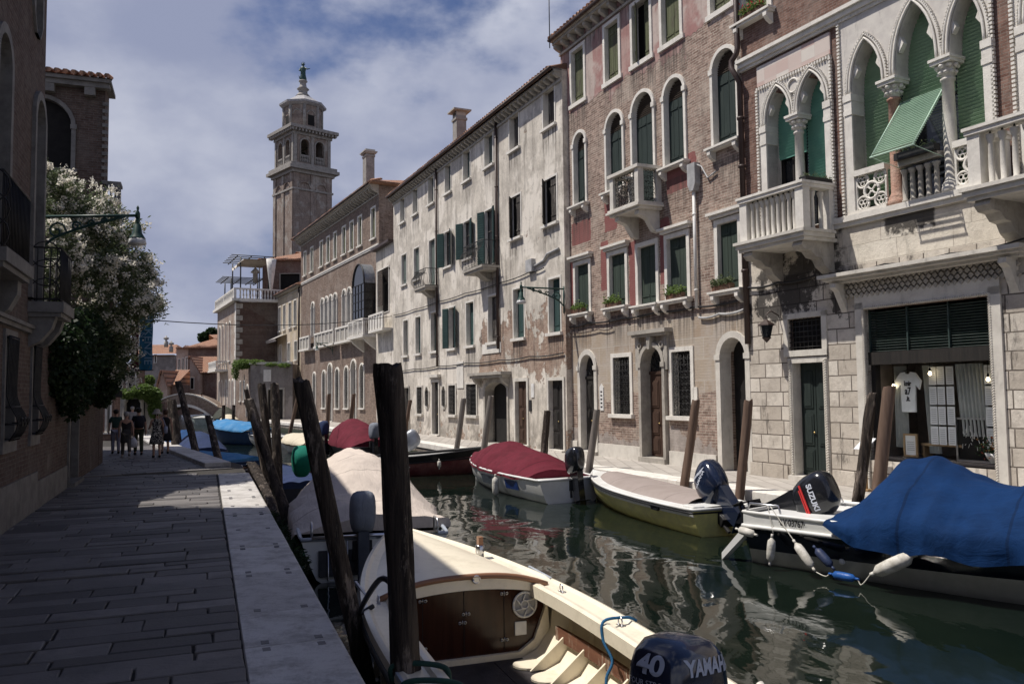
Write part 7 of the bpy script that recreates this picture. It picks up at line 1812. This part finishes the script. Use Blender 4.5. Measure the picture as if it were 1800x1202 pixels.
# ---------------------------------------------------------------- 3 dark boat with a green covered engine
R3,L3=boat_root('small_dark_boat','small dark boat with a navy cover behind the cluster of posts',(-5.75,22.4),(-7.55,26.9))
plan3,H3=hullf(L3,1.6,.45,.6); hull(R3,L3,plan3,H3,simple('hull_navy',(.01,.014,.03),rough=.35),simple('hull_trim_blue',(.02,.12,.2)),1); tarp(R3,L3,plan3,H3,.02,.95,lambda t:.12+.1*math.sin(PI*t),cl_navy,wr=.03,seed=9)
outboard(R3,(.25,.0,.62),0,R(-25),cowl_navy,1.35,cover=cl_green,name='covered_outboard_motor',leg=False)
# ---------------------------------------------------------------- 4 big boat with blue cover
hull_nav=simple('hull_dark_navy',(.004,.006,.014),(.006,.008,.018),rough=.12,spec=.6,b=0); hull_grey=simple('hull_grey_bottom',(.42,.42,.38),(.36,.36,.32),rough=.3,b=0)
R4,L4=boat_root('blue_covered_boat','large white and navy motorboat under a blue tarpaulin at the right',(4.75,14.95),(9.0,9.9))
plan4,H4=hullf(L4,2.35,.88,1.02,st=.93,tm=.4,pw=2.6)
b=MB(); n=34; rows=[]
for k in range(n+1):
    t=k/n; p=plan4(t); h=H4(t); row=[]
    for s_,z in [(0,-.25),(.55*(1-.4*t*t),-.2),(.80*(1-.35*t*t),.02+.18*t),(.86*(1-.2*t*t),.24+.20*t),(.955,.50+.12*t),(1.0,.62+.10*t),(1.0,h)]:
        row.append((L4*t+.35*max(0,z)*t**3,p*s_,z))
    rows.append([(x,-y,z) for x,y,z in row[::-1]]+row[1:])
b.grid(rows); m=len(rows[0])
for i,f in enumerate(b.f):
    j=f[0]%m; j=min(j,m-2-j); b.m[i]={0:1,1:0,2:0,3:2,4:2,5:2}.get(j,0)
b.add(rows[0],[tuple(range(m))],False); b.m[-1]=0
hull4=b.build('hull',[hull_nav,gel_white,hull_grey],R4)
rim(R4,L4,plan4,lambda t:.65+.10*t,.035,gel_white,out=.02,name='rub_rail'); rim(R4,L4,plan4,H4,.03,gel_white,name='gunwale')
deck(R4,L4,plan4,H4,0,1,gel_white,z=-.05)
def rid4(t):
    return .03+min(1,max(0,(t-.24)/.10))*(.07+.68*math.exp(-((t-.39)/.145)**2)+.5*math.exp(-((t-.74)/.16)**2)*1.05+.15*min(1,max(0,(t-.15)*6)))
tarp(R4,L4,plan4,H4,.24,.99,rid4,cl_blue,drop=.36,wr=.06,seed=5,over=1.11,pw=1.9,nx=70,ny=40)
b=MB()
for s_ in (-1,1): b.mark(); b.tube([(.02,s_*1.02,H4(0)),(.08,s_*1.0,H4(0)+.14),(.62,s_*1.0,H4(0)+.14),(.68,s_*1.02,H4(0))],.02,7)
b.build('stern_rail',mat_steel,R4)
b=MB()
for s_ in (-1,1): b.mark(); b.prism([(-.02,.62),(-.48,.12),(-.48,.0),(-.02,.46)],s_*.98-.09,s_*.98+.09); 
b.build('stern_bracket',gel_white,R4)
b=MB(); b.lathe([(.05,0),(.05,.02),(.02,.03)],(0,0,0),12); b.build('drain_fitting',gel_white,R4,loc=(1.7,-(plan4(.25)*.84),.27),rot=(R(90),0,0))
m4=Matrix.Translation((.95,-(plan4(.145)+.034),.785))@Matrix.Rotation(-math.atan2(plan4(.2)-plan4(.1),.1*L4),4,'Z')@Matrix.Rotation(R(90),4,'X'); REG=[m4]
m4=Matrix.Translation((.48,-(plan4(.09)+.012),.76))@Matrix.Rotation(R(90),4,'X'); text('VENEZIANA',.055,silver_t,R4,m4,name='name_lettering',ext=.002) if False else None
wrap(text('·LV·03767·',.15,rub_dark,R4,REG[0],name='registration_lettering',sx=.75,bold=.004,ext=0),hull4,(0,-1,0),.014)
def decS(O,cw):
    for s_,rz in ((-1,0),(1,180)):
        M=Matrix.Translation((-.16,s_*.197,.60))@Matrix.Rotation(R(rz),4,'Z')@Matrix.Rotation(R(89),4,'X'); wrap(text('SUZUKI',.105,silver_t,O,M,bold=.004,ext=0,sx=1.0),cw,(0,s_,0))
    M=Matrix.Translation((-.18,-.197,.50))@Matrix.Rotation(R(88),4,'X'); text('____',.10,red_t,O,M,ext=.008) if False else None
    b=MB(); b.box(-.36,.06,-.205,-.19,.475,.50); b.box(-.3,.04,-.205,-.19,.45,.465); b.build('decal_stripe',red_t,O)
OB4=outboard(R4,(.15,.0,.62),0,R(68),black_gloss,1.3,decals=decS,leg=True)
M4=Matrix.Translation(R4.location)@Matrix.Rotation(R4.rotation_euler.z,4,'Z')
def w4(x,dy,z): return M4@Vector((x,-(plan4(x/L4)+dy),z))
fender('short white fender lying along the stern corner of the blue covered boat',w4(-.05,.08,.58),w4(.28,.09,.54),.07); fender('white fender hanging upright below the registration on the blue covered boat',w4(.62,.09,.53),w4(.59,.12,.14),.07)
fender('white ribbed fender slanting beside the upright one on the blue covered boat',w4(1.05,.08,.50),w4(1.38,.14,.17),.072); fender('large grey fender slanting under the blue tarpaulin edge',w4(2.95,.16,.58),w4(2.40,.20,.26),.10)
fender('small navy fender hidden behind the white ribbed one',w4(1.38,.03,.45),w4(1.66,.06,.22),.07,fend_n); fender('small bright blue float between the white and the large grey fenders',w4(1.72,.16,.13),w4(2.10,.18,.13),.065,simple('float_blue',(.02,.10,.35),rough=.4))
rope('thin white ropes tying the fenders to the stern rail of the blue covered boat',[w4(.5,.0,H4(0)+.14),w4(.62,.05,.6)],.008,rope_w); rope('white rope linking the blue float to the large grey fender',[w4(1.42,.14,.12),w4(1.6,.16,.08),w4(1.72,.16,.13),w4(2.1,.18,.13),w4(2.2,.2,.06),w4(2.35,.20,.24)],.009,rope_w); rope('white rope from the stern rail to the ribbed fender of the blue covered boat',[w4(.55,.0,H4(0)+.14),w4(1.05,.08,.50)],.008,rope_w)
# ---------------------------------------------------------------- 5 yellow boat
R5,L5=boat_root('yellow_boat','yellow hulled boat with flat taupe deck cover and dark tiller outboard',(4.32,17.0),(2.30,23.1))
plan5,H5=hullf(L5,1.95,.55,.72,st=.80,tm=.45,pw=2.3); yel=simple('hull_yellow',(.62,.57,.20),(.50,.46,.18),rough=.3,b=.001); hull(R5,L5,plan5,H5,yel,gel_white,1); rim(R5,L5,plan5,H5,.035,gel_white); rim(R5,L5,plan5,H5,.02,rub_dark,dz=-.07,out=.015,name='trim_line')
deck(R5,L5,plan5,H5,0,1,gel_white,z=.01,crown=.05)
def p5(t): return max(plan5(t)-.22,.01)
b=MB(); rows=[[(L5*t+.25*t**4,p5(t)*(-1+2*i/10),H5(t)+.03+.10*(1-(-1+2*i/10)**4)+.04*(1-(-1+2*i/10)**2)) for i in range(11)] for t in [.08+.74*k/20 for k in range(21)]]; b.grid(rows); b.build('deck_cover',cl_taupe,R5)
b=MB()
for s_ in (-1,1): b.mark(); b.box(.0,.42,s_*.62-.14,s_*.62+.14,H5(0)-.02,H5(0)+.07)
b.build('stern_quarter',gel_white,R5,bevel=.03)
def decY(O,cw):
    M=Matrix.Translation((-.20,-.196,.66))@Matrix.Rotation(R(88),4,'X'); wrap(text('YAMAHA',.06,silver_t,O,M,bold=.002,ext=0,sx=1.1),cw,(0,-1,0))
    M=Matrix.Translation((-.20,.196,.62))@Matrix.Rotation(R(180),4,'Z')@Matrix.Rotation(R(88),4,'X'); wrap(text('YAMAHA',.075,silver_t,O,M,bold=.002,ext=0,sx=1.1),cw,(0,1,0))
    b=MB(); b.prism([(-.42,.66),(-.30,.70),(-.1,.78),(.06,.74),(-.12,.74),(-.30,.655)],.19,.191); wrap(b.build('decal_swoosh',silver_t,O),cw,(0,1,0))
OB5=outboard(R5,(-.02,0,.38),0,R(58),cowl_navy,1.4,decals=decY,tiller=True)
text('VE 8367',.10,rub_dark,R5,Matrix.Translation((1.35,(plan5(.2)-.01),.42))@Matrix.Rotation(R(180),4,'Z')@Matrix.Rotation(R(84),4,'X'),name='registration_lettering',ext=.03)
M5=Matrix.Translation(R5.location)@Matrix.Rotation(R5.rotation_euler.z,4,'Z')
# ---------------------------------------------------------------- 6 white boat with burgundy cover
R6,L6=boat_root('white_boat','white motorboat with burgundy tarpaulin, blue side panels and dark outboard',(1.54,22.3),(-1.30,28.5))
plan6,H6=hullf(L6,2.15,.62,.80,st=.88,tm=.42,pw=2.3); hull(R6,L6,plan6,H6,gel_white,gel_white,1); rim(R6,L6,plan6,H6,.035,gel_white); deck(R6,L6,plan6,H6,0,1,gel_white,z=-.02)
tarp(R6,L6,plan6,H6,.10,.97,lambda t:.10+.62*math.exp(-((t-.60)/.22)**2)+.32*math.exp(-((t-.28)/.14)**2),cl_bur,drop=.10,wr=.035,seed=12,over=.99)
b=MB()
for x0,x1,m in ((1.3,2.1,0),(2.8,3.9,1)):
    b.mark(); rows=[[(x,(plan6(x/L6)*(.90 if z<.4 else .965)+.012),z) for z in (.24,.50)] for x in [x0+(x1-x0)*k/6 for k in range(7)]]; b.cur=m; b.grid(rows)
b.build('side_panel',[simple('panel_blue',(.01,.035,.16),rough=.3),simple('panel_grey',(.05,.06,.075),rough=.3)],R6)
fl_=fender('white fender hanging between the side panels of the burgundy covered boat',(0,0,0),(0,0,-.55),.10); M6=Matrix.Translation(R6.location)@Matrix.Rotation(R6.rotation_euler.z,4,'Z'); fl_.location=M6@Vector((2.4,(plan6(.36)+.10),.55))
def decB(O,cw): text('Y',.1,silver_t,O,Matrix.Translation((-.2,-.197,.6))@Matrix.Rotation(R(88),4,'X')) if False else None
outboard(R6,(.0,-.1,.45),0,R(14),black_gloss,1.15)
# ---------------------------------------------------------------- 7 burgundy hulled boat lying across
R7,L7=boat_root('burgundy_boat','burgundy hulled workboat with black gunwale lying across the canal',(-6.1,30.3),(-.95,31.2))
plan7,H7=hullf(L7,2.0,.62,.95,st=.8,tm=.4,pw=2.0); hb=simple('hull_burgundy',(.13,.035,.04),(.22,.10,.09),rough=.4,scale=1.5); hull(R7,L7,plan7,H7,hb,simple('hull_black',(.012,.012,.013),rough=.4),1); rim(R7,L7,plan7,H7,.045,rub_dark); rim(R7,L7,plan7,lambda t:.36+.25*t,.03,rub_dark,out=-.03,name='waist_rail'); deck(R7,L7,plan7,H7,0,1,simple('deck_grey',(.35,.35,.34)),z=-.06)
outboard(R7,(1.9,.0,.75),0,R(60),simple('cowl_silver',(.45,.47,.5),rough=.3,metal=.3,b=0),1.15,leg=False)
M7=Matrix.Translation(R7.location)@Matrix.Rotation(R7.rotation_euler.z,4,'Z')
fender('small white fender hanging upright on the burgundy hull',M7@Vector((3.3,-1.07,.55)),M7@Vector((3.3,-1.08,.30)),.07); fender('small white fender hanging level on the burgundy hull left part',M7@Vector((1.9,-1.05,.36)),M7@Vector((2.2,-1.06,.34)),.07)
# ---------------------------------------------------------------- the smaller boats further up
def small(name,label,s_,b_,B,h0,h1,hm,tm_=None,ridge=.15,cover=(.05,.95),trim=None,st=.8,wr=.03,seed=1,motor=None,dk=None):
    Rr,Lr=boat_root(name,label,s_,b_); pl,Hh=hullf(Lr,B,h0,h1,st=st); hull(Rr,Lr,pl,Hh,hm,trim or hm,1,n=16); rim(Rr,Lr,pl,Hh,.035,trim or rub_dark,n=18)
    deck(Rr,Lr,pl,Hh,0,1,dk or mat_dark,z=-.08)
    if tm_: tarp(Rr,Lr,pl,Hh,cover[0],cover[1],ridge if callable(ridge) else (lambda t:.08+ridge*math.sin(PI*t)),tm_,wr=wr,seed=seed,nx=26,ny=20)
    else:
        for t in (.25,.55): b=MB(); b.box(Lr*t-.1,Lr*t+.1,-pl(t)+.05,pl(t)-.05,Hh(t)-.06,Hh(t)-.03); b.build('thwart',dk or mahog_l,Rr)
    if motor: outboard(Rr,(0,0,h0+.05),0,motor[1],motor[0],1.2,cover=motor[2] if len(motor)>2 else None,name='covered_outboard_motor' if len(motor)>2 else 'outboard_motor')
    return Rr
hw=simple('hull_plain_white',(.6,.6,.58),rough=.4); hbk=simple('hull_plain_dark',(.03,.03,.035),rough=.4); hbl=simple('hull_plain_blue',(.015,.05,.13),rough=.35); hwood=mk_wood('old_boat_wood',(.08,.055,.04),(.15,.11,.085),grain='x')
small('burgundy_covered_boat','boat under a burgundy tarpaulin with a grey covered outboard by the brick palace quay',(-6.2,36.8),(-8.9,42.2),2.1,.6,.8,hbk,cl_bur,ridge=1.0,seed=21,wr=.05,motor=(black_gloss,R(5),cl_grey))
small('cream_boat','small cream boat with varnished rim and a navy covered outboard',(-9.3,40.6),(-12.0,44.2),2.0,.55,.75,hw,cl_cream,ridge=.3,seed=22,trim=simple('trim_varnish',(.35,.25,.14)),motor=(black_gloss,R(15),cl_navy))
small('white_open_boat','white open boat beyond the cream boat near the right quay',(-13.0,46.5),(-15.8,50.8),2.0,.6,.8,hw,None,dk=gel_white)
small('blue_tarp_boat','dark blue boat with bright blue tarpaulin and white bow rope beyond the posts',(-15.2,50.2),(-18.9,52.6),2.3,.85,1.25,hbl,cl_lblue,ridge=.35,seed=23,wr=.06)
small('blue_kerb_boat','boat under a dark blue tarpaulin farthest up the left kerb',(-14.5,38.2),(-17.4,43.0),1.9,.65,.85,hbl,clothmat('canvas_deep_blue',(.015,.06,.17),(.012,.04,.11)),ridge=.5,seed=24)
small('navy_kerb_boat','boat under a rounded dark navy tarpaulin at the left kerb',(-12.7,34.6),(-14.9,38.3),1.9,.6,.75,hbl,cl_navy,ridge=.65,seed=25)
small('light_blue_boat','boat under a flat light blue tarpaulin nearest the landing',(-9.8,31.0),(-12.7,33.2),1.9,.5,.62,hbl,cl_lblue,ridge=.12,seed=26,trim=hbl)
small('wooden_rowing_boat','small open wooden rowing boat just past the landing kerb',(-8.9,29.0),(-10.9,30.0),1.3,.38,.5,hwood,None)
small('dark_wooden_boat','dark wooden boat with a raised pointed bow beside the landing kerb',(-6.9,29.4),(-8.1,25.7),1.2,.4,.85,hwood,None)
small('dark_bridge_boat','dark boat with a rounded cover seen below the footbridge arch',(-29.0,84.0),(-31.0,88.5),2.2,.7,.9,hbk,clothmat('canvas_dark_olive',(.04,.045,.035),(.06,.06,.05)),ridge=1.0,seed=27)
small('pale_bridge_boat','pale green boat moored under the left of the footbridge arch',(-32.2,86.0),(-34.2,91.0),2.2,.7,.9,simple('hull_pale_green',(.35,.4,.36)),None,dk=gel_white)
small('covered_bridge_boat','small white boat with pale cover moored against the corner palace wall',(-27.0,79.2),(-28.3,82.0),1.6,.6,.8,hw,cl_cream,ridge=.4,seed=28)
# ================================================================= people
skin_m=simple('skin',(.42,.25,.18),(.36,.21,.15),b=0); skin_d=simple('skin_tanned',(.26,.15,.10),(.22,.12,.085),b=0)
def skinned(name,verts,edges,radii,mat,parent,root=0,lvl=1):
    me=bpy.data.meshes.new(name); me.from_pydata(verts,edges,[]); o=bpy.data.objects.new(name,me); COL.objects.link(o)
    if not me.skin_vertices: 
        bm=bmesh.new(); bm.from_mesh(me); bm.verts.layers.skin.verify(); bm.to_mesh(me); bm.free()
    for i,r in enumerate(radii):
        sv=me.skin_vertices[0].data[i]; sv.radius=(r,r) if not hasattr(r,'__len__') else r; sv.use_root=(i==root)
    m=o.modifiers.new('s','SKIN'); m.use_smooth_shade=True; s=o.modifiers.new('d','SUBSURF'); s.levels=lvl; s.render_levels=lvl
    me.materials.append(mat); o.parent=parent
    dg=bpy.context.evaluated_depsgraph_get(); dg.update(); m2=bpy.data.meshes.new_from_object(o.evaluated_get(dg)); o.modifiers.clear(); o.data=m2; m2.materials.clear(); m2.materials.append(mat)
    for p in m2.polygons: p.use_smooth=True
    return o
def person(label,p,face,h,sk,hair,parts,stride=.22,arms=(0,0),bend=(0,0),hairlen=0,lift=0,group=None,head=None):
    """stands at p looking along 'face'; local +y is forward. parts: list of (name, kind, material)"""
    T=empty('person',tuple(p),face-PI/2,label,'person',group); k=h/1.72; T.scale=(k,k,k)
    V=[];E=[];Rr=[]
    def v(x,y,z,r,par=None):
        V.append((x,y,z));Rr.append(r)
        if par is not None:E.append((par,len(V)-1))
        return len(V)-1
    st=stride
    pel=v(0,0,.93,(.15,.11)); wa=v(0,.0,1.08,(.125,.095),pel); ch=v(0,.01,1.28,(.16,.11),wa); nk0=v(0,0,1.43,(.09,.07),ch); nk=v(0,.01,1.50,.052,nk0); hd0=v(0,.03,1.57,.075,nk); hd1=v(0,.035,1.64,.088,hd0); hd2=v(0,.03,1.69,.055,hd1)
    legs={};armp={}
    for s,f in ((-1,1),(1,-1)):
        hp=v(s*.09,0,.88,.095,pel); fy=f*st; lf=lift if f<0 else 0
        kn=v(s*.095,fy*.5+.03,.49+lf*.4,.058,hp); cf=v(s*.095,fy*.75-.02-lf*.3,.30+lf*.8,.052,kn); an=v(s*.095,fy-.03-lf*.5,.09+lf,.036,cf); he=v(s*.095,fy-.05-lf*.5,.05+lf,.036,an); to=v(s*.10,fy+.14-lf*.35,.03+lf*.5,.030,an); legs[s]=(hp,kn,cf,an,to)
        sh=v(s*.17,0,1.395,.055,ch); a=arms[0 if s<0 else 1]; bd=bend[0 if s<0 else 1]
        ex,ey,ez=s*.235,math.sin(a)*.28,1.39-math.cos(a)*.28; el=v(ex,ey,ez,.042,sh); a2=a+bd
        wx,wy,wz=s*.25,ey+math.sin(a2)*.25,ez-math.cos(a2)*.25; wr_=v(wx,wy,wz,.027,el); d=Vector((0,math.sin(a2),-math.cos(a2))); pm=v(wx,wy+d.y*.06,wz+d.z*.06,(.022,.036),wr_)
        for q,l in ((-.024,.065),(-.008,.078),(.009,.074),(.025,.06)):
            f1=v(wx-s*.004,wy+d.y*.10+q*1.0,wz+d.z*.10,.0095,pm); v(wx-s*.018,wy+d.y*(.10+l)+q,wz+d.z*(.10+l),.0085,f1)
        th=v(wx-s*.012,wy+d.y*.03+.038,wz+d.z*.05,.011,pm); v(wx-s*.02,wy+d.y*.06+.05,wz+d.z*.095,.0095,th); armp[s]=(sh,el,wr_,pm)
    skinned('body',V,E,Rr,sk,T)
    b=MB(); hz=1.64; hb_=MB()
    # nose, ears
    b=MB(); b.tube([(0,.115,hz+.01),(0,.135,hz-.02)],[.008,.014],5); b.mark(); b.marks=[]; 
    for s in (-1,1): b.lathe([(0,-.03),(.014,-.01),(.016,.015),(0,.03)],(s*.086,.025,hz-.01),6)
    b.build('face_features',sk,T)
    rows=[]
    hr=MB(); hr.lathe([(.05,-.09-hairlen),(.088,-.06-hairlen*.5),(.100,0),(.095,.05),(.06,.088),(0,.10)],(0,.012,hz+.005),14,sy=1.08); hr.build('hair',hair,T)
    Vv=[Vector(q) for q in V]
    for nm,kind,mat in parts:
        vs=[];es=[];rs=[]
        def w_(pt,r,par=None):
            vs.append(tuple(pt));rs.append(r)
            if par is not None: es.append((par,len(vs)-1))
            return len(vs)-1
        if kind in('shirt','tank'):
            a=w_(Vv[pel]+Vector((0,0,.0)),(.165,.125)); c=w_(Vv[wa],(.145,.112),a); d=w_(Vv[ch],(.175,.125),c); e=w_(Vv[nk0],(.10,.08),d)
            for s in (-1,1):
                sh,el,wr_,pm=armp[s]; q=w_(Vv[sh],.066,d)
                if kind=='shirt': w_(Vv[sh].lerp(Vv[el],.75),.062,q)
            skinned(nm,vs,es,rs,mat,T)
        elif kind in('trousers','shorts'):
            a=w_(Vv[pel]+Vector((0,0,.03)),(.158,.12))
            for s in (-1,1):
                hp,kn,cf,an,to=legs[s]; q=w_(Vv[hp],.108,a); 
                if kind=='trousers': q=w_(Vv[kn],.075,q); q=w_(Vv[cf],.07,q); w_(Vv[an]+Vector((0,0,.0)),.062,q)
                else: w_(Vv[hp].lerp(Vv[kn],.85),.088,q)
            skinned(nm,vs,es,rs,mat,T)
        elif kind in('skirt','dress'):
            b=MB(); pr=[(.19,.56),(.205,.62),(.185,.80),(.168,.93),(.14,1.07)]
            if kind=='dress': pr=[(.27,.50),(.25,.62),(.20,.82),(.172,.95),(.148,1.08),(.165,1.22),(.172,1.32),(.14,1.40),(.08,1.44)]
            b.lathe(pr,(0,0,0),20,sy=.78); b.build(nm,mat,T)
        elif kind=='shoes':
            b=MB()
            for s in (-1,1):
                an,to=Vv[legs[s][3]],Vv[legs[s][4]]; b.mark(); b.tube([an+Vector((0,-.06,-.045)),an+Vector((0,.0,-.04)),to,to+Vector((0,.05,0))],[.035,.046,.042,.02],8)
            b.build('shoe',mat,T)
        elif kind=='hat':
            b=MB(); b.lathe([(.19,-.06),(.19,-.045),(.115,.03),(.11,.03),(.105,.10),(.06,.13),(0,.135)],(0,.02,hz+.03),18); b.build(nm,mat,T)
        elif kind=='ribbon':
            b=MB()
            for s in (-.03,.03): b.tube([(s,-.10,hz),(s*1.3,-.13,1.5),(s*2,-.135,1.25)],[.012,.014,.01],5)
            b.build(nm,mat,T)
    return T,armp,Vv
cl=lambda n,c,c2=None:simple('cloth_'+n,c,c2 or tuple(x*.8 for x in c),rough=.9,b=.002)
flor=Mat('cloth_floral',.9,.1); flor.col(flor.mix(flor.noise(26,2,.6,lo=.53,hi=.56),(.03,.028,.03),(.5,.47,.42))); flor=flor.m
hd=simple('hair_dark',(.02,.014,.01),b=.004,rough=.6); hg=simple('hair_grey',(.32,.30,.28),b=.004,rough=.6); hbw=simple('hair_brown',(.07,.035,.02),b=.004,rough=.6)
G='people walking along the left quay'; fa=math.atan2(.86,-.50)
def spot(x,y): p=gnd(x,y); return p
def hand(T,armp,Vv,s): 
    k=T.scale[0]; M=Matrix.Translation(T.location)@Matrix.Rotation(T.rotation_euler.z,4,'Z'); return M@(Vv[armp[s][3]]*k)
person('man in dark green shirt and pale trousers walking at the left of the group',spot(203,797),fa,1.72,skin_m,hd,[('shirt','shirt',cl('dark_green',(.03,.06,.05))),('trousers','trousers',cl('pale_violet',(.30,.29,.36))),('shoes','shoes',cl('black',(.02,.02,.02)))],stride=.10,group=G)
T,a_,V_=person('grey haired woman in a dark sleeveless top carrying a white bag',spot(221,804),fa,1.66,skin_m,hg,[('top','tank',cl('black2',(.025,.022,.024))),('skirt','skirt',cl('dark_skirt',(.05,.048,.045))),('leggings','trousers',cl('leggings',(.09,.08,.07))),('shoes','shoes',cl('pale_shoe',(.42,.40,.37)))],stride=.26,lift=.12,arms=(.05,-.1),group=G)
hp=hand(T,a_,V_,1); t=empty('plastic_bag',(hp.x,hp.y,hp.z-.42),0,'white plastic carrier bag hanging from the grey haired woman hand','bag'); b=MB(); b.lathe([(.08,0),(.16,.03),(.17,.16),(.12,.28),(.05,.36),(.02,.42)],(0,0,0),12,sy=.6); b.build('bag',simple('plastic_white',(.62,.6,.62),(.5,.48,.5),rough=.4,bs=14,b=.03),t)
T,a_,V_=person('person in dark clothes walking with a black backpack in the middle of the group',spot(243,799),fa,1.78,skin_m,hd,[('shirt','shirt',cl('navy_shirt',(.02,.02,.03))),('trousers','trousers',cl('dark_olive',(.05,.055,.03))),('shoes','shoes',cl('black',(.02,.02,.02)))],stride=.12,group=G)
M=Matrix.Translation(T.location)@Matrix.Rotation(T.rotation_euler.z,4,'Z'); q=M@Vector((0,-.23,1.02)); t=empty('backpack',tuple(q),T.rotation_euler.z,'black backpack on the back of the person in dark clothes','backpack'); b=MB(); b.lathe([(.10,0),(.17,.05),(.18,.25),(.15,.40),(.06,.48)],(0,0,0),14,sy=.6); b.build('pack',cl('black_nylon',(.015,.015,.022)),t); b=MB(); b.mark(); b.tube([(-.1,.1,.42),(-.1,.2,.46),(-.1,.32,.3)],.02,5); b.mark(); b.tube([(.1,.1,.42),(.1,.2,.46),(.1,.32,.3)],.02,5); b.build('strap',cl('black_nylon',(.015,.015,.022)),t)
T,a_,V_=person('woman in a sun hat and black floral dress with a pale shoulder bag',spot(275,804),fa,1.68,skin_m,hd,[('dress','dress',flor),('sun_hat','hat',cl('straw',(.36,.32,.27))),('ribbon','ribbon',cl('ribbon',(.4,.37,.3))),('shoes','shoes',cl('black',(.02,.02,.02)))],stride=.06,arms=(.2,.1),bend=(1.2,.3),group=G)
M=Matrix.Translation(T.location)@Matrix.Rotation(T.rotation_euler.z,4,'Z'); q=M@Vector((.30,-.02,.86)); t=empty('shoulder_bag',tuple(q),T.rotation_euler.z,'pale blue shoulder bag at the side of the woman in the sun hat','bag'); b=MB(); b.lathe([(.08,0),(.13,.04),(.14,.16),(.11,.26)],(0,0,0),12,sx=.5); b.build('bag',cl('pale_blue',(.36,.38,.48)),t); b=MB(); b.tube([(0,-.1,.25),(-.07,-.04,.48),(-.11,0,.56),(-.07,.05,.48),(0,.1,.25)],.012,5); b.build('strap',cl('pale_blue',(.36,.38,.48)),t)
person('woman with brown hair in a black dress walking nearest the canal',spot(290,797),fa,1.70,skin_m,hbw,[('dress','dress',cl('black3',(.015,.014,.016))),('shoes','shoes',cl('black',(.02,.02,.02)))],stride=.08,group=G,hairlen=.03)
person('person in pale top walking ahead of the group before the portal',Vector((-20.0,43.5,0)),fa,1.7,skin_m,hg,[('shirt','shirt',cl('grey_shirt',(.25,.24,.25))),('trousers','trousers',cl('grey_tr',(.12,.12,.13)))],stride=.1,group=G)
G2='people on the footbridge'
for x,c,lab in ((309,(.3,.3,.32),'person in grey at the left of the footbridge'),(322,(.55,.55,.55),'person in white near the middle of the footbridge'),(335,(.06,.06,.07),'person in dark clothes leaning on the footbridge parapet'),(354,(.6,.58,.56),'person in pale clothes at the right of the footbridge')):
    X=at(x,700,93.2).x; f=(X-xa)/(xb-xa); z=1.0+1.45*math.sin(PI*max(0,min(1,f)))**.9-.75
    person(lab,Vector((X,93.2,z)),-PI/2,1.7,skin_d,hd,[('shirt','shirt',cl('b%d'%x,c)),('trousers','trousers',cl('black',(.02,.02,.02)))],stride=.03,arms=(.5,.4),bend=(1.2,1.3),group=G2)
